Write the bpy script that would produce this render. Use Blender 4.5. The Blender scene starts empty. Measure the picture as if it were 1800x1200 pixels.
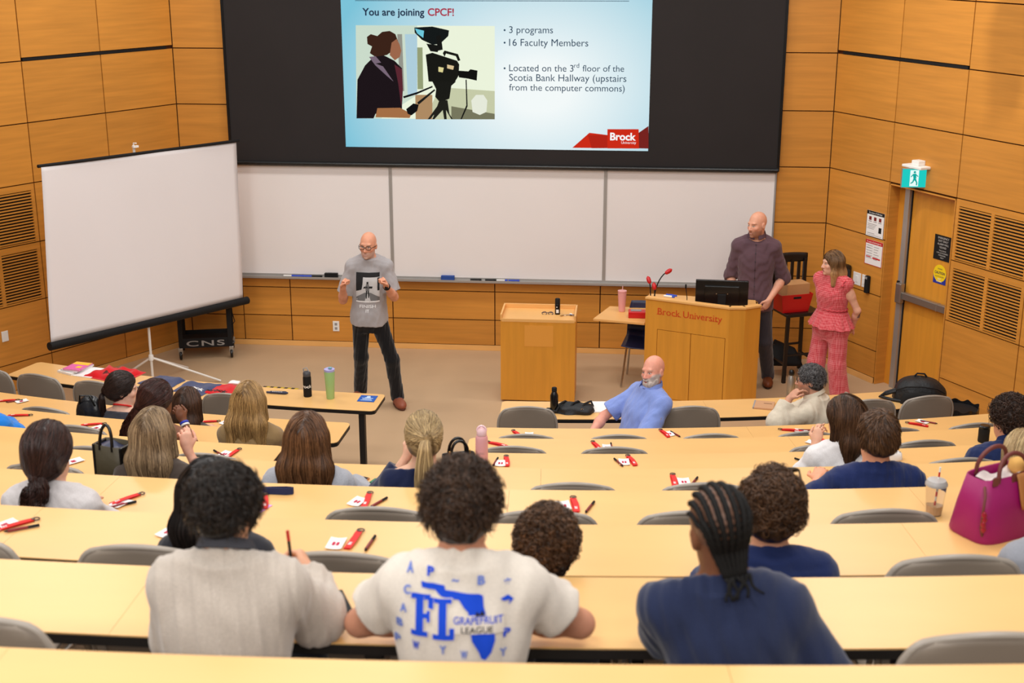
import bpy, bmesh, math, random
import numpy as np
from mathutils import Vector, Matrix
from mathutils.bvhtree import BVHTree

# ---------------------------------------------------------------- camera, world, lights, exposure
SC = bpy.context.scene
COL = SC.collection
R = math.radians
PI = math.pi
F_PX, PITCH, YAW, CAM_H = 2372.55, R(17.045), R(5.036), 4.65
cam_data = bpy.data.cameras.new('camera')
cam_data.sensor_width = 36.0
cam_data.lens = F_PX / 1800 * 36.0
cam_data.clip_start = 0.05
cam_data.dof.use_dof = True
cam_data.dof.focus_distance = 11.0
cam_data.dof.aperture_fstop = 3.6
cam = bpy.data.objects.new('camera', cam_data)
cam.location = (0, 0, CAM_H)
cam.rotation_euler = (PI / 2 - PITCH, 0, YAW)
COL.objects.link(cam)
SC.camera = cam

world = bpy.data.worlds.new('world')
SC.world = world
world.use_nodes = True
world.node_tree.nodes['Background'].inputs['Color'].default_value = (1.0, 0.98, 0.95, 1)
world.node_tree.nodes['Background'].inputs['Strength'].default_value = 0.32

SC.view_settings.view_transform = 'Standard'
SC.view_settings.look = 'None'
SC.view_settings.gamma = 1.0
SC.view_settings.use_curve_mapping = False
SC.view_settings.exposure = -0.04

def area_light(name, loc, sx, sy, power, col=(1.0, 0.97, 0.935), target=None):
    d = bpy.data.lights.new(name, 'AREA')
    d.shape = 'RECTANGLE'; d.size = sx; d.size_y = sy
    d.energy = power; d.color = col
    o = bpy.data.objects.new(name, d)
    o.location = loc
    if target is not None:
        o.rotation_euler = (Vector(target) - Vector(loc)).to_track_quat('-Z', 'Y').to_euler()
    COL.objects.link(o)
    return o
for lx in (-4.6, -1.5, 1.6):                       # rows of ceiling luminaires, with an added fill row behind the camera
    area_light('ceiling_lamp', (lx, 12.6, 5.6), 1.6, 0.5, 58)
    area_light('ceiling_lamp', (lx, 9.4, 5.9), 1.6, 0.5, 58)
    area_light('ceiling_lamp', (lx, 6.2, 6.3), 1.6, 0.5, 56)
    area_light('ceiling_lamp', (lx, 3.0, 6.6), 1.6, 0.5, 56)
    area_light('ceiling_lamp', (lx, -0.5, 6.8), 1.6, 0.5, 66)
    area_light('ceiling_lamp', (lx, -3.2, 6.6), 1.6, 0.5, 80, target=(lx, 2.5, 3.2))  # added fill behind the camera, tilted forward to brighten the seated backs

sp_d = bpy.data.lights.new('wall_spot', 'SPOT'); sp_d.energy = 430; sp_d.spot_size = R(58); sp_d.spot_blend = 1.0; sp_d.shadow_soft_size = 0.12; sp_d.color = (1.0, 0.93, 0.85)  # unseen spot, put in to throw the loudspeaker's shadow onto the right wall
sp_o = bpy.data.objects.new('wall_spot', sp_d); sp_o.location = (1.5, 10.0, 6.5); sp_o.rotation_euler = (Vector((3.5, 12.4, 3.4)) - sp_o.location).to_track_quat('-Z', 'Y').to_euler(); COL.objects.link(sp_o)

# ---------------------------------------------------------------- picking points in the room
_fw = np.array([-math.sin(YAW) * math.cos(PITCH), math.cos(YAW) * math.cos(PITCH), -math.sin(PITCH)])
_rt = np.array([math.cos(YAW), math.sin(YAW), 0.0])
_up = np.cross(_rt, _fw)
_C = np.array([0, 0, CAM_H])
def _ray(px, py): return _fw * F_PX + _rt * (px - 900) - _up * (py - 600)
def at_z(px, py, z):
    d = _ray(px, py); return Vector(_C + d * ((z - CAM_H) / d[2]))
def at_y(px, py, y):
    d = _ray(px, py); return Vector(_C + d * (y / d[1]))
ARC = np.array([-1.45, 24.0])                       # the desk rows are arcs about this point
def at_r(px, py, rad):
    v = _ray(px, py); v2 = v[:2]; o = _C[:2] - ARC
    a = v2 @ v2; b = 2 * (o @ v2); c = o @ o - rad * rad
    t = (-b - math.sqrt(b * b - 4 * a * c)) / (2 * a)
    if t < 0: t = (-b + math.sqrt(b * b - 4 * a * c)) / (2 * a)
    return Vector(_C + v * t)
def polar(rad, x_at=None, ang=None):
    """point on an arc; ang measured from -Y about ARC, positive to +X"""
    return Vector((ARC[0] + rad * math.sin(ang), ARC[1] - rad * math.cos(ang), 0))
def ang_of(p): return math.atan2(p[0] - ARC[0], ARC[1] - p[1])
D_WALL = 14.74
ROW_R = [0, 13.05, 14.45, 15.40, 16.38, 17.30, 18.25, 19.24, 20.24, 21.24]   # far edge of each desk row
STEP = 0.283
def tier(k): return max(0, k - 1) * STEP
def desk_z(k): return tier(k) + 0.74
DESK_D = 0.44

# ---------------------------------------------------------------- mesh helpers
class MB:
    def __init__(s): s.v = []; s.f = []; s.m = []
    def add(s, vs, fs, mi=0):
        o = len(s.v); s.v += [tuple(p) for p in vs]
        for f in fs: s.f.append(tuple(i + o for i in f)); s.m.append(mi)
        return s
    def hexa(s, b, t, mi=0):
        n = len(b); vs = list(b) + list(t)
        fs = [tuple(range(n - 1, -1, -1)), tuple(range(n, 2 * n))] + [(i, (i + 1) % n, n + (i + 1) % n, n + i) for i in range(n)]
        return s.add(vs, fs, mi)
    def box(s, c, sz, mi=0, rz=0.0, M=None):
        x, y, z = sz[0] / 2, sz[1] / 2, sz[2] / 2
        P = [Vector(q) for q in ((-x, -y, -z), (x, -y, -z), (x, y, -z), (-x, y, -z), (-x, -y, z), (x, -y, z), (x, y, z), (-x, y, z))]
        if M is None: M = Matrix.Rotation(rz, 4, 'Z')
        P = [M @ p + Vector(c) for p in P]
        return s.hexa(P[:4], P[4:], mi)
    def box2(s, lo, hi, mi=0): return s.box([(a + b) / 2 for a, b in zip(lo, hi)], [b - a for a, b in zip(lo, hi)], mi)
    def slab(s, poly, z0, z1, mi=0):
        return s.hexa([(p[0], p[1], z0) for p in poly], [(p[0], p[1], z1) for p in poly], mi)
    def tube(s, pts, r, n=8, mi=0, closed=False):
        pts = [Vector(p) for p in pts]; N = len(pts)
        rs = list(r) if isinstance(r, (list, tuple)) else [r] * N
        vs = []; up = None
        for i, p in enumerate(pts):
            if closed: d = pts[(i + 1) % N] - pts[i - 1]
            else: d = pts[min(i + 1, N - 1)] - pts[max(i - 1, 0)]
            d.normalize()
            if up is None:
                up = Vector((0, 0, 1)) if abs(d.z) < 0.9 else Vector((0, 1, 0))
            a = d.cross(up).normalized(); b = a.cross(d).normalized(); up = b
            for k in range(n):
                t = 2 * PI * k / n; vs.append(p + (a * math.cos(t) + b * math.sin(t)) * rs[i])
        fs = []
        for i in range(N if closed else N - 1):
            j = (i + 1) % N
            for k in range(n):
                k2 = (k + 1) % n
                fs.append((i * n + k, j * n + k, j * n + k2, i * n + k2))
        if not closed:
            fs.append(tuple(range(n))); fs.append(tuple((N - 1) * n + k for k in range(n - 1, -1, -1)))
        return s.add(vs, fs, mi)
    def lathe(s, prof, c=(0, 0, 0), n=24, mi=0, M=None):
        vs = []; M = M or Matrix.Identity(4)
        for r, z in prof:
            for k in range(n):
                t = 2 * PI * k / n; vs.append((M @ Vector((r * math.cos(t), r * math.sin(t), z))) + Vector(c))
        fs = []
        for i in range(len(prof) - 1):
            for k in range(n):
                k2 = (k + 1) % n; fs.append((i * n + k, i * n + k2, (i + 1) * n + k2, (i + 1) * n + k))
        fs.append(tuple(range(n - 1, -1, -1))); fs.append(tuple((len(prof) - 1) * n + k for k in range(n)))
        return s.add(vs, fs, mi)
    def grid(s, fn, nu, nv, mi=0, thick=None):
        """fn(u,v)->point; a sheet with optional thickness along -normal given by fn2"""
        vs = [fn(i / nu, j / nv) for j in range(nv + 1) for i in range(nu + 1)]
        fs = [(j * (nu + 1) + i, j * (nu + 1) + i + 1, (j + 1) * (nu + 1) + i + 1, (j + 1) * (nu + 1) + i) for j in range(nv) for i in range(nu)]
        return s.add(vs, fs, mi)

def link(name, me, parent=None, loc=None, rz=0.0):
    o = bpy.data.objects.new(name, me); COL.objects.link(o)
    if parent is not None: o.parent = parent
    if loc is not None: o.location = loc
    if rz: o.rotation_euler = (0, 0, rz)
    return o
def obj(name, mb, mats, parent=None, loc=None, rz=0.0, smooth=None, bevel=0.0, wc=False, solid=0.0, subsurf=0, kind=None, label=None):
    me = bpy.data.meshes.new(name)
    me.from_pydata(mb.v, [], mb.f)
    if not isinstance(mats, (list, tuple)): mats = [mats]
    for m in mats: me.materials.append(m)
    if len(mats) > 1: me.polygons.foreach_set('material_index', mb.m)
    bm = bmesh.new(); bm.from_mesh(me); bmesh.ops.recalc_face_normals(bm, faces=bm.faces[:]); bm.to_mesh(me); bm.free()
    if smooth is not None:
        me.shade_smooth()
        if smooth < 180: me.set_sharp_from_angle(angle=R(smooth))
    o = link(name, me, parent, loc, rz)
    if wc and parent is not None:
        o.matrix_parent_inverse = base_matrix(parent).inverted()
    if solid:
        m = o.modifiers.new('solid', 'SOLIDIFY'); m.thickness = solid; m.offset = 0
    if bevel:
        m = o.modifiers.new('bevel', 'BEVEL'); m.width = bevel; m.segments = 2; m.limit_method = 'ANGLE'; m.angle_limit = R(40)
    if subsurf:
        m = o.modifiers.new('subsurf', 'SUBSURF'); m.levels = m.render_levels = subsurf
    if kind: o['kind'] = kind
    if label: o['label'] = label
    return o
def base_matrix(o):
    M = Matrix.Translation(o.location) @ o.rotation_euler.to_matrix().to_4x4()
    return M if o.parent is None else base_matrix(o.parent) @ M
def tag(o, label, cat, group=None):
    o['label'] = label; o['category'] = cat
    if group: o['group'] = group
    return o
def thing(name, label, cat, loc=(0, 0, 0), rz=0.0, group=None):
    o = bpy.data.objects.new(name, None); COL.objects.link(o)
    o.empty_display_size = 0.1
    o.location = loc; o.rotation_euler = (0, 0, rz)
    return tag(o, label, cat, group)
def dup(root, loc, rz, label, group=None):
    def cp(o, par):
        c = o.copy(); COL.objects.link(c); c.parent = par
        for ch in list(o.children): cp(ch, c)
        return c
    r = cp(root, None); r.location = loc; r.rotation_euler = (0, 0, rz)
    r['label'] = label
    if group: r['group'] = group
    return r
def structure(o): o['kind'] = 'structure'; return o

# ---------------------------------------------------------------- materials
def lin(c):
    return tuple((x / 255 / 12.92) if x / 255 <= 0.04045 else ((x / 255 + 0.055) / 1.055) ** 2.4 for x in c)
MATS = {}
def mat(name, rgb, rough=0.5, spec=0.5, metal=0.0, var=0.0, scale=(8, 8, 8), island=0.0, bump=0.0, bscale=None, sheen=0.0, emit=None, trans=0.0, alpha=1.0, coat=0.0, detail=4.0):
    if name in MATS: return MATS[name]
    m = bpy.data.materials.new(name); m.use_nodes = True; nt = m.node_tree; N = nt.nodes; L = nt.links
    b = N['Principled BSDF']; c = lin(rgb)
    b.inputs['Base Color'].default_value = (*c, 1); b.inputs['Roughness'].default_value = rough
    b.inputs['Specular IOR Level'].default_value = spec; b.inputs['Metallic'].default_value = metal
    b.inputs['Transmission Weight'].default_value = trans; b.inputs['Alpha'].default_value = alpha
    b.inputs['Coat Weight'].default_value = coat
    if sheen: b.inputs['Sheen Weight'].default_value = sheen
    if emit: b.inputs['Emission Color'].default_value = (*lin(emit[0]), 1); b.inputs['Emission Strength'].default_value = emit[1]
    tc = N.new('ShaderNodeTexCoord'); mp = N.new('ShaderNodeMapping'); mp.inputs['Scale'].default_value = scale
    L.new(tc.outputs['Object'], mp.inputs['Vector'])
    nz = N.new('ShaderNodeTexNoise'); nz.inputs['Scale'].default_value = 1.0; nz.inputs['Detail'].default_value = detail
    L.new(mp.outputs[0], nz.inputs['Vector'])
    if var or island:
        hsv = N.new('ShaderNodeHueSaturation'); hsv.inputs['Color'].default_value = (*c, 1)
        mr = N.new('ShaderNodeMapRange'); mr.inputs['From Min'].default_value = 0.3; mr.inputs['From Max'].default_value = 0.7
        mr.inputs['To Min'].default_value = 1 - var; mr.inputs['To Max'].default_value = 1 + var
        L.new(nz.outputs['Fac'], mr.inputs['Value'])
        if island:
            ge = N.new('ShaderNodeNewGeometry'); ml = N.new('ShaderNodeMath'); ml.operation = 'MULTIPLY_ADD'
            ml.inputs[1].default_value = 2 * island; ml.inputs[2].default_value = 1 - island
            L.new(ge.outputs['Random Per Island'], ml.inputs[0])
            mm = N.new('ShaderNodeMath'); mm.operation = 'MULTIPLY'
            L.new(ml.outputs[0], mm.inputs[0]); L.new(mr.outputs[0], mm.inputs[1]); L.new(mm.outputs[0], hsv.inputs['Value'])
        else: L.new(mr.outputs[0], hsv.inputs['Value'])
        L.new(hsv.outputs[0], b.inputs['Base Color'])
    if bump:
        n2 = nz
        if bscale:
            n2 = N.new('ShaderNodeTexNoise'); n2.inputs['Scale'].default_value = bscale; n2.inputs['Detail'].default_value = 3
            L.new(tc.outputs['Object'], n2.inputs['Vector'])
        bp = N.new('ShaderNodeBump'); bp.inputs['Strength'].default_value = bump; bp.inputs['Distance'].default_value = 0.01
        L.new(n2.outputs['Fac'], bp.inputs['Height']); L.new(bp.outputs[0], b.inputs['Normal'])
    MATS[name] = m
    return m
def attr_mat(name, rough=0.55, spec=0.35, var=0.06, sc=60.0, sss=0.0, bump=0.0, scale=None, sheen=0.0):
    """surface colour from the mesh's own colour attribute, with fine natural variation"""
    if name in MATS: return MATS[name]
    m = bpy.data.materials.new(name); m.use_nodes = True; nt = m.node_tree; N = nt.nodes; L = nt.links
    b = N['Principled BSDF']; b.inputs['Roughness'].default_value = rough; b.inputs['Specular IOR Level'].default_value = spec
    if sss:
        b.inputs['Subsurface Weight'].default_value = sss; b.inputs['Subsurface Radius'].default_value = (0.012, 0.005, 0.003); b.inputs['Subsurface Scale'].default_value = 1.0
    if sheen: b.inputs['Sheen Weight'].default_value = sheen
    at = N.new('ShaderNodeAttribute'); at.attribute_name = 'Col'
    tc = N.new('ShaderNodeTexCoord'); nz = N.new('ShaderNodeTexNoise'); nz.inputs['Scale'].default_value = sc
    mp = N.new('ShaderNodeMapping'); mp.inputs['Scale'].default_value = scale or (1, 1, 1)
    L.new(tc.outputs['Object'], mp.inputs['Vector']); L.new(mp.outputs[0], nz.inputs['Vector'])
    mr = N.new('ShaderNodeMapRange'); mr.inputs['From Min'].default_value = 0.3; mr.inputs['From Max'].default_value = 0.7
    mr.inputs['To Min'].default_value = 1 - var; mr.inputs['To Max'].default_value = 1 + var
    L.new(nz.outputs['Fac'], mr.inputs['Value'])
    hsv = N.new('ShaderNodeHueSaturation'); L.new(at.outputs['Color'], hsv.inputs['Color']); L.new(mr.outputs[0], hsv.inputs['Value'])
    L.new(hsv.outputs[0], b.inputs['Base Color'])
    if bump:
        bp = N.new('ShaderNodeBump'); bp.inputs['Strength'].default_value = bump; bp.inputs['Distance'].default_value = 0.005
        L.new(nz.outputs['Fac'], bp.inputs['Height']); L.new(bp.outputs[0], b.inputs['Normal'])
    MATS[name] = m
    return m
WOOD = mat('maple_wall_panel', (200, 135, 55), 0.42, 0.4, var=0.10, scale=(1.6, 1.6, 26), island=0.07)
WOOD_DARK = mat('panel_joint', (70, 34, 12), 0.8, 0.2)
WOOD_LECT = mat('maple_veneer', (212, 144, 48), 0.4, 0.4, var=0.07, scale=(22, 22, 1.5), island=0.05)
WOOD_PALE = mat('pale_maple_edge', (232, 176, 104), 0.45, 0.4, var=0.05, scale=(3, 3, 20))
DESK = mat('maple_laminate', (230, 182, 116), 0.32, 0.45, var=0.035, scale=(1.2, 5, 5), island=0.015)
BLACK_EDGE = mat('black_edge_band', (22, 20, 20), 0.5, 0.4)
BLACK_METAL = mat('black_powder_coat', (24, 23, 24), 0.5, 0.4)
FLOOR = mat('beige_vinyl', (190, 160, 126), 0.5, 0.35, var=0.05, scale=(1.5, 1.5, 1.5))
CARPET = mat('tier_carpet', (150, 126, 102), 0.95, 0.1, var=0.18, scale=(90, 90, 90))
TAUPE = mat('taupe_plastic', (138, 126, 113), 0.5, 0.4, var=0.03, scale=(5, 5, 5))
TAUPE_RIM = mat('taupe_rim', (158, 148, 137), 0.35, 0.5)
STEEL = mat('brushed_steel', (170, 165, 158), 0.35, 0.5, metal=0.85)
ALU = mat('aluminium', (178, 174, 170), 0.45, 0.5, metal=0.6)
CHROME = mat('chrome', (190, 186, 182), 0.18, 0.5, metal=1.0)
WB = mat('whiteboard_enamel', (234, 228, 226), 0.22, 0.5, var=0.012, scale=(1, 1, 1))
SCREEN_BLACK = mat('screen_border_black', (40, 36, 36), 0.75, 0.25, var=0.05, scale=(2, 2, 2))
GLOSS_BLACK = mat('gloss_black', (14, 14, 15), 0.25, 0.5)
MATT_BLACK = mat('matt_black', (20, 19, 20), 0.75, 0.3)
FABRIC_WHITE = mat('screen_fabric', (234, 229, 230), 0.85, 0.2, var=0.012, scale=(1.2, 1.2, 0.5))
WHITE = mat('white_plastic', (236, 234, 230), 0.4, 0.5)
PAPER = mat('paper_white', (238, 236, 234), 0.8, 0.2)
RED = mat('red_ribbon', (214, 34, 30), 0.6, 0.35)
RED_PL = mat('red_plastic', (196, 16, 22), 0.35, 0.5)
BLUE = mat('blue_plastic', (32, 70, 190), 0.4, 0.5)
NAVY_PL = mat('navy_plastic', (24, 32, 66), 0.4, 0.5)
DKRED = mat('dark_red_plastic', (120, 16, 18), 0.4, 0.5)
CARD_INK = mat('card_red_ink', (190, 30, 70), 0.7, 0.2)
WHITE_PRINT = mat('white_print', (240, 238, 236), 0.7, 0.2)
# ---------------------------------------------------------------- room shell
def tier_floor():
    mb = MB()
    mb.add([(-9, -3, -0.001), (9, -3, -0.001), (9, 16, -0.001), (-9, 16, -0.001)], [(0, 1, 2, 3)], 0)
    A0, A1, N = R(-42), R(42), 60
    for k in range(2, 12):
        r0 = ROW_R[k] - 0.12 if k < 10 else ROW_R[9] + (k - 9) * 0.99 - 0.12
        r1 = (ROW_R[k + 1] - 0.12) if k < 9 else r0 + 0.99
        if k == 11: r1 = r0 + 3.5
        z = tier(k)
        top = []
        for i in range(N + 1):
            a = A0 + (A1 - A0) * i / N
            top.append((polar(r0, ang=a), polar(r1 + 0.01, ang=a)))
        vs = []
        for p, q in top: vs += [(p.x, p.y, z), (q.x, q.y, z), (p.x, p.y, max(0, z - STEP - 0.01))]
        fs = []
        for i in range(N): fs += [(3 * i, 3 * i + 3, 3 * i + 4, 3 * i + 1), (3 * i + 2, 3 * i + 5, 3 * i + 3, 3 * i)]
        mb.add(vs, fs, 1)
    return structure(obj('floor', mb, [FLOOR, CARPET]))
tier_floor()

def panel_wall(name, c, d, nrm, cells, zmax, smax, z0=0.06):
    """cells: (s0,s1,z0,z1) panels; a dark backing shows in the joints"""
    c = Vector(c); d = Vector(d); n = Vector(nrm); g = 0.006; mb = MB()
    P = lambda s, z, o: c + d * s + n * o + Vector((0, 0, z))
    def blk(s0, s1, za, zb, o0, o1, mi):
        mb.hexa([P(s0, za, o0), P(s1, za, o0), P(s1, za, o1), P(s0, za, o1)], [P(s0, zb, o0), P(s1, zb, o0), P(s1, zb, o1), P(s0, zb, o1)], mi)
    for s0, s1, za, zb in cells: blk(s0 + g, s1 - g, za + g, zb - g, -0.03, 0.0, 0)
    return mb, blk, P
ZROWS = [0.06, 0.355, 0.955, 1.56, 2.17, 2.775, 3.385, 4.0, 4.6, 5.2]
NF = Vector((0, -1, 0))
# front wall: side columns and the dado under the boards
cells = []
for za, zb in zip(ZROWS[:-1], ZROWS[1:]):
    cells.append((0.0, 0.625, za, zb)); cells.append((6.63, 7.195, za, zb))
XJ = [0.625, 1.185, 2.375, 3.55, 4.745, 5.94, 6.63]
for a, b in zip(XJ[:-1], XJ[1:]):
    for za, zb in ((0.06, 0.36), (0.36, 0.695), (0.695, 0.80)): cells.append((a, b, za, zb))
mb, blk, P = panel_wall('wall_front', (-5.045, D_WALL, 0), (1, 0, 0), NF, cells, 5.2, 7.195)
blk(-0.2, 7.4, 0, 5.2, -0.2, -0.02, 1)
blk(0.625, 6.63, 0.79, 5.2, -0.05, -0.005, 0)
structure(obj('wall_front', mb, [WOOD, WOOD_DARK]))
mb = MB(); mb.box2((-5.04, D_WALL - 0.012, 0), (2.145, D_WALL, 0.06)); structure(obj('baseboard_front', mb, WOOD_PALE))

aL, aR = R(31.5), R(31.0)
CL, DL = Vector((-5.045, D_WALL, 0)), Vector((-math.sin(aL), -math.cos(aL), 0))
NL = Vector((math.cos(aL), -math.sin(aL), 0))
CR, DR = Vector((2.15, D_WALL, 0)), Vector((math.sin(aR), -math.cos(aR), 0))
NR = Vector((-math.cos(aR), -math.sin(aR), 0))
SC_ = [0.0, 0.955, 1.90, 2.86, 3.82, 4.78, 5.74, 6.70, 7.66, 8.6]
def wallP(side, s, z, o=0.0):
    c, d, n = (CL, DL, NL) if side == 'L' else (CR, DR, NR)
    return c + d * s + n * o + Vector((0, 0, z))
LOUV = [(1.945, 2.36), (2.40, 2.815)]
for side, c, d, n, nm in (('L', CL, DL, NL, 'left'), ('R', CR, DR, NR, 'right')):
    cells = []
    for i in range(len(SC_) - 1):
        for za, zb in zip(ZROWS[:-1], ZROWS[1:]):
            if i == 2 and za in (0.955, 1.56): continue
            if side == 'R' and i == 1 and zb <= 2.17: continue
            if i < 2 and abs(za - 3.385) < .01: za = 3.412
            cells.append((SC_[i], SC_[i + 1], za, zb))
    mb, blk, P = panel_wall('w', c, d, n, cells, 5.2, 8.6)
    if side == 'L': blk(-0.02, 8.6, 0, 5.2, -0.2, -0.022, 1)
    else:
        blk(-0.02, 0.955, 0, 5.2, -0.2, -0.022, 1); blk(1.90, 8.6, 0, 5.2, -0.2, -0.022, 1); blk(0.955, 1.90, 2.16, 5.2, -0.2, -0.022, 1)
    # grille frames: solid rails around the louvre openings
    for za, zb, la, lb in ((0.955, 1.56, 0.975, 1.49), (1.56, 2.17, 1.575, 2.10)):
        blk(1.906, 1.945, za + .006, zb - .006, -0.03, 0, 0); blk(2.36, 2.40, la, lb, -0.03, 0, 0); blk(2.815, 2.854, za + .006, zb - .006, -0.03, 0, 0)
        blk(1.945, 2.815, za + .006, la, -0.03, 0, 0); blk(1.945, 2.815, lb, zb - .006, -0.03, 0, 0)
    structure(obj('wall_' + nm, mb, [WOOD, WOOD_DARK]))
    # air slot
    mb = MB()
    a, b2 = (0.085, 1.885)
    q = [wallP(side, a, 3.383, -0.02), wallP(side, b2, 3.383, -0.02), wallP(side, b2, 3.383, 0.003), wallP(side, a, 3.383, 0.003)]
    mb.hexa(q, [p + Vector((0, 0, 0.028)) for p in q])
    tag(obj('air_slot', mb, MATT_BLACK), 'thin black air slot high in the %s wood panel wall' % nm, 'vent')
    # baseboard
    mb = MB()
    for s0, s1 in (((0.0, 8.6),) if side == 'L' else ((0.0, 0.95), (1.9, 8.6))):
        q = [wallP(side, s0, 0, 0), wallP(side, s1, 0, 0), wallP(side, s1, 0, 0.012), wallP(side, s0, 0, 0.012)]
        mb.hexa(q, [p + Vector((0, 0, 0.06)) for p in q])
    structure(obj('baseboard_' + nm, mb, WOOD_PALE))
    # louvre grilles
    for li, (s0, s1) in enumerate(LOUV):
        for zi, (za, zb) in enumerate(((0.975, 1.49), (1.575, 2.10))):
            mb = MB(); nsl = 17
            q = [wallP(side, s0, za, -0.021), wallP(side, s1, za, -0.021), wallP(side, s1, za, -0.019), wallP(side, s0, za, -0.019)]
            mb.hexa(q, [p + Vector((0, 0, zb - za)) for p in q], 1)
            for k in range(nsl):
                z = za + (zb - za) * (k + 0.5) / nsl; hh = (zb - za) / nsl * 0.23
                q = [wallP(side, s0, z - hh, -0.007), wallP(side, s1, z - hh, -0.007), wallP(side, s1, z - hh, -0.001), wallP(side, s0, z - hh, -0.001)]
                mb.hexa(q, [p + Vector((0, 0, 2 * hh)) for p in q], 0)
            if side == 'L' and li == 1: lab = 'slatted wood grille at the left picture edge of the left wall, %s one' % ('upper', 'lower')[1 - zi]
            else: lab = '%s slatted wood air grille %s' % (('lower', 'upper')[zi], 'beside the white roll-up screen' if side == 'L' else ('right of the exit door, nearer the door', 'right of the exit door, farther from the door')[li])
            tag(obj('air_grille', mb, [WOOD, MATT_BLACK]), lab, 'grille', 'slatted grilles of the %s wall' % nm)

# door in the right wall
S0, S1 = 0.96, 1.895
mb = MB()
dz = -0.13
def rb(mb, s0, s1, za, zb, o0, o1, mi=0):
    q = [wallP('R', s0, za, o0), wallP('R', s1, za, o0), wallP('R', s1, za, o1), wallP('R', s0, za, o1)]
    mb.hexa(q, [p + Vector((0, 0, zb - za)) for p in q], mi)
rb(mb, S0, S1, 0.0, 2.155, dz - 0.05, dz)
d1 = structure(obj('door_1', mb, WOOD_LECT))
mb = MB(); rb(mb, S0, S0 + 0.012, 0, 2.155, dz, 0.0); rb(mb, S1 - 0.012, S1, 0, 2.155, dz, 0); rb(mb, S0, S1, 2.143, 2.155, dz, 0); obj('door_reveal', mb, WOOD, d1)
mb = MB(); rb(mb, 1.10, 1.165, 0, 2.143, dz, dz + 0.045); obj('mullion', mb, ALU, d1)
mb = MB(); rb(mb, 1.168, 1.176, 0, 2.143, dz, dz + 0.012); obj('door_gap', mb, MATT_BLACK, d1)
mb = MB(); rb(mb, 1.20, 1.88, 0.985, 1.06, dz + 0.02, dz + 0.075); rb(mb, 1.70, 1.715, 0.98, 1.065, dz + 0.02, dz + 0.08)
pb = obj('push_bar', mb, STEEL, d1, bevel=0.008)
mb = MB(); rb(mb, 1.13, 1.21, 0.94, 1.15, dz + 0.04, dz + 0.10); obj('latch_case', mb, STEEL, pb, bevel=0.01)
mb = MB(); rb(mb, 1.10, 1.13, 0.93, 1.16, dz + 0.04, dz + 0.06); obj('strike_plate', mb, MATT_BLACK, pb)

# ---- writing: font outlines turned into flat meshes
def text_mesh(txt, bold=0.0, serif=False, space=1.0):
    cu = bpy.data.curves.new('t', 'FONT'); cu.body = txt; cu.size = 1.0; cu.offset = bold; cu.space_character = space
    cu.fill_mode = 'BOTH'; cu.resolution_u = 4
    ob = bpy.data.objects.new('t', cu); COL.objects.link(ob)
    bpy.context.view_layer.update()
    dg = bpy.context.evaluated_depsgraph_get()
    me = bpy.data.meshes.new_from_object(ob.evaluated_get(dg))
    vs = [tuple(v.co) for v in me.vertices]; fs = [tuple(p.vertices) for p in me.polygons]
    bpy.data.objects.remove(ob); bpy.data.curves.remove(cu); bpy.data.meshes.remove(me)
    return vs, fs
def put_text(mb, txt, org, right, up, width=None, height=None, mi=0, bold=0.0, off=0.0, align='l', space=1.0):
    vs, fs = text_mesh(txt, bold, space=space)
    if not vs: return
    x0 = min(v[0] for v in vs); x1 = max(v[0] for v in vs)
    right = Vector(right).normalized(); up = Vector(up).normalized(); nrm = right.cross(up)
    h = height / 0.70 if height else None
    if width: k = width / (x1 - x0); ky = h if h else k
    else: k = ky = h
    sh = 0 if align == 'l' else (-(x1 - x0) * k / 2)
    mb.add([Vector(org) + right * ((v[0] - x0) * k + sh) + up * (v[1] * ky) + nrm * off for v in vs], fs, mi)

# whiteboards
YW = D_WALL - 0.005
for i, (x0, x1, lab) in enumerate(((-4.42, -2.665, 'wall whiteboard behind the man in the grey t-shirt, nearest the white tripod screen'), (-2.645, -0.275, 'wide middle whiteboard under the projected slide'), (-0.255, 1.575, 'wall whiteboard behind the lectern and the bald man in a purple shirt'))):
    mb = MB(); mb.box2((x0, YW - 0.02, 0.86), (x1, YW, 2.10))
    w = tag(obj('whiteboard', mb, WB), lab, 'whiteboard', 'wall whiteboards')
    mb = MB()
    for q in (((x0 - .01, YW - .028, .86), (x0 + .008, YW, 2.115)), ((x1 - .008, YW - .028, .86), (x1 + .01, YW, 2.115)), ((x0, YW - .028, 2.098), (x1, YW, 2.118))): mb.box2(*q)
    obj('frame', mb, ALU, w)
mb = MB(); mb.box2((-4.42, YW - 0.10, 0.825), (1.575, YW, 0.838)); mb.box2((-4.42, YW - 0.105, 0.825), (1.575, YW - 0.095, 0.85)); mb.box2((-4.42, YW - 0.03, 0.835), (1.575, YW, 0.865))
tag(obj('marker_tray', mb, ALU), 'long aluminium marker tray under the whiteboards', 'tray')

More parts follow.
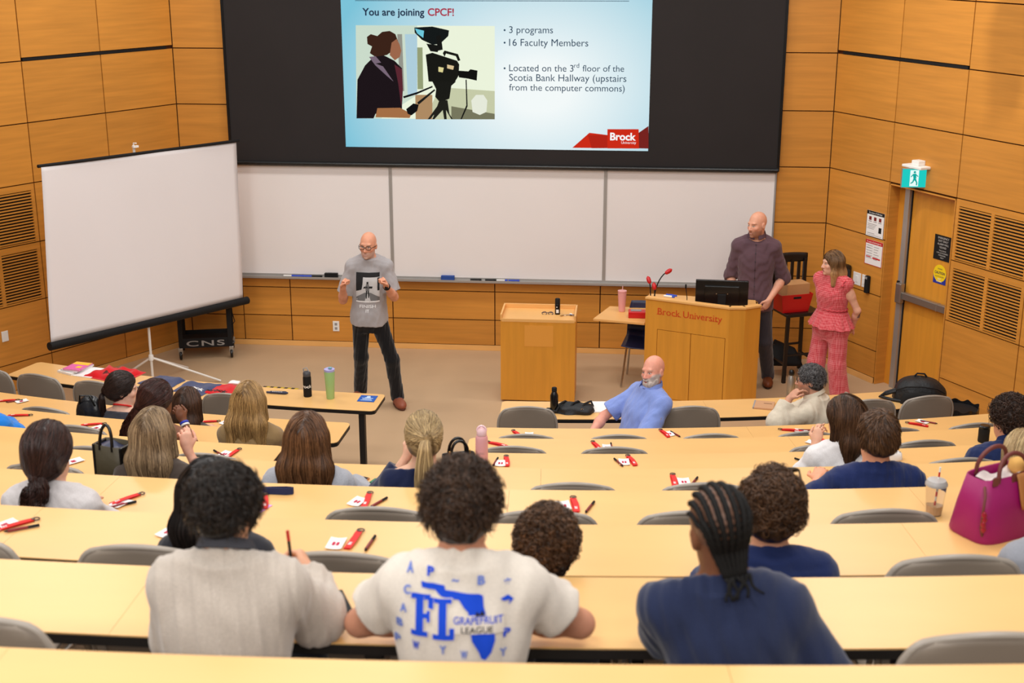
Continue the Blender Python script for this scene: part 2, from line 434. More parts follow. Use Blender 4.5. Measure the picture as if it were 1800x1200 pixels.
# big black screen and its slide
mb = MB(); mb.box2((-4.43, YW - 0.06, 2.16), (1.58, YW, 4.75))
scr = tag(obj('wall_screen', mb, SCREEN_BLACK), 'large black-bordered projection screen with a lit slide above the whiteboards', 'screen')
mb = MB(); mb.tube([(-4.44, YW - 0.075, 2.145), (1.59, YW - 0.075, 2.145)], 0.022, 12); mb.box2((-4.44, YW - 0.08, 2.12), (1.585, YW - .02, 2.14)); obj('bottom_bar', mb, GLOSS_BLACK, scr)
for x0 in (-4.455, 1.575):
    mb = MB(); mb.box2((x0, YW - 0.07, 2.13), (x0 + .028, YW, 4.75)); obj('side_channel', mb, GLOSS_BLACK, scr)
YS = YW - 0.065
SX0, SX1, SZ0, SZ1 = -3.135, 0.188, 2.335, 4.30
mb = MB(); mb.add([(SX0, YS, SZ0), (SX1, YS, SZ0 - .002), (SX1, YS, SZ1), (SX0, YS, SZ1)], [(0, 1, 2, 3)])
def emit_mat(name, rgb, st=1.0):
    if name in MATS: return MATS[name]
    m = bpy.data.materials.new(name); m.use_nodes = True; nt = m.node_tree
    for n in list(nt.nodes): nt.nodes.remove(n)
    e = nt.nodes.new('ShaderNodeEmission'); e.inputs[0].default_value = (*lin(rgb), 1); e.inputs[1].default_value = st
    o = nt.nodes.new('ShaderNodeOutputMaterial'); nt.links.new(e.outputs[0], o.inputs[0])
    MATS[name] = m; return m
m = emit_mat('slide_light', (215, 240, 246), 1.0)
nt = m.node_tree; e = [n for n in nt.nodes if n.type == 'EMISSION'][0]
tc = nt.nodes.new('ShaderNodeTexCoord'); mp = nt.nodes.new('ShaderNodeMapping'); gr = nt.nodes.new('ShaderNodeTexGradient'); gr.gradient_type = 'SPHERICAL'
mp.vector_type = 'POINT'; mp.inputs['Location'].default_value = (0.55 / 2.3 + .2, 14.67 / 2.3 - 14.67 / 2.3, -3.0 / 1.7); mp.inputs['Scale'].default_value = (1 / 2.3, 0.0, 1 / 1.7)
cr = nt.nodes.new('ShaderNodeValToRGB'); cr.color_ramp.elements[0].color = (*lin((126, 198, 220)), 1); cr.color_ramp.elements[1].color = (*lin((246, 252, 252)), 1); cr.color_ramp.elements[1].position = 0.85  # the projector's hot spot and falloff are put into the slide colour
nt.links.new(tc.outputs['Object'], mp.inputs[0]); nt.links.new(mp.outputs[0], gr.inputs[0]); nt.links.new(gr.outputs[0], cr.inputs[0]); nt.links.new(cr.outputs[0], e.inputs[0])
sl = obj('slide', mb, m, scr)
INK = emit_mat('slide_ink', (44, 70, 92)); INKB = emit_mat('slide_ink_bold', (36, 50, 74)); INKR = emit_mat('slide_ink_red', (172, 52, 72))
def sp(px, py, o=0.002): 
    p = at_y(px, py, YS - o); return p
mb = MB()
XR, ZU = (1, 0, 0), (0, 0, 1)
def slide_text(txt, x0, x1, base, mi, bold=0.0, h=None):
    a = sp(x0, base); b = sp(x1, base); put_text(mb, txt, a, XR, ZU, width=(b - a).length, mi=mi, bold=bold, height=h)
slide_text('You are joining', 637, 746, 27, 1, 0.022); slide_text('CPCF!', 752, 798, 27.5, 2, 0.022)
def dot(px, py):
    a = sp(px, py); mb.add([a + Vector((.011 * math.cos(t * PI / 4), 0, .011 * math.sin(t * PI / 4))) for t in range(8)], [tuple(range(8))], 0)
slide_text('3 programs', 895, 972, 58, 0); slide_text('16 Faculty Members', 895, 1034, 80.5, 0)
slide_text('Located on the 3', 895, 1008, 125, 0); slide_text('rd', 1009, 1018, 119, 0); slide_text('floor of the', 1024, 1097, 125.5, 0)
slide_text('Scotia Bank Hallway (upstairs', 895, 1101, 142, 0); slide_text('from the computer commons)', 895, 1098, 159, 0)
for q in ((887, 53), (887, 75), (887, 120)): dot(*q)
a = sp(624, 1.5); b = sp(1106, 2.5); mb.add([a, b, b + Vector((0, 0, .006)), a + Vector((0, 0, .006))], [(0, 1, 2, 3)], 0)
obj('slide_text', mb, [INK, INKB, INKR], sl)
# the slide's picture: a camera operator seen from behind
def c3(x, y): return (560 + x / 3, y / 3)
PH = [((238, 246, 222), [(196, 133), (929, 137), (929, 629), (200, 624)]),
      ((205, 222, 205), [(196, 133), (520, 135), (520, 500), (330, 624), (200, 624)]),
      ((176, 208, 222), [(455, 180), (520, 180), (520, 500), (470, 500)]), ((150, 160, 120), [(520, 250), (548, 250), (552, 470), (522, 470)]),
      ((150, 150, 140), [(415, 180), (440, 180), (452, 480), (430, 480)]),
      ((200, 205, 170), [(640, 460), (929, 480), (929, 629), (560, 629)]), ((120, 120, 95), [(700, 560), (929, 600), (929, 629), (700, 629)]),
      ((176, 140, 100), [(510, 500), (600, 500), (600, 629), (512, 629)]),
      ((232, 236, 220), [(805, 530), (830, 500), (870, 500), (890, 530), (885, 590), (850, 606), (812, 590)]),
      ((60, 36, 26), [(255, 195), (275, 180), (310, 190), (335, 168), (375, 163), (405, 180), (420, 220), (400, 262), (360, 290), (300, 300), (270, 280), (282, 245), (258, 232)]),
      ((158, 104, 76), [(385, 225), (412, 205), (428, 235), (436, 268), (428, 300), (402, 318), (375, 290)]),
      ((30, 22, 26), [(205, 420), (245, 345), (290, 300), (345, 292), (400, 320), (440, 360), (445, 470), (440, 560), (440, 585), (300, 600), (290, 624), (200, 624)]),
      ((122, 104, 120), [(266, 300), (300, 296), (330, 330), (300, 335), (340, 350), (395, 430), (360, 400), (300, 345)]),
      ((92, 40, 50), [(400, 340), (440, 365), (444, 480), (436, 560), (420, 440)]),
      ((166, 112, 70), [(310, 570), (430, 568), (490, 600), (480, 622), (300, 618)]),
      ((22, 26, 26), [(505, 145), (600, 140), (688, 160), (684, 190), (640, 232), (600, 236), (545, 210), (507, 172)]),
      ((110, 200, 220), [(508, 150), (556, 162), (552, 200), (520, 176)]),
      ((24, 24, 22), [(620, 190), (645, 185), (655, 262), (628, 268)]), ((24, 24, 22), [(568, 230), (640, 240), (628, 275), (590, 270)]),
      ((26, 26, 22), [(565, 288), (600, 278), (730, 320), (742, 340), (738, 400), (720, 430), (620, 432), (580, 430), (572, 350)]),
      ((26, 26, 22), [(655, 280), (664, 266), (735, 285), (748, 318), (735, 322), (724, 296), (672, 282), (664, 300)]),
      ((20, 20, 18), [(735, 372), (790, 376), (800, 365), (838, 372), (834, 425), (790, 415), (740, 408)]),
      ((224, 214, 150), [(632, 352), (660, 357), (655, 382), (632, 378)]), ((220, 196, 150), [(678, 340), (714, 348), (710, 368), (678, 360)]),
      ((28, 28, 24), [(600, 430), (725, 430), (700, 452), (690, 520), (640, 540), (615, 510), (620, 470)]),
      ((34, 34, 28), [(636, 530), (680, 528), (690, 600), (708, 629), (700, 629), (672, 580), (676, 629), (662, 629), (655, 580), (610, 629), (600, 629)]),
      ((34, 34, 28), [(640, 540), (575, 629), (588, 629), (650, 555)]),
      ((20, 20, 22), [(445, 508), (520, 485), (600, 452), (602, 460), (520, 496), (450, 518)]), ((30, 30, 28), [(520, 540), (610, 470), (616, 476), (528, 552)]),
      ((18, 18, 20), [(462, 575), (500, 545), (528, 552), (520, 585), (490, 608), (470, 600)]),
      ((20, 20, 20), [(775, 420), (781, 420), (786, 560), (755, 629), (748, 629), (779, 555)])]
mb = MB(); cols = []
for i, (c, poly) in enumerate(PH):
    cols.append(emit_mat('slide_picture_%d_%d_%d' % c, c, 1.0))
    mb.add([sp(*c3(*q), o=0.002 + i * 0.0003) for q in poly], [tuple(range(len(poly)))], i)
obj('slide_picture', mb, cols, sl)
# university logo
mb = MB()
def flat(poly, mi, o): mb.add([sp(*c3(*q), o=o) for q in poly], [tuple(range(len(poly)))], mi)
flat([(1338, 779), (1428, 700), (1525, 712), (1525, 781)], 0, .002); flat([(1420, 712), (1525, 712), (1525, 781), (1440, 781)], 1, .0025)
flat([(1688, 700), (1740, 664), (1740, 783), (1688, 782)], 2, .002); flat([(1523, 681), (1688, 681), (1690, 783), (1523, 782)], 0, .003)
put_text(mb, 'Brock', sp(*c3(1537, 738), o=.004), XR, ZU, width=(sp(1118, 240) - sp(1072.5, 240)).length, mi=3, bold=0.03)
put_text(mb, 'University', sp(*c3(1596, 758), o=.004), XR, ZU, width=(sp(1118, 250) - sp(1092, 250)).length, mi=3)
obj('university_logo', mb, [emit_mat('logo_red', (206, 44, 24)), emit_mat('logo_red_mid', (180, 38, 24)), emit_mat('logo_red_dark', (120, 36, 32)), emit_mat('logo_white', (250, 250, 250))], sl)
# ---------------------------------------------------------------- curved desk rows
AISLE_L, AISLE_R = -2.08, -1.05
ORD = ['', 'front', 'second', 'third', 'fourth', 'fifth', 'sixth', 'seventh', 'eighth', 'ninth']
def desk_row(k, xa, xb, label, xcut_a=None, xcut_b=None):
    r0 = ROW_R[k] + (0.0 if not (k == 1 and xb < -1.5) else -0.07); r1 = r0 + DESK_D; z = desk_z(k)
    a0 = math.asin((xa - ARC[0]) / r0); a1 = math.asin((xb - ARC[0]) / r0)
    base = polar(r0 + .2, ang=(a0 + a1) / 2); base.z = tier(k)
    t = thing('curved_desk', label, 'desk', base, 0, 'curved maple desk rows')
    L = (a1 - a0) * r0; nseg = max(1, round(L / 1.85)); top = MB(); edge = MB()
    rc = 0.045; tiny = 0.0008
    def outline(b0, b1, rnd0, rnd1, g=0.0):
        n = max(4, int((b1 - b0) * r0 / 0.12)); pts = []
        m = rc if True else 0
        def corner(bc, rcen, sx, sy, rnd):      # rounded corner
            out = []
            if not rnd: return None
            return out
        ra, rb_ = r0 + g, r1 - g
        d0 = (rc / r0) if rnd0 else 0; d1 = (rc / r0) if rnd1 else 0
        for i in range(n + 1):
            a = b0 + d0 + (b1 - d1 - b0 - d0) * i / n; pts.append(polar(ra, ang=a))
        if rnd1:
            for q in (0.3, 0.7, 1.0): pts.append(polar(ra + rc * (1 - math.cos(q * PI / 2)), ang=b1 - d1 + d1 * math.sin(q * PI / 2)))
            for q in (0.0, 0.3, 0.7): pts.append(polar(rb_ - rc * (1 - math.sin(q * PI / 2)), ang=b1 - d1 + d1 * math.cos(q * PI / 2)))
        for i in range(n + 1):
            a = b1 - d1 + (b0 + d0 - b1 + d1) * i / n; pts.append(polar(rb_, ang=a))
        if rnd0:
            for q in (0.3, 0.7, 1.0): pts.append(polar(rb_ - rc * (1 - math.cos(q * PI / 2)), ang=b0 + d0 - d0 * math.sin(q * PI / 2)))
            for q in (0.0, 0.3, 0.7): pts.append(polar(ra + rc * (1 - math.sin(q * PI / 2)), ang=b0 + d0 - d0 * math.cos(q * PI / 2)))
        return pts
    for i in range(nseg):
        b0 = a0 + (a1 - a0) * i / nseg; b1 = a0 + (a1 - a0) * (i + 1) / nseg
        gp = 0.0006 / r0
        top.slab(outline(b0 + gp, b1 - gp, i == 0, i == nseg - 1, 0.004), z - 0.006, z, 0)
    edge.slab(outline(a0, a1, True, True), z - 0.034, z - 0.0045, 0)
    obj('desktop', top, DESK, t, wc=True); obj('edge_band', edge, BLACK_EDGE, t, wc=True)
    beam = MB()
    n = max(4, int(L / 0.25))
    for i in range(n):
        b0 = a0 + .1 / r0 + (a1 - a0 - .2 / r0) * i / n; b1 = a0 + .1 / r0 + (a1 - a0 - .2 / r0) * (i + 1) / n
        beam.slab([polar(r0 + .20, ang=b0), polar(r0 + .20, ang=b1), polar(r0 + .25, ang=b1), polar(r0 + .25, ang=b0)], z - 0.085, z - 0.034)
    obj('under_beam', beam, BLACK_METAL, t, wc=True)
    nl = max(2, round(L / 1.5) + 1)
    for i in range(nl):
        a = a0 + .12 / r0 + (a1 - a0 - .24 / r0) * i / (nl - 1); lg = MB()
        c = polar(r0 + DESK_D - 0.06, ang=a); M = Matrix.Rotation(a, 4, 'Z')
        lg.box((c.x, c.y, tier(k) + (z - tier(k) - .034) / 2), (0.05, 0.05, z - tier(k) - .034), M=M)
        c2 = polar(r0 + DESK_D / 2, ang=a)
        lg.box((c2.x, c2.y, z - .05), (0.05, DESK_D - .08, 0.032), M=M)
        lg.box((c2.x, c2.y, tier(k) + .0155), (0.06, DESK_D - .02, 0.03), M=M)
        obj('leg', lg, BLACK_METAL, t, wc=True)
    return t
for k in (1, 2, 3, 4):
    xa = {1: -5.5, 2: -5.9, 3: -6.0, 4: -6.1}[k]; xb = {1: 2.36, 2: 2.86, 3: 3.25, 4: 3.4}[k]
    desk_row(k, xa, AISLE_L, {1: 'front desk left of the aisle, with shirts and books laid on it'}.get(k, 'curved maple desk, %s row from the front, left of the aisle' % ORD[k]))
    desk_row(k, AISLE_R, xb, {1: 'front desk right of the aisle, with the black bag and notebook on it'}.get(k, 'curved maple desk, %s row from the front, right of the aisle' % ORD[k]))
for k in (5, 6, 7, 8, 9):
    w = {5: 5.0, 6: 4.6, 7: 4.2, 8: 3.8, 9: 3.4}[k]
    desk_row(k, -1.45 - w, -1.45 + w, 'long curved maple desk across the hall, ' + {5: 'fifth row, first one without a gap', 6: 'with the navy strap on it', 7: 'with the magenta bag standing on it', 8: 'that the man in the blue-printed t-shirt leans on', 9: 'nearest of all, along the bottom of the picture'}[k])

# ---------------------------------------------------------------- chairs
def make_chair(label, loc, rz, group):
    t = thing('stacking_chair', label, 'chair', loc, rz, group)
    # chair local: sitter faces +Y, backrest at -Y
    W, Zb, Zt = 0.235, 0.56, 1.005
    def prof(v):            # half width at height v
        if v > 0.62:
            q = (v - 0.62) / 0.38; return W * (0.62 + 0.38 * math.sqrt(max(0, 1 - q ** 2.4)))
        return W * (1 - 0.10 * (0.62 - v) / 0.62)
    def pt(u, v, o=0.0):
        w = prof(v) * (2 * u - 1); z = Zb + (Zt - Zb) * v - 0.028 * v * (2 * u - 1) ** 2
        y = -0.235 + 0.028 * (abs(2 * u - 1) ** 2) - 0.05 * v + o
        return (w, y, z)
    mb = MB(); mb.grid(lambda u, v: pt(u, v), 16, 16)
    bk = obj('backrest', mb, TAUPE, t, smooth=180, solid=0.014)
    rim = MB(); pts = [pt(0, v / 14) for v in range(0, 14)] + [pt(0, .96), pt(0, .985)] + [pt(u / 12, 1.0) for u in range(0, 13)] + [pt(1, .985), pt(1, .96)] + [pt(1, v / 14) for v in range(13, -1, -1)]
    rim.tube(pts, 0.011, 8); obj('rim', rim, TAUPE_RIM, bk, smooth=60)
    for s in (0, 1):
        tb = MB(); u = 0.03 + s * .94
        a = pt(u, .0); b = pt(u, .42); sx = .035 * (1 if s == 0 else -1)
        tb.hexa([(a[0], a[1] - .012, a[2]), (a[0] + sx, a[1] - .022, a[2]), (a[0] + sx, a[1] - .006, a[2]), (a[0], a[1] + .006, a[2])], [(b[0], b[1] - .012, b[2]), (b[0] + sx, b[1] - .022, b[2]), (b[0] + sx, b[1] - .006, b[2]), (b[0], b[1] + .006, b[2])])
        obj('side_clip', tb, TAUPE_RIM, bk, bevel=0.004)
    st = MB()
    def sp_(u, v):
        x = (2 * u - 1) * 0.225 * (1 - 0.12 * v ** 4); y = -0.20 + 0.43 * v
        return (x, y, 0.475 - 0.025 * math.cos((2 * u - 1) * PI / 2) + 0.02 * v - (0.03 * max(0, v - .85) / .15))
    st.grid(sp_, 12, 12); obj('seat', st, TAUPE, t, smooth=180, solid=0.018)
    for sx in (-1, 1):
        f = MB(); f.tube([(sx * .235, -.20, .75), (sx * .238, -.21, .60), (sx * .238, -.16, .46), (sx * .238, .08, .44)], 0.011, 8); obj('back_support', f, STEEL, t, smooth=60)
        b = MB(); b.box((sx * .243, -.17, .50), (.022, .09, .05)); obj('arm_bracket', b, BLACK_METAL, t, bevel=.005)
        for ya, yb in ((0.12, 0.22), (-.10, -.24)):
            f = MB(); f.tube([(sx * .235, ya, .46), (sx * .245, (ya + yb) / 2, .25), (sx * .25, yb, .012)], 0.011, 8); obj('leg', f, STEEL, t, smooth=60)
    return t
CHAIR = [None]
def chair(k, px, py, label, group='grey stacking chairs', off=0.165, dz=0):
    """chair tucked behind desk row k whose backrest top shows at px,py"""
    p = at_r(px, py, ROW_R[k] + DESK_D + off + 0.25)
    return chair_at(k, p, label, group, off)
def chair_at(k, p, label, group='grey stacking chairs', off=0.165, turn=0.0):
    a = ang_of(p); q = polar(ROW_R[k] + DESK_D + off, ang=a); q.z = tier(k)
    if CHAIR[0] is None:
        CHAIR[0] = make_chair(label, q, a + turn, group); return CHAIR[0]
    return dup(CHAIR[0], q, a + turn, label, group)
FRONTG = 'grey chairs at the front desks'
chair(1, -20, 632, 'grey chair at the far left end of the front desk, cut by the picture edge', FRONTG)
chair(1, 66, 646, 'grey chair at the left front desk, second from its left end', FRONTG)
chair(1, 168, 663, 'empty grey chair behind the books on the left front desk', FRONTG)
chair(1, 262, 676, 'grey chair half hidden behind the woman with the long dark ponytail', FRONTG)
chair(1, 400, 690, 'empty grey chair at the front desk left of the long-haired blonde woman', FRONTG)
chair(1, 927, 718, 'empty grey chair behind the black bottle on the right front desk', FRONTG)
chair_at(1, at_r(1112, 700, ROW_R[1] + .74), 'grey chair the bearded man in a blue shirt sits on', FRONTG, .30, R(75))
chair(1, 1215, 714, 'empty grey chair between the bearded man and the man in a cream shirt', FRONTG)
chair_at(1, at_r(1432, 700, ROW_R[1] + .70), 'grey chair under the dark-haired man in a cream shirt', FRONTG, .20, R(65))
chair(1, 1528, 704, 'grey chair behind the cream-shirted man, partly hidden by a brown-haired head', FRONTG)
chair(1, 1632, 690, 'empty grey chair at the right end of the front desk by the backpack', FRONTG)
TOPG = 'grey chair backs showing above the next desk'
TOPS = [(2, 80, 716, 'grey chair top in the second row at left, before the blue sleeve'), (2, 925, 768, 'grey chair top nearest the aisle in the second row at right'), (2, 1088, 767, 'second grey chair top from the aisle in the second row at right'),
 (2, 1250, 764, 'third grey chair top from the aisle in the second row at right'), (2, 1416, 759, 'grey chair top in the second row left of the girl in a white top'), (2, 1570, 753, 'grey chair top in the second row behind the head of the boy in navy'), (2, 1713, 745, 'grey chair top at the right end of the second row'),
 (3, 135, 748, 'grey chair top in the third row at left, by a red lanyard'), (3, 902, 785, 'grey chair top beside the pink bottle in the third row'), (3, 1080, 790, 'grey chair top in the third row, middle of the right block'), (3, 1445, 788, 'grey chair top in the third row right beside the girl in a white top'), (3, 1625, 774, 'grey chair top in the third row right of the boy in navy'),
 (4, 165, 788, 'grey chair top in the fourth row left of the olive bag'), (4, 360, 801, 'grey chair top in the fourth row behind the long-haired girl in a printed top'), (4, 1690, 802, 'grey chair top in the fourth row next to the curly man at the right edge'),
 (5, 78, 812, 'grey chair behind the girl with a low dark bun'), (5, 1007, 847, 'empty grey chair top in the fifth row, middle of the hall'), (5, 1238, 855, 'grey chair top in the fifth row behind the man with cornrows'),
 (6, 665, 897, 'grey chair top in the sixth row left of the mop-haired man'), (6, 955, 915, 'grey chair top in the sixth row behind the curly head'), (6, 1215, 914, 'grey chair top in the sixth row hidden by the cornrows'), (6, 1555, 905, 'grey chair top in the sixth row left of the magenta bag'),
 (7, -80, 960, 'grey chair top cut by the left picture edge in the seventh row'), (7, 250, 967, 'grey chair top in the seventh row left of the man in the oatmeal sweater'), (7, 590, 967, 'grey chair top between the oatmeal sweater and the printed t-shirt'), (7, 1680, 975, 'grey chair back below the magenta bag'),
 (8, -66, 1072, 'grey chair back at the bottom left corner'), (8, 1748, 1086, 'large grey chair back at the bottom right corner')]
for k, px, py, lab in TOPS: chair(k, px, py, lab, TOPG, off=.115)

# ---------------------------------------------------------------- lectern
LZ = 1.12
t = thing('lectern', 'wide maple lectern with red lettering and two cupboard doors', 'lectern', (0.7, 13.2, 0))
FP = [(0.19, 13.11), (1.00, 12.785), (1.155, 12.80), (1.31, 12.90), (1.33, 13.45), (0.22, 13.62)]
mb = MB(); mb.slab([(p[0] * .992 + .006, p[1] + .02) for p in FP], 0, 1.0); obj('body', mb, WOOD_LECT, t, wc=True)
mb = MB(); A, B = Vector((*FP[0], 0)), Vector((*FP[1], 0)); dirf = (B - A).normalized(); nf = Vector((dirf.y, -dirf.x, 0))
def fpnl(mb, s0, s1, z0, z1, o0, o1, mi=0):
    q = [A + dirf * s0 + nf * o0, A + dirf * s1 + nf * o0, A + dirf * s1 + nf * o1, A + dirf * s0 + nf * o1]
    mb.hexa([p + Vector((0, 0, z0)) for p in q], [p + Vector((0, 0, z1)) for p in q], mi)
LF = (B - A).length
fpnl(mb, 0, LF, 0.80, LZ - .02, -.02, 0.0); fpnl(mb, 0, .13, 0, .80, -.02, 0); fpnl(mb, LF - .03, LF, 0, .80, -.02, 0); fpnl(mb, .13, LF - .03, 0, .08, -.02, 0)
obj('front_panel', mb, WOOD_LECT, t, wc=True)
for i, (s0, s1) in enumerate(((.135, .135 + (LF - .17) / 2 - .003), (.135 + (LF - .17) / 2 + .003, LF - .035))):
    mb = MB(); fpnl(mb, s0, s1, .085, .795, -.018, .001); dr = obj('door', mb, WOOD_LECT, t, wc=True)
    ks = s1 - .045 if i == 0 else s0 + .045
    mb = MB(); c = A + dirf * ks + nf * .008; mb.lathe([(0.004, -.01), (.011, -.004), (.011, .004), (.004, .008)], (c.x, c.y, .36), 12, M=Matrix.Rotation(PI / 2, 4, 'X')); obj('lock', mb, mat('bronze', (120, 70, 30), .4, metal=.6), dr, wc=True)
mb = MB()
for p0, p1 in zip(FP[1:4], FP[2:5]):
    p0 = Vector((*p0, 0)); p1 = Vector((*p1, 0)); dd = (p1 - p0).normalized(); nn = Vector((dd.y, -dd.x, 0))
    q = [p0, p1, p1 - nn * .02, p0 - nn * .02]; mb.hexa(q, [p + Vector((0, 0, (LZ - .02) if p0.y < 12.88 else 1.0)) for p in q])
obj('side_panel', mb, WOOD_LECT, t, wc=True)
mb = MB(); ctr = Vector((.75, 13.25, 0))
for p0, p1 in zip(FP[:3], FP[1:4]):
    p0 = Vector((*p0, 0)); p1 = Vector((*p1, 0)); dd = (p1 - p0).normalized(); nn = Vector((dd.y, -dd.x, 0))
    q = [p0 + nn * .012 - dd * .004, p1 + nn * .012 + dd * .004, p1 - nn * .06, p0 - nn * .06]; mb.hexa([p + Vector((0, 0, LZ - .022)) for p in q], [p + Vector((0, 0, LZ)) for p in q])
obj('top_rail', mb, WOOD_PALE, t, wc=True, bevel=.003)
mb = MB(); LET = mat('lectern_lettering', (206, 60, 20), .5, .4)
org = A + dirf * ((LF - .03) * .5 + .045) + Vector((0, 0, .955))
def serif_text(mb, txt, org, right, up, width, h, off):
    vs, fs = text_mesh(txt)
    x0 = min(v[0] for v in vs); x1 = max(v[0] for v in vs); k = width / (x1 - x0); right = Vector(right).normalized(); up = Vector(up); nrm = right.cross(up)
    mb.add([Vector(org) + right * ((v[0] - x0) * k - width / 2) + up * (v[1] * h / .7) + nrm * off for v in vs], fs, 0)
    return x0, k
wt = (at_z(1278, 560, 1.0) - at_z(1162, 547, 1.0)).length
serif_text(mb, 'Brock University', org, dirf, (0, 0, 1), wt, .068, .003)
# serifs: short foot bars under the upright strokes
vs, fs = text_mesh('Brock University'); x0 = min(v[0] for v in vs); x1 = max(v[0] for v in vs); kk = wt / (x1 - x0); hy = .068 / .7
lows = {}
for zlev in (0.0,):
    xs = sorted(set(round(v[0], 2) for v in vs if abs(v[1] - zlev) < 0.004))
    grp = []
    for x in xs:
        if grp and x - grp[-1][1] < 0.12: grp[-1][1] = x
        else: grp.append([x, x])
    for a_, b_ in grp:
        if b_ - a_ > .25: continue
        m_ = (a_ + b_) / 2 - x0; w_ = max(.11, (b_ - a_) / 2 + .06)
        q = [org + dirf * ((m_ - w_) * kk - wt / 2) + nf * .0032, org + dirf * ((m_ + w_) * kk - wt / 2) + nf * .0032]
        mb.add([q[0], q[1], q[1] + Vector((0, 0, .006)), q[0] + Vector((0, 0, .006))], [(0, 1, 2, 3)], 0)
obj('lettering', mb, LET, t, wc=True)
mb = MB(); mb.slab([(p[0] * .97 + .02, p[1] + .03) for p in FP], 0.995, 1.01); obj('work_surface', mb, WOOD_PALE, t, wc=True)

# computer monitor seen from behind
mon = thing('computer_monitor', 'black computer monitor seen from behind on the lectern', 'monitor', (0.94, 13.12, 1.01))
M = Matrix.Rotation(R(-3), 4, 'Z')
mb = MB(); mb.box((0, 0, .145), (.52, .035, .30), M=M); mb.box((0, -.025, .14), (.34, .03, .2), M=M); bk = obj('housing', mb, GLOSS_BLACK, mon, bevel=.006)
mb = MB(); mb.box((0, -.045, .08), (.08, .03, .16), M=M); mb.box((0, -.02, .006), (.24, .16, .012), M=M); obj('stand', mb, MATT_BLACK, mon, bevel=.004)
mb = MB(); mb.box((-.055, -.041, .165), (.008, .004, .008), M=M); mb.box((.055, -.041, .165), (.008, .004, .008), M=M); obj('screw', mb, CHROME, mon)
mb = MB(); put_text(mb, 'DELL', (.15, -.0195, .20), M @ Vector((1, 0, 0)), (0, 0, 1), width=.05); obj('maker_mark', mb, mat('logo_grey_blue', (120, 150, 190), .5), mon)
# lectern microphones and lamps with red foam heads
def gooseneck(lab, base, tip, headlen, nm='gooseneck_microphone'):
    b = Vector(base); tp = Vector(tip); t = thing(nm, lab, 'microphone', b, 0, 'red-headed gooseneck microphones'); d = tp - b
    mb = MB(); pts = [Vector((0, 0, 0)) + Vector((d.x * (s ** 2), d.y * (s ** 2), d.z * (1 - (1 - s) ** 1.5))) for s in [i / 10 for i in range(11)]]
    mb.tube(pts, .006, 8); obj('neck', mb, MATT_BLACK, t, smooth=60)
    mb = MB(); mb.lathe([(.022, 0), (.022, .01), (.008, .02)], (0, 0, 0), 16); obj('base', mb, MATT_BLACK, t, smooth=40)
    dr = (pts[-1] - pts[-3]).normalized(); q = dr.to_track_quat('Z', 'Y').to_matrix().to_4x4()
    mb = MB(); mb.lathe([(.006, -headlen * .5), (.018, -headlen * .35), (.023, 0), (.02, headlen * .3), (.006, headlen * .5)], pts[-1], 16, M=q); obj('foam_head', mb, RED_PL, t, smooth=180)
    return t
mzb = 1.01
b1 = Vector((0.27, 13.2, mzb))
gooseneck('tall black gooseneck lamp with a red head leaning right over the lectern', b1, at_y(1175, 477, 13.25), .085, 'gooseneck_lamp')
gooseneck('upright red-headed microphone at the left edge of the lectern', b1 + Vector((-.03, .06, 0)), at_y(1140.5, 492, 13.3), .085)
gooseneck('short red-headed microphone between the two taller ones', b1 + Vector((.01, -.03, 0)), at_y(1150, 503, 13.2), .08)
t = thing('desk_microphone', 'thin black desk microphone left of the monitor', 'microphone', (.60, 13.15, 1.01))
mb = MB(); mb.tube([(0, 0, 0), (0, .0, .1), (-.015, 0, .2)], .004, 8); obj('neck', mb, MATT_BLACK, t); mb = MB(); mb.lathe([(.03, 0), (.03, .012), (.01, .02)], (0, 0, 0), 16); obj('base', mb, MATT_BLACK, t); mb = MB(); mb.lathe([(.004, -.02), (.009, -.01), (.009, .02), (.003, .028)], (-.016, 0, .21), 12); obj('capsule', mb, MATT_BLACK, t, smooth=60)
# markers lying on the lectern rail
for i, (px, py, m, lab) in enumerate(((1176, 521, WHITE, 'white marker lying on the lectern rail'), (1180, 519, BLUE, 'blue marker lying on the lectern rail'))):
    p = at_z(px, py, 1.13); mb = MB(); mb.tube([(-.05, .02, 0), (.03, -.01, 0)], .011, 10); mb.tube([(.03, -.01, 0), (.055, -.02, 0)], .009, 10, 1)
    mk = tag(obj('marker', mb, [m, BLUE], loc=(p.x, p.y, 1.131 + i * .0)), lab, 'marker')

# ---------------------------------------------------------------- small lectern
t = thing('small_lectern', 'plain maple stand with a shallow tray top left of the lectern', 'lectern', (-.885, 13.22, 0))
sx0, sx1, sy0, sy1, sz = -1.262, -.507, 13.01, 13.44, .93
mb = MB(); mb.box2((sx0, sy0, .02), (sx1, sy1, sz - .06)); obj('body', mb, WOOD_LECT, t, wc=True)
mb = MB(); mb.box2((sx0 - .004, sy0 - .004, sz - .06), (sx1 + .004, sy1, sz - .045)); obj('top_board', mb, WOOD_PALE, t, wc=True)
mb = MB(); mb.box2((sx0 - .004, sy0, sz - .045), (sx0 + .014, sy1, sz)); mb.box2((sx1 - .014, sy0, sz - .045), (sx1 + .004, sy1, sz)); mb.box2((sx0, sy1 - .016, sz - .045), (sx1, sy1, sz)); obj('tray_rim', mb, WOOD_PALE, t, wc=True, bevel=.003)
mb = MB(); mb.box2((sx0 + .01, sy0 - .003, sz - .075), (sx1 - .01, sy0, sz - .05)); obj('front_lip', mb, WOOD_PALE, t, wc=True)
mb = MB(); mb.box2((-1.02, sy0 - .002, .60), (-.73, sy0 + .001, .82)); obj('pale_patch', mb, mat('pale_veneer', (222, 152, 62), .4, .4), t, wc=True)
tz_ = sz - .045
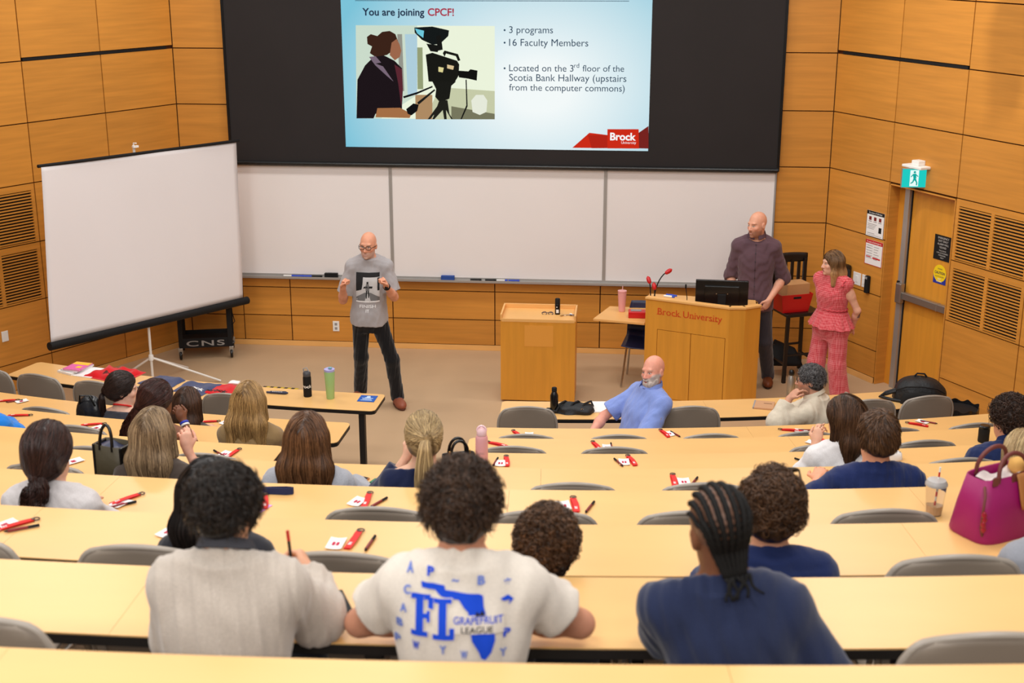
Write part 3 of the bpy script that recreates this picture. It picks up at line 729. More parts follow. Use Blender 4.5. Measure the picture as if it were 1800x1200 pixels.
# black bottle and clutter on it
b = thing('spray_can', 'slim black can with white print standing on the small lectern', 'can', (-.70, 13.22, tz_))
mb = MB(); mb.lathe([(.026, 0), (.027, .004), (.027, .11), (.026, .112)], n=24); obj('body', mb, GLOSS_BLACK, b, smooth=40)
mb = MB(); mb.lathe([(.026, .113), (.026, .16), (.022, .166)], n=24); obj('cap', mb, MATT_BLACK, b, smooth=40)
mb = MB(); mb.box2((-.012, -.0285, .02), (.014, -.026, .055)); mb.box2((-.01, -.0285, .075), (.0, -.026, .085)); obj('print', mb, WHITE_PRINT, b)
t = thing('eyeglasses', 'folded dark eyeglasses lying beside the black can', 'glasses', (-.80, 13.2, tz_ + .012))
mb = MB()
for s in (-1, 1): mb.tube([(s * .032 + .024 * math.cos(q * PI / 6), .004 * math.sin(q), .0 + .016 * math.sin(q * PI / 6)) for q in range(12)], .0035, 6, closed=True)
mb.tube([(-.06, 0, .005), (-.02, .03, 0), (.05, .03, 0)], .003, 6); obj('frame', mb, NAVY_PL, t)
t = thing('key_ring', 'bunch of keys and badges lying beside the black can', 'keys', (-.62, 13.17, tz_ + .004))
mb = MB(); mb.tube([(.018 * math.cos(q * PI / 6), .018 * math.sin(q * PI / 6), .003) for q in range(12)], .002, 6, closed=True); obj('ring', mb, STEEL, t)
for i, (dx, dy, m) in enumerate(((.04, .01, STEEL), (-.03, -.02, mat('brass', (190, 150, 70), .35, metal=.8)), (.06, .03, WHITE), (.075, -.01, NAVY_PL))):
    mb = MB(); mb.box((dx, dy, .003 + .002 * i), (.05, .018, .004), rz=i); obj('key', mb, m, t)

# ---------------------------------------------------------------- side table, tumbler, red case, blue chair
t = thing('side_table', 'small pale wood table joined to the left of the lectern', 'table', (0, 13.75, 0))
tpoly = [(-.345, 13.56), (.19, 13.44), (.215, 13.66), (.27, 13.68), (.27, 14.02), (-.18, 14.06)]
mb = MB(); mb.slab(tpoly, .725, .75); obj('tabletop', mb, WOOD_PALE, t, wc=True, bevel=.003)
for q in ((.245, 13.98), (.245, 13.74)):
    mb = MB(); mb.box2((q[0] - .015, q[1] - .015, 0), (q[0] + .015, q[1] + .015, .725)); obj('leg', mb, BLACK_METAL, t, wc=True)
mb = MB(); mb.box2((-.05, 13.60, .69), (.12, 13.64, .725)); obj('bracket', mb, BLACK_METAL, t, wc=True)
t = thing('pink_tumbler', 'pale pink ribbed tumbler with a straw on the side table', 'cup', (-.05, 13.86, .75))
PINK = mat('pink_tumbler', (226, 160, 158), .3, .5)
mb = MB(); prof = [(.03, 0), (.033, .005)] + [(.034 + .011 * i / 10 + (.0012 if i % 2 else 0), .01 + .20 * i / 10) for i in range(11)] + [(.046, .22)]; mb.lathe(prof, n=28); obj('cup', mb, PINK, t, smooth=60)
mb = MB(); mb.lathe([(.047, .218), (.048, .228), (.03, .234)], n=28); obj('lid', mb, PINK, t, smooth=40)
mb = MB(); mb.tube([(0, 0, .1), (.004, 0, .28)], .004, 8); obj('straw', mb, mat('clear_pink', (236, 190, 186), .2), t)
t = thing('red_case', 'red box with clear top window on the side table', 'box', (.12, 13.66, .75))
mb = MB(); mb.box((0, 0, .035), (.2, .12, .07)); obj('box', mb, RED_PL, t, bevel=.008); mb = MB(); mb.box((-.02, 0, .0715), (.11, .07, .004)); obj('window', mb, mat('grey_window', (130, 120, 120), .2), t)
t = thing('plastic_chair', 'navy blue plastic chair with chrome legs behind the lectern', 'chair', (.20, 13.74, 0), R(172))
mb = MB(); mb.grid(lambda u, v: ((2 * u - 1) * .22 * (1 - .15 * (v ** 3)), -.21 - .05 * v - .03 + .03 * (2 * u - 1) ** 2, .50 + .33 * v), 10, 10); obj('backrest', mb, NAVY_PL, t, smooth=180, solid=.008)
mb = MB(); mb.grid(lambda u, v: ((2 * u - 1) * .22, -.22 + .44 * v, .45 + .02 * (2 * u - 1) ** 2 - .01 * v + (.06 * (1 - v / .12) ** 2 if v < .12 else 0)), 10, 14); obj('seat', mb, NAVY_PL, t, smooth=180, solid=.008)
for sx in (-1, 1):
    for ya, yb in ((.14, .21), (-.12, -.22)):
        mb = MB(); mb.tube([(sx * .17, ya, .44), (sx * .21, yb, .01)], .011, 8); obj('leg', mb, CHROME, t, smooth=60)

# ---------------------------------------------------------------- black stool with red bin and cardboard box
t = thing('bar_chair', 'tall black wooden chair with slatted back in the right corner', 'chair', (1.80, 14.12, 0), R(22))
BLKW = mat('black_stained_wood', (18, 15, 16), .35, .5)
mb = MB(); mb.box((0, 0, .74), (.42, .42, .04)); obj('seat', mb, BLKW, t, bevel=.012)
for sx in (-1, 1):
    for sy in (-1, 1):
        mb = MB(); x, y = sx * .18, sy * .18
        zt = .72 if sy < 0 else 1.26
        mb.hexa([(x * 1.12 - .018, y * 1.12 - .018, 0), (x * 1.12 + .018, y * 1.12 - .018, 0), (x * 1.12 + .018, y * 1.12 + .018, 0), (x * 1.12 - .018, y * 1.12 + .018, 0)], [(x - .018, y - .018, zt), (x + .018, y - .018, zt), (x + .018, y + .018, zt), (x - .018, y + .018, zt)])
        obj('leg', mb, BLKW, t, bevel=.003)
for a, b, z in (((-.19, -.19), (.19, -.19), .30), ((-.19, .19), (.19, .19), .30), ((-.19, -.19), (-.19, .19), .20), ((.19, -.19), (.19, .19), .20)):
    mb = MB(); mb.tube([(*a, z), (*b, z)], .014, 8); obj('foot_rail', mb, BLKW, t)
mb = MB(); mb.grid(lambda u, v: ((2 * u - 1) * .21, .19 + .02 * (1 - (2 * u - 1) ** 2), 1.22 + .09 * v + .012 * math.cos((2 * u - 1) * 1.5) * v), 10, 3); obj('top_rail', mb, BLKW, t, solid=.025, smooth=60)
for i in range(4):
    mb = MB(); mb.box((-.12 + .08 * i, .20, 1.0), (.035, .014, .50)); obj('back_slat', mb, BLKW, t)
bn = thing('red_bin', 'red plastic bin with a hand slot on the seat of the tall black chair', 'bin', (1.74, 14.05, .76), R(22))
mb = MB()
def bin_pts(w, d, z): return [(-w, -d, z), (w, -d, z), (w, d, z), (-w, d, z)]
o = bin_pts(.15, .11, 0); o2 = bin_pts(.185, .135, .20); i2 = bin_pts(.178, .128, .20); i1 = bin_pts(.143, .103, .012)
mb.add(o + o2 + i2 + i1, [(3, 2, 1, 0)] + [(a, (a + 1) % 4, 4 + (a + 1) % 4, 4 + a) for a in range(4)] + [(4 + a, 4 + (a + 1) % 4, 8 + (a + 1) % 4, 8 + a) for a in range(4)] + [(8 + a, 8 + (a + 1) % 4, 12 + (a + 1) % 4, 12 + a) for a in range(4)] + [(12, 13, 14, 15)]); obj('tub', mb, RED_PL, bn, bevel=.004)
mb = MB(); mb.box((0, -.133, .165), (.09, .006, .022)); obj('hand_slot', mb, MATT_BLACK, bn, bevel=.004)
mb = MB(); mb.box((.02, 0, .16), (.27, .19, .16), rz=R(4)); tag(obj('cardboard_box', mb, mat('cardboard', (196, 148, 100), .85, .2, var=.05), loc=(1.745, 14.06, .82), rz=R(20), bevel=.003), 'brown cardboard box sticking out of the red bin', 'box')
mb = MB(); mb.grid(lambda u, v: ((2 * u - 1) * (.19 - .09 * v), -.12 + .24 * v - .1 * v * u, .02 + .20 * math.sin(v * PI / 2) * (1 - .3 * u)), 8, 8); tag(obj('dark_cloth_bag', mb, MATT_BLACK, loc=(1.72, 14.22, .10), smooth=180, solid=.05), 'slack black bag under the tall black chair', 'bag')

# black box on the right wall behind the woman
w = thing('wall_dispenser', 'black rounded dispenser on the right wall behind the woman in red', 'dispenser', wallP('R', .38, 1.03, 0))
mb = MB()
def rbx(mb, s0, s1, za, zb, o0, o1, mi=0): rb(mb, s0, s1, za, zb, o0, o1, mi)
rbx(mb, .26, .49, .93, 1.20, 0, .11); obj('case', mb, GLOSS_BLACK, w, wc=True, bevel=.03)
mb = MB(); rbx(mb, .33, .42, 1.13, 1.15, .105, .112); obj('maker_label', mb, mat('grey_label', (130, 130, 135), .5), w, wc=True)

# ---------------------------------------------------------------- things on the right wall
t = thing('exit_sign', 'lit green running-man exit sign above the door', 'exit sign', wallP('R', 1.3, 2.4, 0))
O = .16
mb = MB(); rbx(mb, 1.25, 1.52, 2.385, 2.412, .0, .13); rbx(mb, 1.34, 1.44, 2.412, 2.46, .0, .09); obj('housing', mb, WHITE, t, wc=True, bevel=.006)
# the lit panel faces the hall (turned toward the seats)
c0 = wallP('R', 1.415, 2.295, .09); xr = Vector((1, 0.05, 0)).normalized(); yn = xr.cross(Vector((0, 0, 1))) 
def sg(mb, x0, z0, x1, z1, mi, o): mb.add([c0 + xr * x0 + yn * o + Vector((0, 0, z0)), c0 + xr * x1 + yn * o + Vector((0, 0, z0)), c0 + xr * x1 + yn * o + Vector((0, 0, z1)), c0 + xr * x0 + yn * o + Vector((0, 0, z1))], [(0, 1, 2, 3)], mi)
mb = MB(); q = [c0 + xr * x + yn * o + Vector((0, 0, -.10)) for x, o in ((-.135, 0), (.115, 0), (.115, -.03), (-.135, -.03))]; mb.hexa(q, [p + Vector((0, 0, .19)) for p in q]); obj('panel_body', mb, ALU, t, wc=True)
mb = MB(); sg(mb, -.13, -.095, .11, .085, 0, .002); sg(mb, -.055, -.085, .03, .075, 1, .004)
def poly(mb, pts, mi, o): mb.add([c0 + xr * x + yn * o + Vector((0, 0, z)) for x, z in pts], [tuple(range(len(pts)))], mi)
poly(mb, [(-.012 + .012 * math.cos(a * PI / 4), .055 + .012 * math.sin(a * PI / 4)) for a in range(8)], 2, .006)
poly(mb, [(-.03, .038), (.002, .042), (.008, -.005), (-.02, -.012)], 2, .006); poly(mb, [(-.02, -.008), (.004, -.008), (.022, -.05), (.02, -.075), (.008, -.075), (.008, -.048)], 2, .006)
poly(mb, [(-.02, -.005), (-.002, -.012), (-.022, -.05), (-.045, -.062), (-.048, -.052), (-.03, -.04)], 2, .006); poly(mb, [(.0, .038), (.026, .016), (.022, .008), (-.002, .026)], 2, .006); poly(mb, [(-.028, .036), (-.05, .01), (-.044, .004), (-.022, .026)], 2, .006)
obj('lit_face', mb, [emit_mat('exit_green', (34, 206, 196), 1.0), emit_mat('exit_white', (235, 255, 250), 1.0), emit_mat('exit_figure', (20, 170, 160), 1.0)], t, wc=True)

def wall_sheet(name, lab, cat, s0, s1, za, zb, o, mats, draw, side='R'):
    t = thing(name, lab, cat, wallP(side, (s0 + s1) / 2, za, o))
    mb = MB(); rb(mb, s0, s1, za, zb, o, o + .003); obj('sheet', mb, mats[0], t, wc=True)
    mb = MB()
    def rect(a, b, c, d, mi): rb(mb, s0 + (s1 - s0) * a, s0 + (s1 - s0) * b, za + (zb - za) * c, za + (zb - za) * d, o + .003, o + .0036, mi)
    def txt(s, a, b, mi, h, w=None): put_text(mb, s, wallP(side, s0 + (s1 - s0) * a, za + (zb - za) * b, o + .0042), DR, (0, 0, 1), height=h, width=w, mi=mi, align='c')
    draw(rect, txt); obj('print', mb, list(mats[1:]), t, wc=True)
    return t
GREY_PRINT = mat('grey_print', (150, 145, 145), .7); RED_PRINT = mat('red_print', (200, 30, 34), .6)
def d1_(rect, txt):
    rect(0, 1, .86, 1, 0); txt('In case of threat', .5, .90, 1, .018, .2)
    for i in range(3): rect(.14 + .28 * i, .28 + .28 * i, .64, .78, 2); rect(.12 + .28 * i, .3 + .28 * i, .58, .61, 3)
    for i in range(4): rect(.08, .6 - .05 * i, .48 - .06 * i, .50 - .06 * i, 3)
    rect(.72, .88, .2, .42, 0); rect(.08, .5, .12, .14, 3); rect(.08, .9, .06, .075, 3)
    rect(0, .015, 0, 1, 0); rect(.985, 1, 0, 1, 0); rect(0, 1, 0, .015, 0)
wall_sheet('safety_poster', 'upper white safety poster with a black header beside the door', 'poster', .655, .925, 1.56, 1.83, 0.002, [PAPER, MATT_BLACK, WHITE_PRINT, DKRED, GREY_PRINT], d1_)
def d2_(rect, txt):
    rect(0, 1, .85, 1, 0); txt('In case of emergency', .5, .89, 1, .018, .22)
    for i in range(6): rect(.07, .42, .76 - .1 * i, .78 - .1 * i, 2); rect(.5, .8 - .04 * (i % 3), .74 - .1 * i, .76 - .1 * i, 2)
    rect(.07, .35, .3, .34, 0); rect(.45, .9, .27, .33, 0); rect(.07, .3, .66, .69, 2); rect(0, .02, 0, 1, 0); rect(.98, 1, 0, 1, 0); rect(0, 1, 0, .02, 0)
wall_sheet('safety_poster', 'lower white safety poster with a red header beside the door', 'poster', .67, .935, 1.26, 1.525, 0.002, [PAPER, RED_PRINT, WHITE_PRINT, GREY_PRINT], d2_)
def d3_(rect, txt):
    for i, s in enumerate(('EMERGENCY', 'EXIT ONLY', 'ALARM WILL', 'SOUND')): txt(s, .5, .86 - .125 * i, 0, .019)
    for i, s in enumerate(('THIS DOOR', 'FOR AUTHORIZED', 'PERSONNEL', 'ONLY')): txt(s, .5, .36 - .095 * i, 0, .013)
wall_sheet('door_sign', 'black sign with white emergency wording on the exit door', 'sign', 1.53, 1.775, 1.485, 1.735, dz + .002, [MATT_BLACK, mat('sign_white', (200, 196, 190), .6)], d3_)
t = thing('caution_sticker', 'yellow and blue caution sticker on the exit door', 'sticker', wallP('R', 1.64, 1.25, dz))
mb = MB(); rb(mb, 1.555, 1.73, 1.245, 1.36, dz + .001, dz + .003); obj('blue_field', mb, mat('sticker_blue', (34, 50, 150), .5), t, wc=True)
mb = MB(); mb.add([wallP('R', 1.6425 + .088 * math.cos(a * PI / 12), 1.352 + .088 * math.sin(a * PI / 12), dz + .0045) for a in range(24)], [tuple(range(24))]); obj('yellow_disc', mb, mat('sticker_yellow', (240, 206, 20), .5), t, wc=True)
mb = MB(); put_text(mb, 'CAUTION', wallP('R', 1.6425, 1.345, dz + .006), DR, (0, 0, 1), width=.14, height=.026, mi=0, align='c', bold=.02)
put_text(mb, 'STAND', wallP('R', 1.6425, 1.39, dz + .006), DR, (0, 0, 1), height=.014, mi=0, align='c')
for i, s in enumerate(('AUTO DOOR', 'KEEP', 'MOVING')): put_text(mb, s, wallP('R', 1.6425, 1.312 - .025 * i, dz + .006), DR, (0, 0, 1), height=.014, mi=1 if i else 0, align='c')
obj('wording', mb, [mat('sticker_navy', (20, 26, 70), .5), WHITE_PRINT], t, wc=True)
for s0, s1, lab in ((.515, .635, 'wide white switch plate on the wall beside the door'), (.655, .725, 'narrow white switch plate beside the black holder')):
    t = thing('switch_plate', lab, 'switch', wallP('R', (s0 + s1) / 2, 1.0, 0)); mb = MB(); rbx(mb, s0, s1, 1.0, 1.135, 0, .008); obj('plate', mb, WHITE, t, wc=True, bevel=.003)
    mb = MB(); m_ = (s0 + s1) / 2; rbx(mb, m_ - .018, m_ + .018, 1.035, 1.10, .008, .013); obj('rocker', mb, WHITE, t, wc=True)
t = thing('wall_holder', 'slim black holder on the wall right of the switches', 'holder', wallP('R', .76, .95, 0)); mb = MB(); rbx(mb, .735, .79, .955, 1.145, 0, .045); obj('case', mb, MATT_BLACK, t, wc=True, bevel=.012); mb = MB(); rbx(mb, .745, .78, 1.11, 1.135, .045, .048); obj('grey_button', mb, GREY_PRINT, t, wc=True)
t = thing('switch_plate', 'white plate low on the left wall below the grilles', 'switch', wallP('L', 2.42, .62, 0)); mb = MB()
q = [wallP('L', 2.385, .61, 0), wallP('L', 2.46, .61, 0), wallP('L', 2.46, .61, .008), wallP('L', 2.385, .61, .008)]; mb.hexa(q, [p + Vector((0, 0, .11)) for p in q]); obj('plate', mb, WHITE, t, wc=True, bevel=.003)
t = thing('wall_outlet', 'white power outlet on the front wall behind the man in the grey t-shirt', 'outlet', (-3.34, D_WALL, .2))
mb = MB(); mb.box((0, -.005, .045), (.075, .01, .12)); obj('plate', mb, WHITE, t, bevel=.003)
mb = MB()
for z in (.02, .07): mb.box((0, -.0105, z), (.03, .002, .03)); 
obj('socket', mb, GREY_PRINT, t)
# markers and erasers on the tray
TR = [(507, 480, 'marker', 'white marker at the left end of the tray', WHITE), (524, 480, 'marker', 'blue-capped marker in the left group on the tray', BLUE), (538, 481, 'marker', 'second blue-capped marker in the left group on the tray', BLUE), (556, 481, 'marker', 'black marker in the left group on the tray', MATT_BLACK), (582, 481, 'board_eraser', 'black board eraser left of the man in the grey t-shirt', MATT_BLACK),
      (787, 485, 'board_eraser', 'blue board eraser on the tray in the middle', mat('blue_felt', (38, 74, 150), .8)), (836, 488, 'marker', 'black marker left in the right group on the tray', MATT_BLACK), (862, 489, 'marker', 'black marker lying second in the right group', MATT_BLACK), (882, 489, 'marker', 'white marker with blue cap in the right group', WHITE), (903, 490, 'marker', 'blue marker at the right end of the right group', BLUE)]
for px, py, nm, lab, m in TR:
    p = at_y(px, py, D_WALL - .06); mb = MB()
    if nm == 'marker': mb.tube([(-.06, 0, .01), (.035, 0, .01)], .009, 10, 0); mb.tube([(.035, 0, .01), (.065, 0, .01)], .0105, 10, 1); ms = [m, BLUE if m is WHITE else m]; cat = 'marker'
    else: mb.box((0, 0, .02), (.15, .045, .04), 0); mb.box((0, 0, .044), (.15, .047, .012), 1); ms = [m, m]; cat = 'eraser'
    tag(obj(nm, mb, ms, loc=(p.x, D_WALL - .055, .839), bevel=.002), lab, cat, 'board pens and erasers on the tray')

# ---------------------------------------------------------------- portable tripod screen
t = thing('tripod_screen', 'large white roll-up screen on a tripod at the left of the stage', 'screen', at_z(270, 682, 0))
TL, TR_, BL, BR = (68, 290), (413, 246), (90, 605), (425, 527)
# the screen hangs in a vertical plane over the tripod foot
foot = at_z(268, 654, 0)
pa = at_z(270, 682, 0)
def find_plane():
    # choose plane through the foot whose top corners are level
    best = None
    for i in range(-60, 61):
        a = R(i); d = Vector((math.cos(a), math.sin(a), 0)); n = Vector((-d.y, d.x, 0))
        def hit(px, py):
            v = Vector(_ray(px, py)); c = Vector(_C); tt = ((pa - c).dot(n)) / v.dot(n); return c + v * tt
        e = abs(hit(72, 292).z - hit(410, 248).z) + abs(hit(90, 600).z - hit(430, 522).z)
        if best is None or e < best[0]: best = (e, a, hit, d, n)
    return best
e_, a_s, hitS, dS, nS = find_plane()
q = [hitS(69, 291), hitS(413, 247), hitS(424, 523), hitS(87, 601)]
if nS.y > 0: nF = -nS
else: nF = nS
SA = q[0] + nF * .03; SB = q[1] + nF * .03; SCc = q[2] + nF * .03; SD = q[3] + nF * .03
def fab(u, v):
    # v 0 bottom..1 top
    a = SD.lerp(SCc, u); b = SA.lerp(SB, u); p = a.lerp(b, v)
    return p + nF * (0.012 * math.sin(u * 9 + v * 2.5) * (1 - v * .3) * v + 0.01 * math.sin(u * 3 - v * 4) * (1 - v))
mb = MB(); mb.grid(fab, 40, 30); obj('fabric', mb, FABRIC_WHITE, t, wc=True, smooth=180, solid=.002)
mb = MB(); mb.tube([SA - dS * .03, SB + dS * .03], .016, 10); obj('top_bar', mb, MATT_BLACK, t, wc=True, smooth=60)
mb = MB()
for z0, r in ((-.03, .04),):
    mb.tube([SD - dS * .02 + Vector((0, 0, -.035)), SCc + dS * .06 + Vector((0, 0, -.035))], .042, 14)
cs = obj('roller_case', mb, MATT_BLACK, t, wc=True, smooth=60)
mb = MB(); mb.tube([SCc + dS * .055 + Vector((0, 0, -.035)), SCc + dS * .075 + Vector((0, 0, -.035))], .045, 14); mb.tube([SD - dS * .035 + Vector((0, 0, -.035)), SD - dS * .02 + Vector((0, 0, -.035))], .045, 14); obj('end_cap', mb, BLACK_METAL, cs, wc=True, smooth=60)
mb = MB(); c_ = SCc + dS * .0 + Vector((0, 0, -.01)) + nF * .04; mb.box(c_, (.05, .006, .012), rz=a_s); obj('maker_plate', mb, GREY_PRINT, cs, wc=True)
WTUBE = mat('white_enamel_tube', (226, 220, 212), .35, .5)
ztop = q[0].z
mb = MB(); mb.tube([pa + Vector((0, 0, .12)), Vector((pa.x, pa.y, ztop + .05))], .014, 10); obj('pole', mb, WTUBE, t, wc=True, smooth=60)
mb = MB(); c_ = Vector((pa.x, pa.y, ztop + .04)); mb.tube([c_, c_ + Vector((0, 0, .03)), c_ + nF * .05 + Vector((0, 0, .035))], .007, 8); mb.box(c_ + nF * .03, (.06, .03, .02), rz=a_s); obj('hook', mb, WHITE, t, wc=True)
hub = pa + Vector((0, 0, .34))
for px, py in ((388, 669), (200, 672), (330, 646)):
    f_ = at_z(px, py, 0.012); mb = MB(); mb.tube([hub, f_], .012, 8)
    lg = obj('leg', mb, WTUBE, t, wc=True, smooth=60)
    mb = MB(); m_ = hub.lerp(f_, .5); mb.tube([pa + Vector((0, 0, .14)), m_], .005, 6); obj('brace', mb, WTUBE, lg, wc=True)
mb = MB(); mb.lathe([(.024, -.03), (.028, 0), (.024, .03)], hub, 12); obj('hub', mb, WHITE, t, wc=True, smooth=60)

# ---------------------------------------------------------------- black equipment cart with white stencil letters
t = thing('equipment_cart', 'black wheeled cart with white stencil letters behind the tripod screen', 'cart', (-4.75, 14.33, 0), R(14))
CW, CDp = .29, .20
for z, h in ((.14, .05), (.86, .05)):
    mb = MB(); mb.box((0, 0, z + h / 2), (CW * 2, CDp * 2, h)); mb.box((0, -CDp + .005, z + h), (CW * 2, .012, .11)); mb.box((0, CDp - .005, z + h + .02), (CW * 2, .012, .05)); obj('shelf', mb, MATT_BLACK, t, bevel=.006)
for sx in (-1, 1):
    for sy in (-1, 1):
        mb = MB(); mb.box((sx * (CW - .02), sy * (CDp - .02), .52), (.05, .05, .74)); obj('post', mb, MATT_BLACK, t, bevel=.006)
        cst = MB(); cst.lathe([(.045, -.014), (.05, -.008), (.05, .008), (.045, .014)], (sx * (CW - .01), sy * (CDp - .02), .05), 18, M=Matrix.Rotation(PI / 2, 4, 'Y')); cw = obj('caster', cst, GLOSS_BLACK, t, smooth=40)
        mb = MB(); mb.box((sx * (CW - .01), sy * (CDp - .02), .10), (.05, .03, .07)); obj('fork', mb, STEEL, cw, bevel=.004)
mb = MB(); put_text(mb, 'CNS', (-.21, -CDp - .0025, .158), (1, 0, 0), (0, 0, 1), width=.42, height=.062, bold=.01, space=1.15); obj('stencil_letters', mb, mat('chalk_white', (150, 146, 142), .9), t)
mb = MB(); mb.tube([(.29, -.1, .62), (.31, -.12, .5), (.33, -.1, .40), (.30, -.1, .36)], .005, 6); obj('cable', mb, MATT_BLACK, t)

# loudspeaker hung high by the right wall (above the picture), whose shadow falls on the panels
t = thing('loudspeaker', 'black loudspeaker hung high beside the right wall', 'loudspeaker', (2.74, 11.78, 4.58), R(-40))
mb = MB(); mb.hexa([(-.10, -.10, -.30), (.10, -.10, -.30), (.06, .08, -.20), (-.06, .08, -.20)], [(-.16, -.16, .30), (.16, -.16, .30), (.12, .12, .30), (-.12, .12, .30)]); obj('cabinet', mb, MATT_BLACK, t, bevel=.01)
mb = MB(); mb.tube([(0, 0, .3), (0, 0, 1.0)], .02, 8); obj('hanger', mb, BLACK_METAL, t)
# ---------------------------------------------------------------- welcome kits: red lanyard, white card, pen
def make_lanyard(label, loc, rz, grp):
    t = thing('lanyard', label, 'lanyard', loc, rz, grp)
    mb = MB()
    mb.grid(lambda u, v: ((u - .5) * .026 + .003 * math.sin(v * 4), (v - .5) * .15, .006 + .004 * math.sin(v * PI)), 2, 10); mb.grid(lambda u, v: ((u - .5) * .026 - .004, (v - .5) * .146 - .003, .002), 2, 10)
    obj('strap', mb, RED, t, solid=.002)
    mb = MB(); mb.tube([(.014 * math.cos(q * PI / 5), .085 + .013 * math.sin(q * PI / 5), .006) for q in range(10)], .0028, 6, closed=True); mb.box((0, .073, .006), (.014, .012, .008)); obj('clip', mb, mat('bronze_metal', (96, 80, 70), .4, metal=.7), t)
    mb = MB()
    for i in range(3): mb.box((-.001, -.05 + .009 * i, .0098), (.013 - .002 * (i % 2), .005, .0008))
    obj('crest_print', mb, WHITE_PRINT, t)
    return t
def make_card(label, loc, rz, grp):
    t = thing('welcome_card', label, 'card', loc, rz, grp)
    mb = MB(); mb.grid(lambda u, v: ((u - .5) * .062, (v - .5) * .095, .003 + .004 * (2 * u - 1) ** 2), 4, 2); obj('card', mb, PAPER, t, solid=.002)
    mb = MB()
    for sx in (-1, 1): mb.box((sx * .008, -.006, .0062), (.010, .026, .001)); mb.box((sx * .008 + .004, -.004, .0064), (.004, .008, .001))
    obj('mark', mb, CARD_INK, t)
    return t
def make_pen(label, loc, rz, grp):
    t = thing('pen', label, 'pen', loc, rz, grp)
    mb = MB(); mb.tube([(0, -.055, .006), (0, .02, .006)], .0062, 8); obj('barrel', mb, DKRED, t, smooth=60)
    mb = MB(); mb.tube([(0, .02, .006), (0, .062, .006)], .0058, 8); mb.tube([(0, -.068, .006), (0, -.055, .006)], [.002, .005], 8); obj('grip', mb, MATT_BLACK, t, smooth=60)
    return t
PROTO = {}
def kit(kind, k, px, py, rz, lab):
    p = at_z(px, py, desk_z(k)); p.z = desk_z(k) + .0015
    a = ang_of(p) + R(rz)
    if kind not in PROTO: PROTO[kind] = {'L': make_lanyard, 'C': make_card, 'P': make_pen}[kind](lab, p, a, {'L': 'red welcome lanyards on the desks', 'C': 'white welcome cards on the desks', 'P': 'dark red pens on the desks'}[kind]); return PROTO[kind]
    return dup(PROTO[kind], p, a, lab)
WHERE = [ # row, place words, lanyard(px,py,rot), card, pen
 (2, 'on the left second-row desk nearest the left wall', (12, 705, -60), (39, 706, -30), (26, 706, -45)),
 (2, 'on the left second-row desk before the long-haired blonde', (365, 742, -70), (397, 743, -20), None),
 (3, 'on the left third-row desk by the blue sleeve', (33, 731, -70), None, None),
 (3, 'on the left third-row desk by the olive bag', (162, 747, -65), (171, 753, -30), (160, 755, 60)),
 (4, 'on the left fourth-row desk beside the olive bag', None, (205, 780, -15), (196, 783, -40)),
 (4, 'on the left fourth-row desk near its aisle end', (408, 799, -12), (396, 799, -15), (385, 798, 50)),
 (5, 'on the fifth desk right of the dark bun', None, (131, 812, -35), None),
 (2, 'on the right second-row desk nearest the aisle', (910, 764, 25), (930, 765, 0), None),
 (2, 'on the right second-row desk below the bearded man', (1169, 763, 15), (1176, 763, 10), (1187, 764, 25)),
 (2, 'on the right second-row desk below the man in cream', (1391, 757, 70), (1408, 758, 70), (1417, 757, 80)),
 (2, 'on the right second-row desk below the backpack', (1614, 747, 50), (1621, 742, 35), (1632, 743, 50)),
 (3, 'on the right third-row desk beside the pink bottle', (876, 782, 60), None, None),
 (3, 'on the right third-row desk, middle', (1049, 785, 15), (1067, 787, 0), (1075, 786, 0)),
 (3, 'on the right third-row desk by the girl in white', (1447, 776, 10), (1429, 779, 45), None),
 (4, 'on the right fourth-row desk beside the pink bottle', (891, 812, 5), (880, 815, 0), (871, 813, -10)),
 (4, 'on the right fourth-row desk, middle', (1111, 811, 12), (1097, 813, 0), (1087, 814, 20)),
 (4, 'on the right fourth-row desk left of the girl in white', None, None, (1412, 812, 40)),
 (5, 'on the fifth desk above the cornrows', (1185, 846, -2), (1202, 848, 0), (1220, 848, -25)),
 (6, 'on the sixth desk right of the low dark bun', (221, 879, -35), (213, 886, -25), (216, 889, -50)),
 (6, 'on the sixth desk left of the mop-haired man', (645, 881, 0), (629, 883, -20), (666, 885, -28)),
 (6, 'on the sixth desk right of the mop-haired man', (1011, 889, 5), (990, 890, 8), (1037, 893, -20)),
 (7, 'on the seventh desk at the left picture edge', (26, 925, -42), (12, 924, -30), (40, 931, -55)),
 (7, 'on the seventh desk left of the oatmeal sweater', (326, 942, -18), (298, 937, -22), None),
 (7, 'on the seventh desk left of the printed t-shirt', (622, 951, -8), (591, 957, -3), (651, 957, -8))]
for k, w, L_, C_, P_ in WHERE:
    if L_: kit('L', k, *L_, 'red lanyard with metal clip ' + w)
    if C_: kit('C', k, *C_, 'small white card with red mark ' + w)
    if P_: kit('P', k, *P_, 'dark red pen ' + w)

# ---------------------------------------------------------------- bottles
def bottle(name, lab, p, parts, cat='bottle', rz=0):
    t = thing(name, lab, cat, p, rz)
    for nm, prof, m in parts:
        mb = MB(); mb.lathe(prof, n=28); obj(nm, mb, m, t, smooth=40)
    return t
p = at_z(541, 696, .74)
b = bottle('water_bottle', 'black sports bottle with grey lid and white lettering on the left front desk', p, [('body', [(.034, 0), (.036, .006), (.036, .17), (.033, .185)], MATT_BLACK), ('lid', [(.033, .186), (.034, .19), (.034, .215), (.026, .225)], mat('dark_grey_lid', (70, 70, 74), .5))])
mb = MB(); mb.tube([(-.025, 0, .215), (-.03, 0, .25), (0, 0, .262), (.02, 0, .225)], .005, 8); obj('carry_loop', mb, mat('grey_loop', (150, 148, 146), .4), b, smooth=60)
mb = MB()
vs, fs = text_mesh('Brock', .02); w_ = max(v[0] for v in vs)
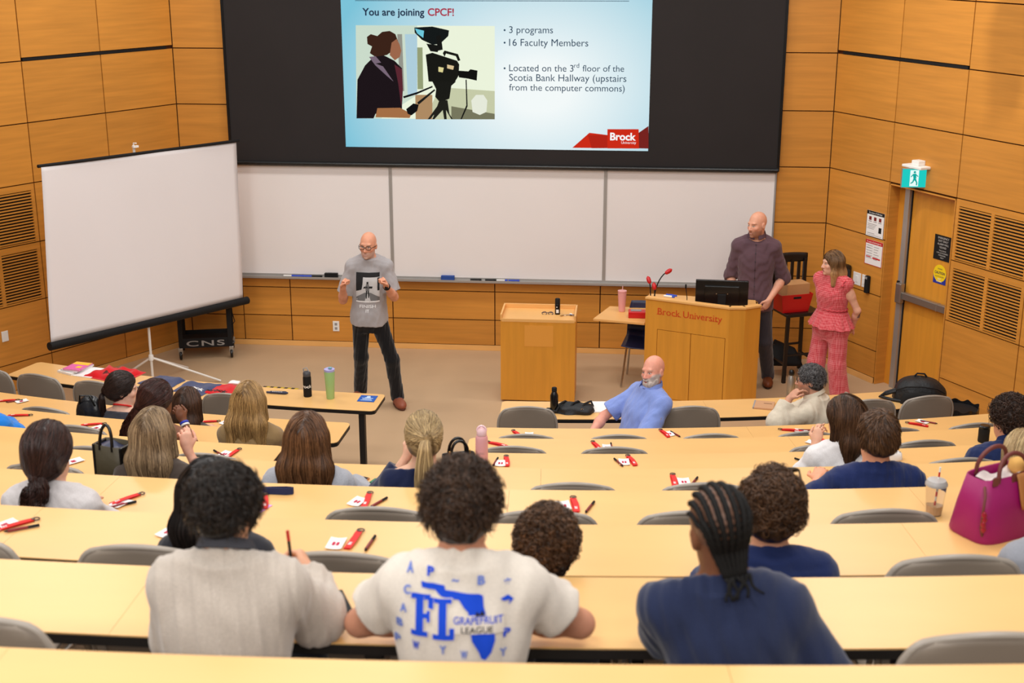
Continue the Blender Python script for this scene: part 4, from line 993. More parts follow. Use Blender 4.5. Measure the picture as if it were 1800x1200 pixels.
mb.add([(.0368 * math.sin((v[0] - w_ / 2) * .055 / .0368 * .9 - .25), -.0368 * math.cos((v[0] - w_ / 2) * .055 / .0368 * .9 - .25), .085 + v[1] * .04) for v in vs], fs); obj('lettering', mb, WHITE_PRINT, b)
p = at_z(581, 700, .74)
b = bottle('insulated_tumbler', 'tall pale green tumbler with lilac lid on the left front desk', p, [('body', [(.032, 0), (.034, .005), (.046, .245), (.045, .25)], mat('sage_green', (160, 196, 126), .45)), ('lid', [(.046, .25), (.047, .258), (.046, .27), (.03, .278)], mat('lilac_lid', (176, 172, 222), .4))])
mb = MB(); mb.tube([(.047 * math.cos(a), .047 * math.sin(a) * .4, .262 + .02 * math.sin(a + 2.2) - .02) for a in [q * PI / 10 for q in range(20)]], .004, 8, closed=True); obj('carry_loop', mb, mat('cream_loop', (226, 206, 176), .5), b, smooth=60)
mb = MB(); mb.box((.012, -.02, .285), (.03, .03, .014)); obj('spout_cover', mb, mat('teal_lid', (120, 170, 186), .4), b, bevel=.004)
p = at_z(974, 724, .74)
bottle('water_bottle', 'black slim water bottle on the right front desk', p, [('body', [(.032, 0), (.034, .006), (.034, .15), (.022, .178), (.019, .185)], GLOSS_BLACK), ('cap', [(.022, .186), (.022, .215), (.019, .22)], MATT_BLACK)])
p = at_z(1389, 695, .74)
b = bottle('steel_bottle', 'brushed steel bottle with black cap beside the man in a cream shirt', p, [('body', [(.034, 0), (.036, .006), (.036, .155), (.024, .18), (.022, .19)], STEEL), ('cap', [(.024, .191), (.026, .2), (.026, .222), (.016, .24)], GLOSS_BLACK)])
p = at_z(847, 822, desk_z(4)); 
PB = mat('blush_pink', (232, 168, 172), .45); PB2 = mat('pale_pink_lid', (240, 200, 204), .4)
b = bottle('water_bottle', 'tall blush pink bottle with a loop cap standing behind the mop-haired man', p, [('body', [(.034, 0), (.037, .006), (.037, .185), (.033, .20), (.031, .205)], PB), ('cap', [(.028, .206), (.030, .212), (.029, .235), (.018, .25)], PB2)])
mb = MB(); mb.tube([(.026 * math.cos(a), 0, .235 + .03 * math.sin(a)) for a in [q * PI / 8 for q in range(9)]], .007, 8); obj('carry_loop', mb, PB2, b, smooth=60)
p = at_z(1728, 776, desk_z(3))
b = bottle('travel_mug', 'squat black travel mug beside the curly-haired man at the right edge', p, [('body', [(.034, 0), (.037, .006), (.037, .09), (.036, .1)], MATT_BLACK), ('lid', [(.038, .1), (.038, .112), (.03, .12)], GLOSS_BLACK)])
# iced coffee
p = at_z(1641, 903, desk_z(6))
CLEAR = mat('clear_cup', (240, 234, 230), .08, .5, trans=.9); CLEAR.node_tree.nodes['Principled BSDF'].inputs['IOR'].default_value = 1.1
b = bottle('iced_coffee', 'clear plastic cup of milky iced coffee beside the magenta bag', p, [('cup', [(.033, 0), (.034, .004), (.046, .14)], CLEAR), ('drink', [(.030, .003), (.0335, .045)], mat('milky_coffee', (206, 164, 112), .3)), ('lid', [(.049, .14), (.049, .148), (.044, .156), (.04, .164), (.012, .167)], mat('frosted_lid', (238, 232, 228), .3, .5, trans=.5))], 'cup')
for i in range(9):
    s0, s1 = i / 9, (i + 1) / 9; f_ = lambda s: (0 + .012 * s, .01 * s, .02 + .20 * s)
    if i == 0: stw = MB()
    stw.tube([f_(s0), f_(s1)], .0042, 8, i % 2)
obj('straw', stw, [WHITE, RED_PL], b)
# ---------------------------------------------------------------- left front desk: books and shirts
bk = [(-.02, .0, .19, .25, .018, PAPER, 'white book at the bottom of the pile on the left front desk'), (.0, .01, .18, .24, .014, mat('pale_grey_cover', (206, 204, 206), .5), 'pale grey book in the middle of the pile on the left front desk'), (.01, .0, .17, .22, .012, mat('pink_cover', (226, 96, 170), .5), 'pink and yellow book on top of the pile on the left front desk')]
c_ = at_z(136, 651, .74); z = .741
for i, (dx, dy, w, h, th, m, lab) in enumerate(bk):
    t = thing('book', lab, 'book', (c_.x + dx, c_.y + dy, z), R(-28 + 8 * i), 'books piled on the left front desk')
    mb = MB(); mb.box((0, 0, th / 2), (w - .006, h - .006, th - .004)); obj('pages', mb, PAPER, t)
    mb = MB(); mb.box((0, 0, th - .0015), (w, h, .003)); mb.box((0, 0, .0015), (w, h, .003)); mb.box((-w / 2, 0, th / 2), (.003, h, th)); cv = obj('cover', mb, m, t)
    if i == 2: mb = MB(); mb.box((0, .07, th + .0006), (w * .98, .07, .001)); mb.box((.03, -.03, th + .0006), (.05, .05, .001)); obj('yellow_band', mb, mat('yellow_cover', (246, 196, 40), .5), cv)
    z += th + .0005
mb = MB(); mb.box((0, 0, .003), (.2, .27, .006)); q = at_z(160, 655, .74); tag(obj('paper_stack', mb, PAPER, loc=(q.x, q.y, .741), rz=R(-15)), 'white papers lying beside the book pile', 'paper')
REDC = mat('red_cotton', (206, 20, 30), .9, .15, bump=.25, bscale=14, sheen=.2); NAVYC = mat('heather_navy_cotton', (66, 74, 108), .9, .15, var=.12, scale=(120, 120, 120), bump=.25, bscale=14, sheen=.2)
rng = random.Random(4)
def folded_shirt(name, lab, px, py, w, d, rz, m, txt, tm, seed, ht=.02, tw=.2, txy=(0, -.05), trz=0):
    c = at_z(px, py, .74); r_ = random.Random(seed); ph = [r_.uniform(0, 6) for _ in range(6)]
    t = thing(name, lab, 'shirt', (c.x, c.y, .742), R(rz))
    def hz(x, y): return ht * (.55 + .3 * math.sin(x * 22 + ph[0]) * math.sin(y * 17 + ph[1]) + .2 * math.sin(x * 41 + y * 30 + ph[2]))
    def fn(u, v):
        x = (u - .5) * w * (1 + .10 * math.sin(v * 5 + ph[3])); y = (v - .5) * d * (1 + .12 * math.sin(u * 5 + ph[4]))
        e = min(1, 9 * min(u, 1 - u), 9 * min(v, 1 - v))
        return (x, y, .001 + max(.002, hz(x, y)) * math.sqrt(max(e, 0)))
    mb = MB(); mb.grid(fn, 30, 24); mb.add([fn(0, 0), fn(1, 0), fn(1, 1), fn(0, 1)], [(0, 1, 2, 3)]); obj('cloth', mb, m, t, smooth=180)
    if txt:
        mb = MB(); rr = Vector((math.cos(R(trz)), math.sin(R(trz)), 0)); uu = Vector((-math.sin(R(trz)), math.cos(R(trz)), 0))
        put_text(mb, txt, (txy[0], txy[1], 0), rr, uu, width=tw, bold=.025)
        mb.v = [(x, y, max(.002, hz(x, y)) + .004) for x, y, _ in mb.v]
        obj('lettering', mb, tm, t)
    return t
folded_shirt('folded_hoodie', 'red hoodie folded on the left front desk beside the books', 202, 659, .42, .32, -20, REDC, 'Brock', GLOSS_BLACK, 1, .055, .16, (-.06, -.09), 0)
folded_shirt('folded_shirt', 'heathered navy t-shirt on the left front desk next to the red hoodie', 285, 672, .33, .30, -24, NAVYC, 'Brock', WHITE_PRINT, 2, .026, .2, (-.14, -.08), 0)
folded_shirt('folded_shirt', 'heathered navy t-shirt on the left front desk, second from the red hoodie', 345, 683, .33, .30, -16, NAVYC, 'Brock', WHITE_PRINT, 3, .028, .2, (-.09, -.07), 0)
folded_shirt('folded_shirt', 'red t-shirt with dark lettering on the left front desk by the empty chair', 395, 686, .28, .28, -14, REDC, 'Brock', GLOSS_BLACK, 5, .028, .2, (-.13, -.1), 0)
mb = MB(); mb.grid(lambda u, v: ((u - .5) * .09, (v - .5) * .07, .02 + .015 * math.sin(u * 4) * math.sin(v * 3.1)), 6, 6); q = at_z(412, 676, .74); tag(obj('white_cloth', mb, PAPER, loc=(q.x, q.y, .742), solid=.01, smooth=180), 'small white folded cloth behind the red t-shirt', 'cloth')
# navy strap with print, blue card
t = thing('wrist_strap', 'short navy strap with white print lying on the left front desk', 'strap', at_z(486, 692, .741), R(-4))
mb = MB(); mb.tube([(-.09, 0, .012), (.08, -.005, .012), (.1, 0, .014), (.08, .01, .016), (-.06, .012, .012)], .009, 8); obj('strap', mb, NAVY_PL, t, smooth=60); mb = MB()
for i in range(6): mb.box((-.03 + .016 * i, -.006, .0225), (.009, .008, .001))
obj('print', mb, WHITE_PRINT, t)
t = thing('desk_label', 'blue accessibility card on the aisle end of the left front desk', 'card', at_z(646, 700.5, .7415), R(-3))
mb = MB(); mb.box((0, 0, .001), (.15, .16, .002)); obj('card', mb, mat('access_blue', (18, 84, 176), .4), t); mb = MB(); mb.lathe([(.018, 0.002), (.018, .003)], (0, .045, 0), 16); 
for i in range(3): mb.box((0, .005 - .025 * i, .0025), (.10 - .02 * (i % 2), .010, .001))
mb.box((0, .02, .0026), (.05, .012, .001)); obj('print', mb, mat('pale_blue_print', (190, 214, 240), .5), t)
# hazard tape on the floor behind the desk
t = thing('floor_tape', 'strip of black and yellow hazard tape on the stage floor', 'tape', at_z(487, 683, .0), R(-2))
mb = MB()
L0 = at_z(458, 681, 0); L1 = at_z(520, 685, 0); dd = (L1 - L0); base = Vector(t.location); n_ = Vector((-dd.y, dd.x, 0)).normalized() * .05
for i in range(10):
    s0, s1 = i / 10, (i + 1) / 10; k_ = .5 / 10
    a, b = L0 + dd * s0 * 1.0, L0 + dd * s1
    mb.add([a - n_, b - n_, b + n_ + dd * k_, a + n_ + dd * k_], [(0, 1, 2, 3)], i % 2)
mb.v = [(x, y, .002) for x, y, z in mb.v]; obj('tape', mb, [MATT_BLACK, mat('hazard_yellow', (210, 180, 30), .6)], t, wc=True)

# ---------------------------------------------------------------- right front desk: bag, paper, notebook
t = thing('shoulder_bag', 'black nylon bag with metal clip lying on the right front desk', 'bag', at_z(1010, 722, .742), R(4))
def lump(name, par, w, d, h, m, seed, amp=.15, c=(0, 0, 0), n=24, sq=3.0):
    r_ = random.Random(seed); ph = [r_.uniform(0, 6) for _ in range(9)]
    mb = MB()
    def fn(u, v):
        a = u * 2 * PI; b = v * PI / 2
        ca, sa = math.cos(a), math.sin(a); rr = (abs(ca) ** sq + abs(sa) ** sq) ** (-1 / sq)
        cb, sb = math.cos(b), math.sin(b); q = (abs(cb) ** sq + abs(sb) ** sq) ** (-1 / sq)
        k = 1 + amp * (math.sin(3 * a + ph[0]) * math.sin(4 * b + ph[1]) + .6 * math.sin(7 * a + ph[2] + 3 * b))
        return (c[0] + w * rr * ca * cb * q * k, c[1] + d * rr * sa * cb * q * k, c[2] + h * sb * q * (1 + amp * .5 * math.sin(2 * a + ph[3])))
    mb.grid(fn, n * 2, n // 2); mb.add([fn(i / 24, 0) for i in range(24)], [tuple(range(24))])
    return obj(name, mb, m, par, smooth=180)
NYL = mat('black_nylon', (26, 27, 30), .55, .4, bump=.5, bscale=40)
lump('body', t, .17, .10, .065, NYL, 3, .12)
for i in range(3):
    mb = MB(); mb.tube([(-.16 + .1 * i, -.08, .02), (-.12 + .1 * i, -.03, .075), (-.08 + .11 * i, .05, .07), (.0 + .08 * i, .10, .01)], .009, 6); obj('strap', mb, MATT_BLACK, t, smooth=60)
mb = MB(); mb.tube([(.045, -.09, .03), (.055, -.10, .055), (.07, -.09, .05), (.06, -.10, .02)], .003, 6, closed=True); obj('carabiner', mb, CHROME, t)
mb = MB(); mb.box((-.19, -.03, .015), (.10, .07, .03)); obj('loose_strap', mb, NYL, t, bevel=.01)
mb = MB(); mb.box((0, 0, .004), (.22, .26, .008)); q = at_z(1062, 716, .74); tag(obj('paper_stack', mb, PAPER, loc=(q.x, q.y, .7415), rz=R(5)), 'white sheets of paper on the right front desk beside the bearded man', 'paper')
t = thing('notebook', 'kraft-brown notebook on the right front desk before the man in cream', 'notebook', at_z(1343, 713, .7415), R(-10))
mb = MB(); mb.box((0, 0, .006), (.17, .19, .012)); obj('cover', mb, mat('kraft', (196, 150, 112), .8), t); mb = MB(); mb.box((-.083, 0, .006), (.012, .19, .014)); obj('spine', mb, GREY_PRINT, t); mb = MB(); mb.box((.03, .03, .0125), (.07, .012, .001)); obj('print', mb, mat('kraft_dark', (120, 84, 60), .8), t)
# backpack on the floor end, bin with black liner
bp = at_z(1612, 700, .42)
t = thing('backpack', 'black padded backpack lying at the right end of the front desk', 'backpack', (bp.x + .03, bp.y + .05, .742 - .0), R(-8))
t.location = (*at_z(1615, 701, .742).xy, .742)
lump('body', t, .22, .16, .20, NYL, 8, .04, n=28, sq=2.6)
mb = MB(); mb.tube([(-.20, -.10, .10), (-.12, -.15, .15), (.0, -.165, .165), (.13, -.15, .15), (.2, -.1, .10)], .006, 8); obj('zip', mb, MATT_BLACK, t, smooth=60)
lump('front_pocket', t, .16, .05, .11, MATT_BLACK, 9, .04, c=(0, -.13, 0))
for s in (0, 1):
    mb = MB(); mb.tube([(-.2, -.02 - .05 * s, .08), (-.28, -.03 - .05 * s, .05), (-.33, -.06, .02), (-.24, -.1, .012), (-.12, -.14, .012)], .014, 8); obj('shoulder_strap', mb, NYL, t, smooth=60)
mb = MB(); mb.tube([(-.05, .02, .2), (-.03, .02, .225), (.03, .02, .225), (.05, .02, .2)], .008, 8); obj('top_handle', mb, MATT_BLACK, t, smooth=60)
wb_ = at_z(1688, 716, .45)
t = thing('waste_bin', 'round waste bin with black liner by the right wall', 'bin', (wb_.x, wb_.y + .05, 0))
mb = MB(); mb.lathe([(.15, 0), (.17, .40), (.172, .42)], n=28); obj('bin', mb, MATT_BLACK, t, smooth=40)
LIN = mat('bin_liner', (24, 24, 26), .25, .5)
mb = MB(); mb.grid(lambda u, v: ((.178 + .005 * math.sin(u * 2 * PI * 14) * (1 - v * .3) + (.006 * math.sin(u * 44) if v > .5 else 0)) * math.cos(u * 2 * PI), (.178 + .005 * math.sin(u * 2 * PI * 14 + 1)) * math.sin(u * 2 * PI), .28 + .17 * v + .012 * math.sin(u * 2 * PI * 9)), 120, 6); obj('liner', mb, LIN, t, solid=.003)
# ---------------------------------------------------------------- bags and odd things in the rows
def handbag(name, lab, p, rz, w, d, h, m, strapm, top=.6, strap_h=.25, straps=2, taper=.85):
    t = thing(name, lab, 'bag', p, rz)
    mb = MB()
    def ring(z, k, dd): return [(w * k * math.copysign(abs(math.cos(a)) ** .45, math.cos(a)), dd * math.copysign(abs(math.sin(a)) ** .45, math.sin(a)), z) for a in [q * PI / 12 for q in range(24)]]
    rs = [ring(0, .96, d), ring(h * .05, 1, d * 1.02), ring(h * .5, (1 + taper) / 2, d * .85), ring(h, taper, d * top)]
    vs = sum(rs, []); fs = [(i * 24 + k, i * 24 + (k + 1) % 24, (i + 1) * 24 + (k + 1) % 24, (i + 1) * 24 + k) for i in range(3) for k in range(24)]; fs.append(tuple(range(23, -1, -1)))
    mb.add(vs, fs); obj('body', mb, m, t, smooth=50, solid=.006)
    for s in range(straps):
        y = (d * top) * (1 if s else -1)
        mb = MB(); pts = [(w * .45 * math.cos(PI - q * PI / 12), y * (1 - .3 * math.sin(q * PI / 12)), h * .92 + strap_h * math.sin(q * PI / 12) ** .7) for q in range(13)]
        mb.tube(pts, .008, 8); obj('handle', mb, strapm, t, smooth=60)
    return t
MAG = mat('magenta_nylon', (150, 14, 92), .5, .45, bump=.3, bscale=9); TANL = mat('tan_leather', (178, 116, 60), .55, .4); BRNL = mat('brown_leather', (110, 52, 46), .5, .4)
q = at_z(1752, 940, desk_z(7))
t = handbag('tote_bag', 'magenta nylon bag with tan leather flap standing on the seventh desk', (q.x + .01, q.y + .06, desk_z(7) + .002), R(33), .172, .105, .21, MAG, BRNL, .55, .09, 2, .84); t.scale = (1.0, 1.0, 1.14)
mb = MB(); mb.grid(lambda u, v: ((u - .5) * .10 * (1 - .15 * v ** 6) + .055, -.060 - .042 * v ** .7 - .004, .215 - .115 * v), 8, 10); obj('flap', mb, TANL, t, solid=.006, smooth=60)
mb = MB(); mb.lathe([(.007, -.002), (.008, 0), (.004, .004)], (.055, -.112, .115), 12, M=Matrix.Rotation(PI / 2, 4, 'X')); obj('snap', mb, mat('gold', (212, 170, 90), .3, metal=.9), t)
for bx_, bz_, bs_ in ((.0, .195, (.035, .006, .05)), (-.1, .205, (.03, .006, .03))):
    mb = MB(); mb.box((bx_, -.064, bz_), bs_); obj('handle_tab', mb, BRNL, t, bevel=.003)
mb = MB(); mb.tube([(-.14, -.05, .19), (-.165, -.08, .17), (-.175, -.085, .10), (-.17, -.08, .06), (-.16, -.08, .03)], .005, 6); obj('side_strap', mb, BRNL, t, smooth=60)
mb = MB()
for i in range(4): mb.lathe([(.004, -.012), (.011, 0), (.004, .012)], (-.172 + .004 * (i % 2), -.09, .11 - .017 * i), 10)
obj('charm', mb, mat('dark_red_bead', (150, 20, 40), .3), t, smooth=60)
mb = MB(); mb.grid(lambda u, v: ((u - .5) * .2, (v - .5) * .07, .195 + .015 * math.sin(u * 9) * math.cos(v * 6)), 10, 6); obj('lining', mb, mat('pale_lining', (214, 200, 196), .8), t, smooth=180)
mb = MB(); mb.lathe([(.02, 0), (.035, .02), (.03, .05), (.01, .06)], (0, 0, 0), 14); c_ = t.matrix_basis @ Vector((.08, .0, .19)); tag(obj('bread_roll', mb, mat('bread', (222, 170, 90), .8), loc=c_, smooth=180), 'golden snack bag peeking out of the magenta bag', 'snack')
OLV = mat('olive_leather', (70, 62, 44), .5, .4, bump=.2, bscale=30)
q = at_r(202, 815, ROW_R[5] + DESK_D + .16)
t = handbag('tote_bag', 'olive and black leather tote hung upright beside the long-haired girl', (q.x, q.y, at_r(202, 836, ROW_R[5] + DESK_D + .16).z - .10), R(-18), .085, .07, .28, OLV, GLOSS_BLACK, .8, .13, 1, 1.0)
mb = MB(); mb.box((-.083, 0, .14), (.016, .11, .28)); obj('side_panel', mb, GLOSS_BLACK, t, bevel=.006); mb = MB(); mb.box((.083, 0, .14), (.016, .11, .28)); obj('side_panel', mb, GLOSS_BLACK, t, bevel=.006)
mb = MB(); mb.grid(lambda u, v: ((u - .5) * .15, (v - .5) * .09, .265 + .01 * math.sin(u * 7)), 6, 4); obj('top_lining', mb, NAVY_PL, t, smooth=180)
q = at_r(160, 718, ROW_R[2] + DESK_D + .22)
t = thing('leather_bag', 'shiny black bag on the chair behind the woman with the long dark ponytail', 'bag', (q.x, q.y, tier(2) + .76), R(-12))
lump('body', t, .12, .09, .30, mat('black_leather', (22, 22, 26), .3, .5, bump=.3, bscale=20), 12, .06, sq=2.6)
mb = MB(); mb.tube([(-.06, -.05, .25), (-.03, -.08, .33), (.04, -.06, .33), (.07, -.05, .25)], .007, 8); obj('handle', mb, GLOSS_BLACK, t, smooth=60)
q = at_r(806, 805, ROW_R[5] + DESK_D - .02)
t = handbag('handbag', 'black handbag with gold hardware right of the blonde ponytail', (q.x, q.y + .0, at_r(800, 812, ROW_R[5] + DESK_D - .02).z - .235), R(20), .10, .06, .28, GLOSS_BLACK, GLOSS_BLACK, .5, .10, 2, .8)
mb = MB()
for sx in (-.05, .05): mb.tube([(sx, -.03, .26), (sx, -.03, .31)], .006, 8)
mb.tube([(-.08, -.035, .275), (.08, -.035, .275)], .005, 8); obj('hardware', mb, mat('gold', (212, 170, 90), .3, metal=.9), t)
def phone(lab, k, px, py, rz, m=None):
    p = at_z(px, py, desk_z(k)); t = thing('smartphone', lab, 'phone', (p.x, p.y, desk_z(k) + .001), R(rz))
    mb = MB(); mb.box((0, 0, .004), (.072, .148, .008)); obj('body', mb, m or GLOSS_BLACK, t, bevel=.003)
    mb = MB(); mb.box((0, 0, .0082), (.066, .14, .0006)); obj('glass', mb, mat('phone_glass', (12, 12, 16), .55, .2), t)
phone('dark phone lying right of the oatmeal sweater sleeve', 8, 591, 1062, 25)
phone('phone in a tan case by the sleeve of the brown-haired girl in grey', 5, 626, 848, -25, mat('tan_case', (190, 120, 70), .5))
# green key holder with black strap
t = thing('key_holder', 'green key pouch on a black strap beside the blonde ponytail girl', 'keys', (*at_z(664, 847, desk_z(5)).xy, desk_z(5) + .002), R(-20))
mb = MB(); mb.box((0, -.02, .008), (.045, .06, .014)); obj('pouch', mb, mat('green_plastic', (20, 116, 80), .4), t, bevel=.004)
mb = MB(); mb.tube([(0, .01, .01), (.02, .05, .03), (.05, .07, .02), (.07, .05, .012), (.04, .03, .012), (.02, .06, .01)], .006, 6); obj('strap', mb, MATT_BLACK, t, smooth=60)
# navy cloth strap loop on the sixth desk, lilac card
t = thing('fabric_strap', 'navy fabric strap folded in a loop on the sixth desk', 'strap', (*at_z(492, 868, desk_z(6)).xy, desk_z(6) + .001), R(4))
mb = MB()
pts = [(-.09, .0), (.03, -.012), (.06, -.006), (.062, .006), (.03, .012), (-.09, .006)]
vs = [(x, y, 0) for x, y in pts] + [(x, y, .032) for x, y in pts]; mb.add(vs, [(i, i + 1, i + 7, i + 6) for i in range(5)]); obj('strap', mb, mat('navy_webbing', (24, 34, 78), .8), t, solid=.004)
t = thing('welcome_card', 'lilac card under a red lanyard right of the dark-haired man', 'card', (*at_z(459, 893, desk_z(6)).xy, desk_z(6) + .001), R(-20))
mb = MB(); mb.box((0, 0, .001), (.06, .09, .002)); obj('card', mb, mat('lilac_paper', (220, 160, 220), .7), t)
kit('L', 6, 466, 884, 15, 'dark red lanyard lying on the lilac card')
# small white pouch right of the boy
t = thing('pencil_pouch', 'small white pouch right of the boy in the navy t-shirt', 'pouch', (*at_z(1570, 806, desk_z(4)).xy, desk_z(4) + .001), R(12))
lump('body', t, .055, .035, .05, PAPER, 22, .06); mb = MB(); mb.tube([(-.04, -.01, .045), (.04, -.01, .045)], .003, 6); obj('zip', mb, GREY_PRINT, t)
# paper sleeve / pen on hand are with their holder
# ---------------------------------------------------------------- bodies: smooth implicit surfaces turned into one continuous mesh
f32 = np.float32
def A3(p): return np.array([p[0], p[1], p[2]], f32)
def s_cone(a, b, ra, rb=None):
    a = A3(a); b = A3(b); rb = ra if rb is None else rb; ba = b - a; L2 = max(float(ba @ ba), 1e-9)
    def fn(P):
        d = P - a; t = np.clip((d @ ba) / L2, 0, 1)
        return np.sqrt(((d - t[:, None] * ba) ** 2).sum(1)) - (ra + (rb - ra) * t)
    return fn
def s_ell(c, r, M=None):
    c = A3(c); r = A3(r); Rm = None if M is None else np.array(M.to_3x3(), f32)
    def fn(P):
        d = P - c
        if Rm is not None: d = d @ Rm
        k0 = np.sqrt(((d / r) ** 2).sum(1)); k1 = np.sqrt(((d / (r * r)) ** 2).sum(1))
        return k0 * (k0 - 1) / np.maximum(k1, 1e-6)
    return fn
def s_loft(o, M, prof, inf=0.0, wob=None):
    """elliptical section body along local Z of frame M at o; prof rows (z, half width, half depth, y shift)"""
    o = A3(o); Rm = np.array(M.to_3x3(), f32); pr = np.array([(tuple(q) + (0,))[:4] for q in prof], f32)
    zz = np.linspace(pr[0, 0] - .06, pr[-1, 0] + .06, 260); kk = np.ones(27) / 27     # round the profile
    sm_ = [zz] + [np.convolve(np.convolve(np.pad(np.interp(zz, pr[:, 0], pr[:, c]), 26, 'edge'), kk, 'valid'), kk, 'valid') for c in (1, 2, 3)]; z0_, z1_ = pr[0, 0], pr[-1, 0]; pr = np.stack(sm_, 1).astype(f32)
    def fn(P):
        d = (P - o) @ Rm; z = d[:, 2]
        w = np.interp(z, pr[:, 0], pr[:, 1]) + inf; dp = np.interp(z, pr[:, 0], pr[:, 2]) + inf; ys = np.interp(z, pr[:, 0], pr[:, 3])
        x = d[:, 0]; y = d[:, 1] - ys
        k0 = np.sqrt((x / w) ** 2 + (y / dp) ** 2); k1 = np.sqrt((x / w ** 2) ** 2 + (y / dp ** 2) ** 2)
        r = k0 * (k0 - 1) / np.maximum(k1, 1e-5)
        e = np.maximum(z0_ - inf - z, z - z1_ - inf)
        m = np.maximum(r, e); both = (r > 0) & (e > 0); m[both] = np.sqrt(r[both] ** 2 + e[both] ** 2)
        return m.astype(f32)
    return fn
def s_plane(p, n):          # negative on the side the normal points away from
    p = A3(p); n = A3(n); n = n / np.linalg.norm(n)
    return lambda P: (P - p) @ n
def smin(a, b, k):
    if k <= 0: return np.minimum(a, b)
    h = np.maximum(k - np.abs(a - b), 0) / k
    return np.minimum(a, b) - h * h * k * 0.25
class SDF:
    def __init__(s): s.ops = []; s.disp = None
    def add(s, fn, k=0.02): s.ops.append(('u', fn, k)); return s
    def cut(s, fn, k=0.0): s.ops.append(('c', fn, k)); return s     # remove where fn<0
    def keep(s, fn, k=0.0): s.ops.append(('i', fn, k)); return s    # keep where fn<0
    def __call__(s, P):
        d = None
        for op, fn, k in s.ops:
            v = fn(P)
            if d is None: d = v
            elif op == 'u': d = smin(d, v, k)
            elif op == 'c': d = -smin(-d, v, k)
            else: d = -smin(-d, -v, k)
        if s.disp is not None: d = d + s.disp(P)
        return d
def wrinkle(amp, fr, seed, aniso=(1, 1, 1)):
    r_ = np.random.RandomState(seed); W = (r_.normal(size=(5, 3)) * fr * np.array(aniso)).astype(f32); ph = r_.uniform(0, 6.28, 5).astype(f32)
    def fn(P):
        q = P @ W.T + ph
        return (amp * (np.sin(q[:, 0] + 1.3 * np.sin(q[:, 1])) * 0.6 + 0.4 * np.sin(q[:, 2] + np.sin(q[:, 3])) * np.sin(q[:, 4]))).astype(f32)
    return fn
def nets(fn, lo, hi, h, B=6):
    lo = np.array(lo, float); n = (np.ceil((np.array(hi, float) - lo) / h / B).astype(int)) * B; nb = n // B
    ax = [lo[i] + (np.arange(nb[i]) + .5) * B * h for i in range(3)]
    G = np.stack(np.meshgrid(*ax, indexing='ij'), -1).reshape(-1, 3).astype(f32)
    d = fn(G).reshape(nb)
    act = np.abs(d) < B * h * 0.87 * 1.55 + 0.012
    V = np.where(d < 0, -1.0, 1.0).astype(f32)
    up = lambda a: np.repeat(np.repeat(np.repeat(a, B, 0), B, 1), B, 2)
    D = np.ones(n + 1, f32); D[:-1, :-1, :-1] = up(V)
    m = np.zeros(n + 1, bool); u = up(act)
    for i in (0, 1):
        for j in (0, 1):
            for k in (0, 1): m[i:n[0] + i, j:n[1] + j, k:n[2] + k] |= u
    idx = np.argwhere(m); P = (lo + idx * h).astype(f32); vals = np.empty(len(P), f32)
    for s in range(0, len(P), 200000): vals[s:s + 200000] = fn(P[s:s + 200000])
    D[m] = vals
    S = D < 0
    cnt = np.zeros(n, np.int8)
    for i in (0, 1):
        for j in (0, 1):
            for k in (0, 1): cnt += S[i:n[0] + i, j:n[1] + j, k:n[2] + k]
    cells = np.argwhere((cnt > 0) & (cnt < 8)); M = len(cells)
    if M == 0: return np.zeros((0, 3)), np.zeros((0, 4), int)
    acc = np.zeros((M, 3)); num = np.zeros(M)
    cor = [(0, 0, 0), (1, 0, 0), (0, 1, 0), (1, 1, 0), (0, 0, 1), (1, 0, 1), (0, 1, 1), (1, 1, 1)]
    cv = [D[cells[:, 0] + a, cells[:, 1] + b, cells[:, 2] + c] for a, b, c in cor]
    for a in range(8):
        for ax_ in range(3):
            if cor[a][ax_]: continue
            bq = list(cor[a]); bq[ax_] = 1; b = cor.index(tuple(bq)); va, vb = cv[a], cv[b]; cr = (va < 0) != (vb < 0)
            t = np.where(cr, va / np.where(cr, va - vb, 1), 0); q = np.array(cor[a], float)[None].repeat(M, 0); q[:, ax_] += t
            acc[cr] += q[cr]; num[cr] += 1
    vert = lo + (cells + acc / num[:, None]) * h
    ix = -np.ones(n, np.int32); ix[tuple(cells.T)] = np.arange(M)
    F = []
    sl = [slice(1, None)] * 3
    for ax_ in range(3):
        o1, o2 = [(1, 2), (2, 0), (0, 1)][ax_]
        rng_ = [slice(1, n[i]) for i in range(3)]; rng_[ax_] = slice(0, n[ax_])
        a = S[tuple(rng_)]; r2 = list(rng_); r2[ax_] = slice(1, n[ax_] + 1); b = S[tuple(r2)]
        e = np.argwhere(a != b)
        if len(e) == 0: continue
        base = e.copy(); 
        for i in range(3):
            if i != ax_: base[:, i] += 1
        sgn = a[tuple(e.T)]
        def cell(d1, d2):
            q = base.copy(); q[:, o1] -= d1; q[:, o2] -= d2; return ix[tuple(q.T)]
        Q = np.stack([cell(1, 1), cell(0, 1), cell(0, 0), cell(1, 0)], 1)
        Q[~sgn] = Q[~sgn][:, ::-1]; F.append(Q)
    F = np.concatenate(F); F = F[(F >= 0).all(1)]
    return vert, F
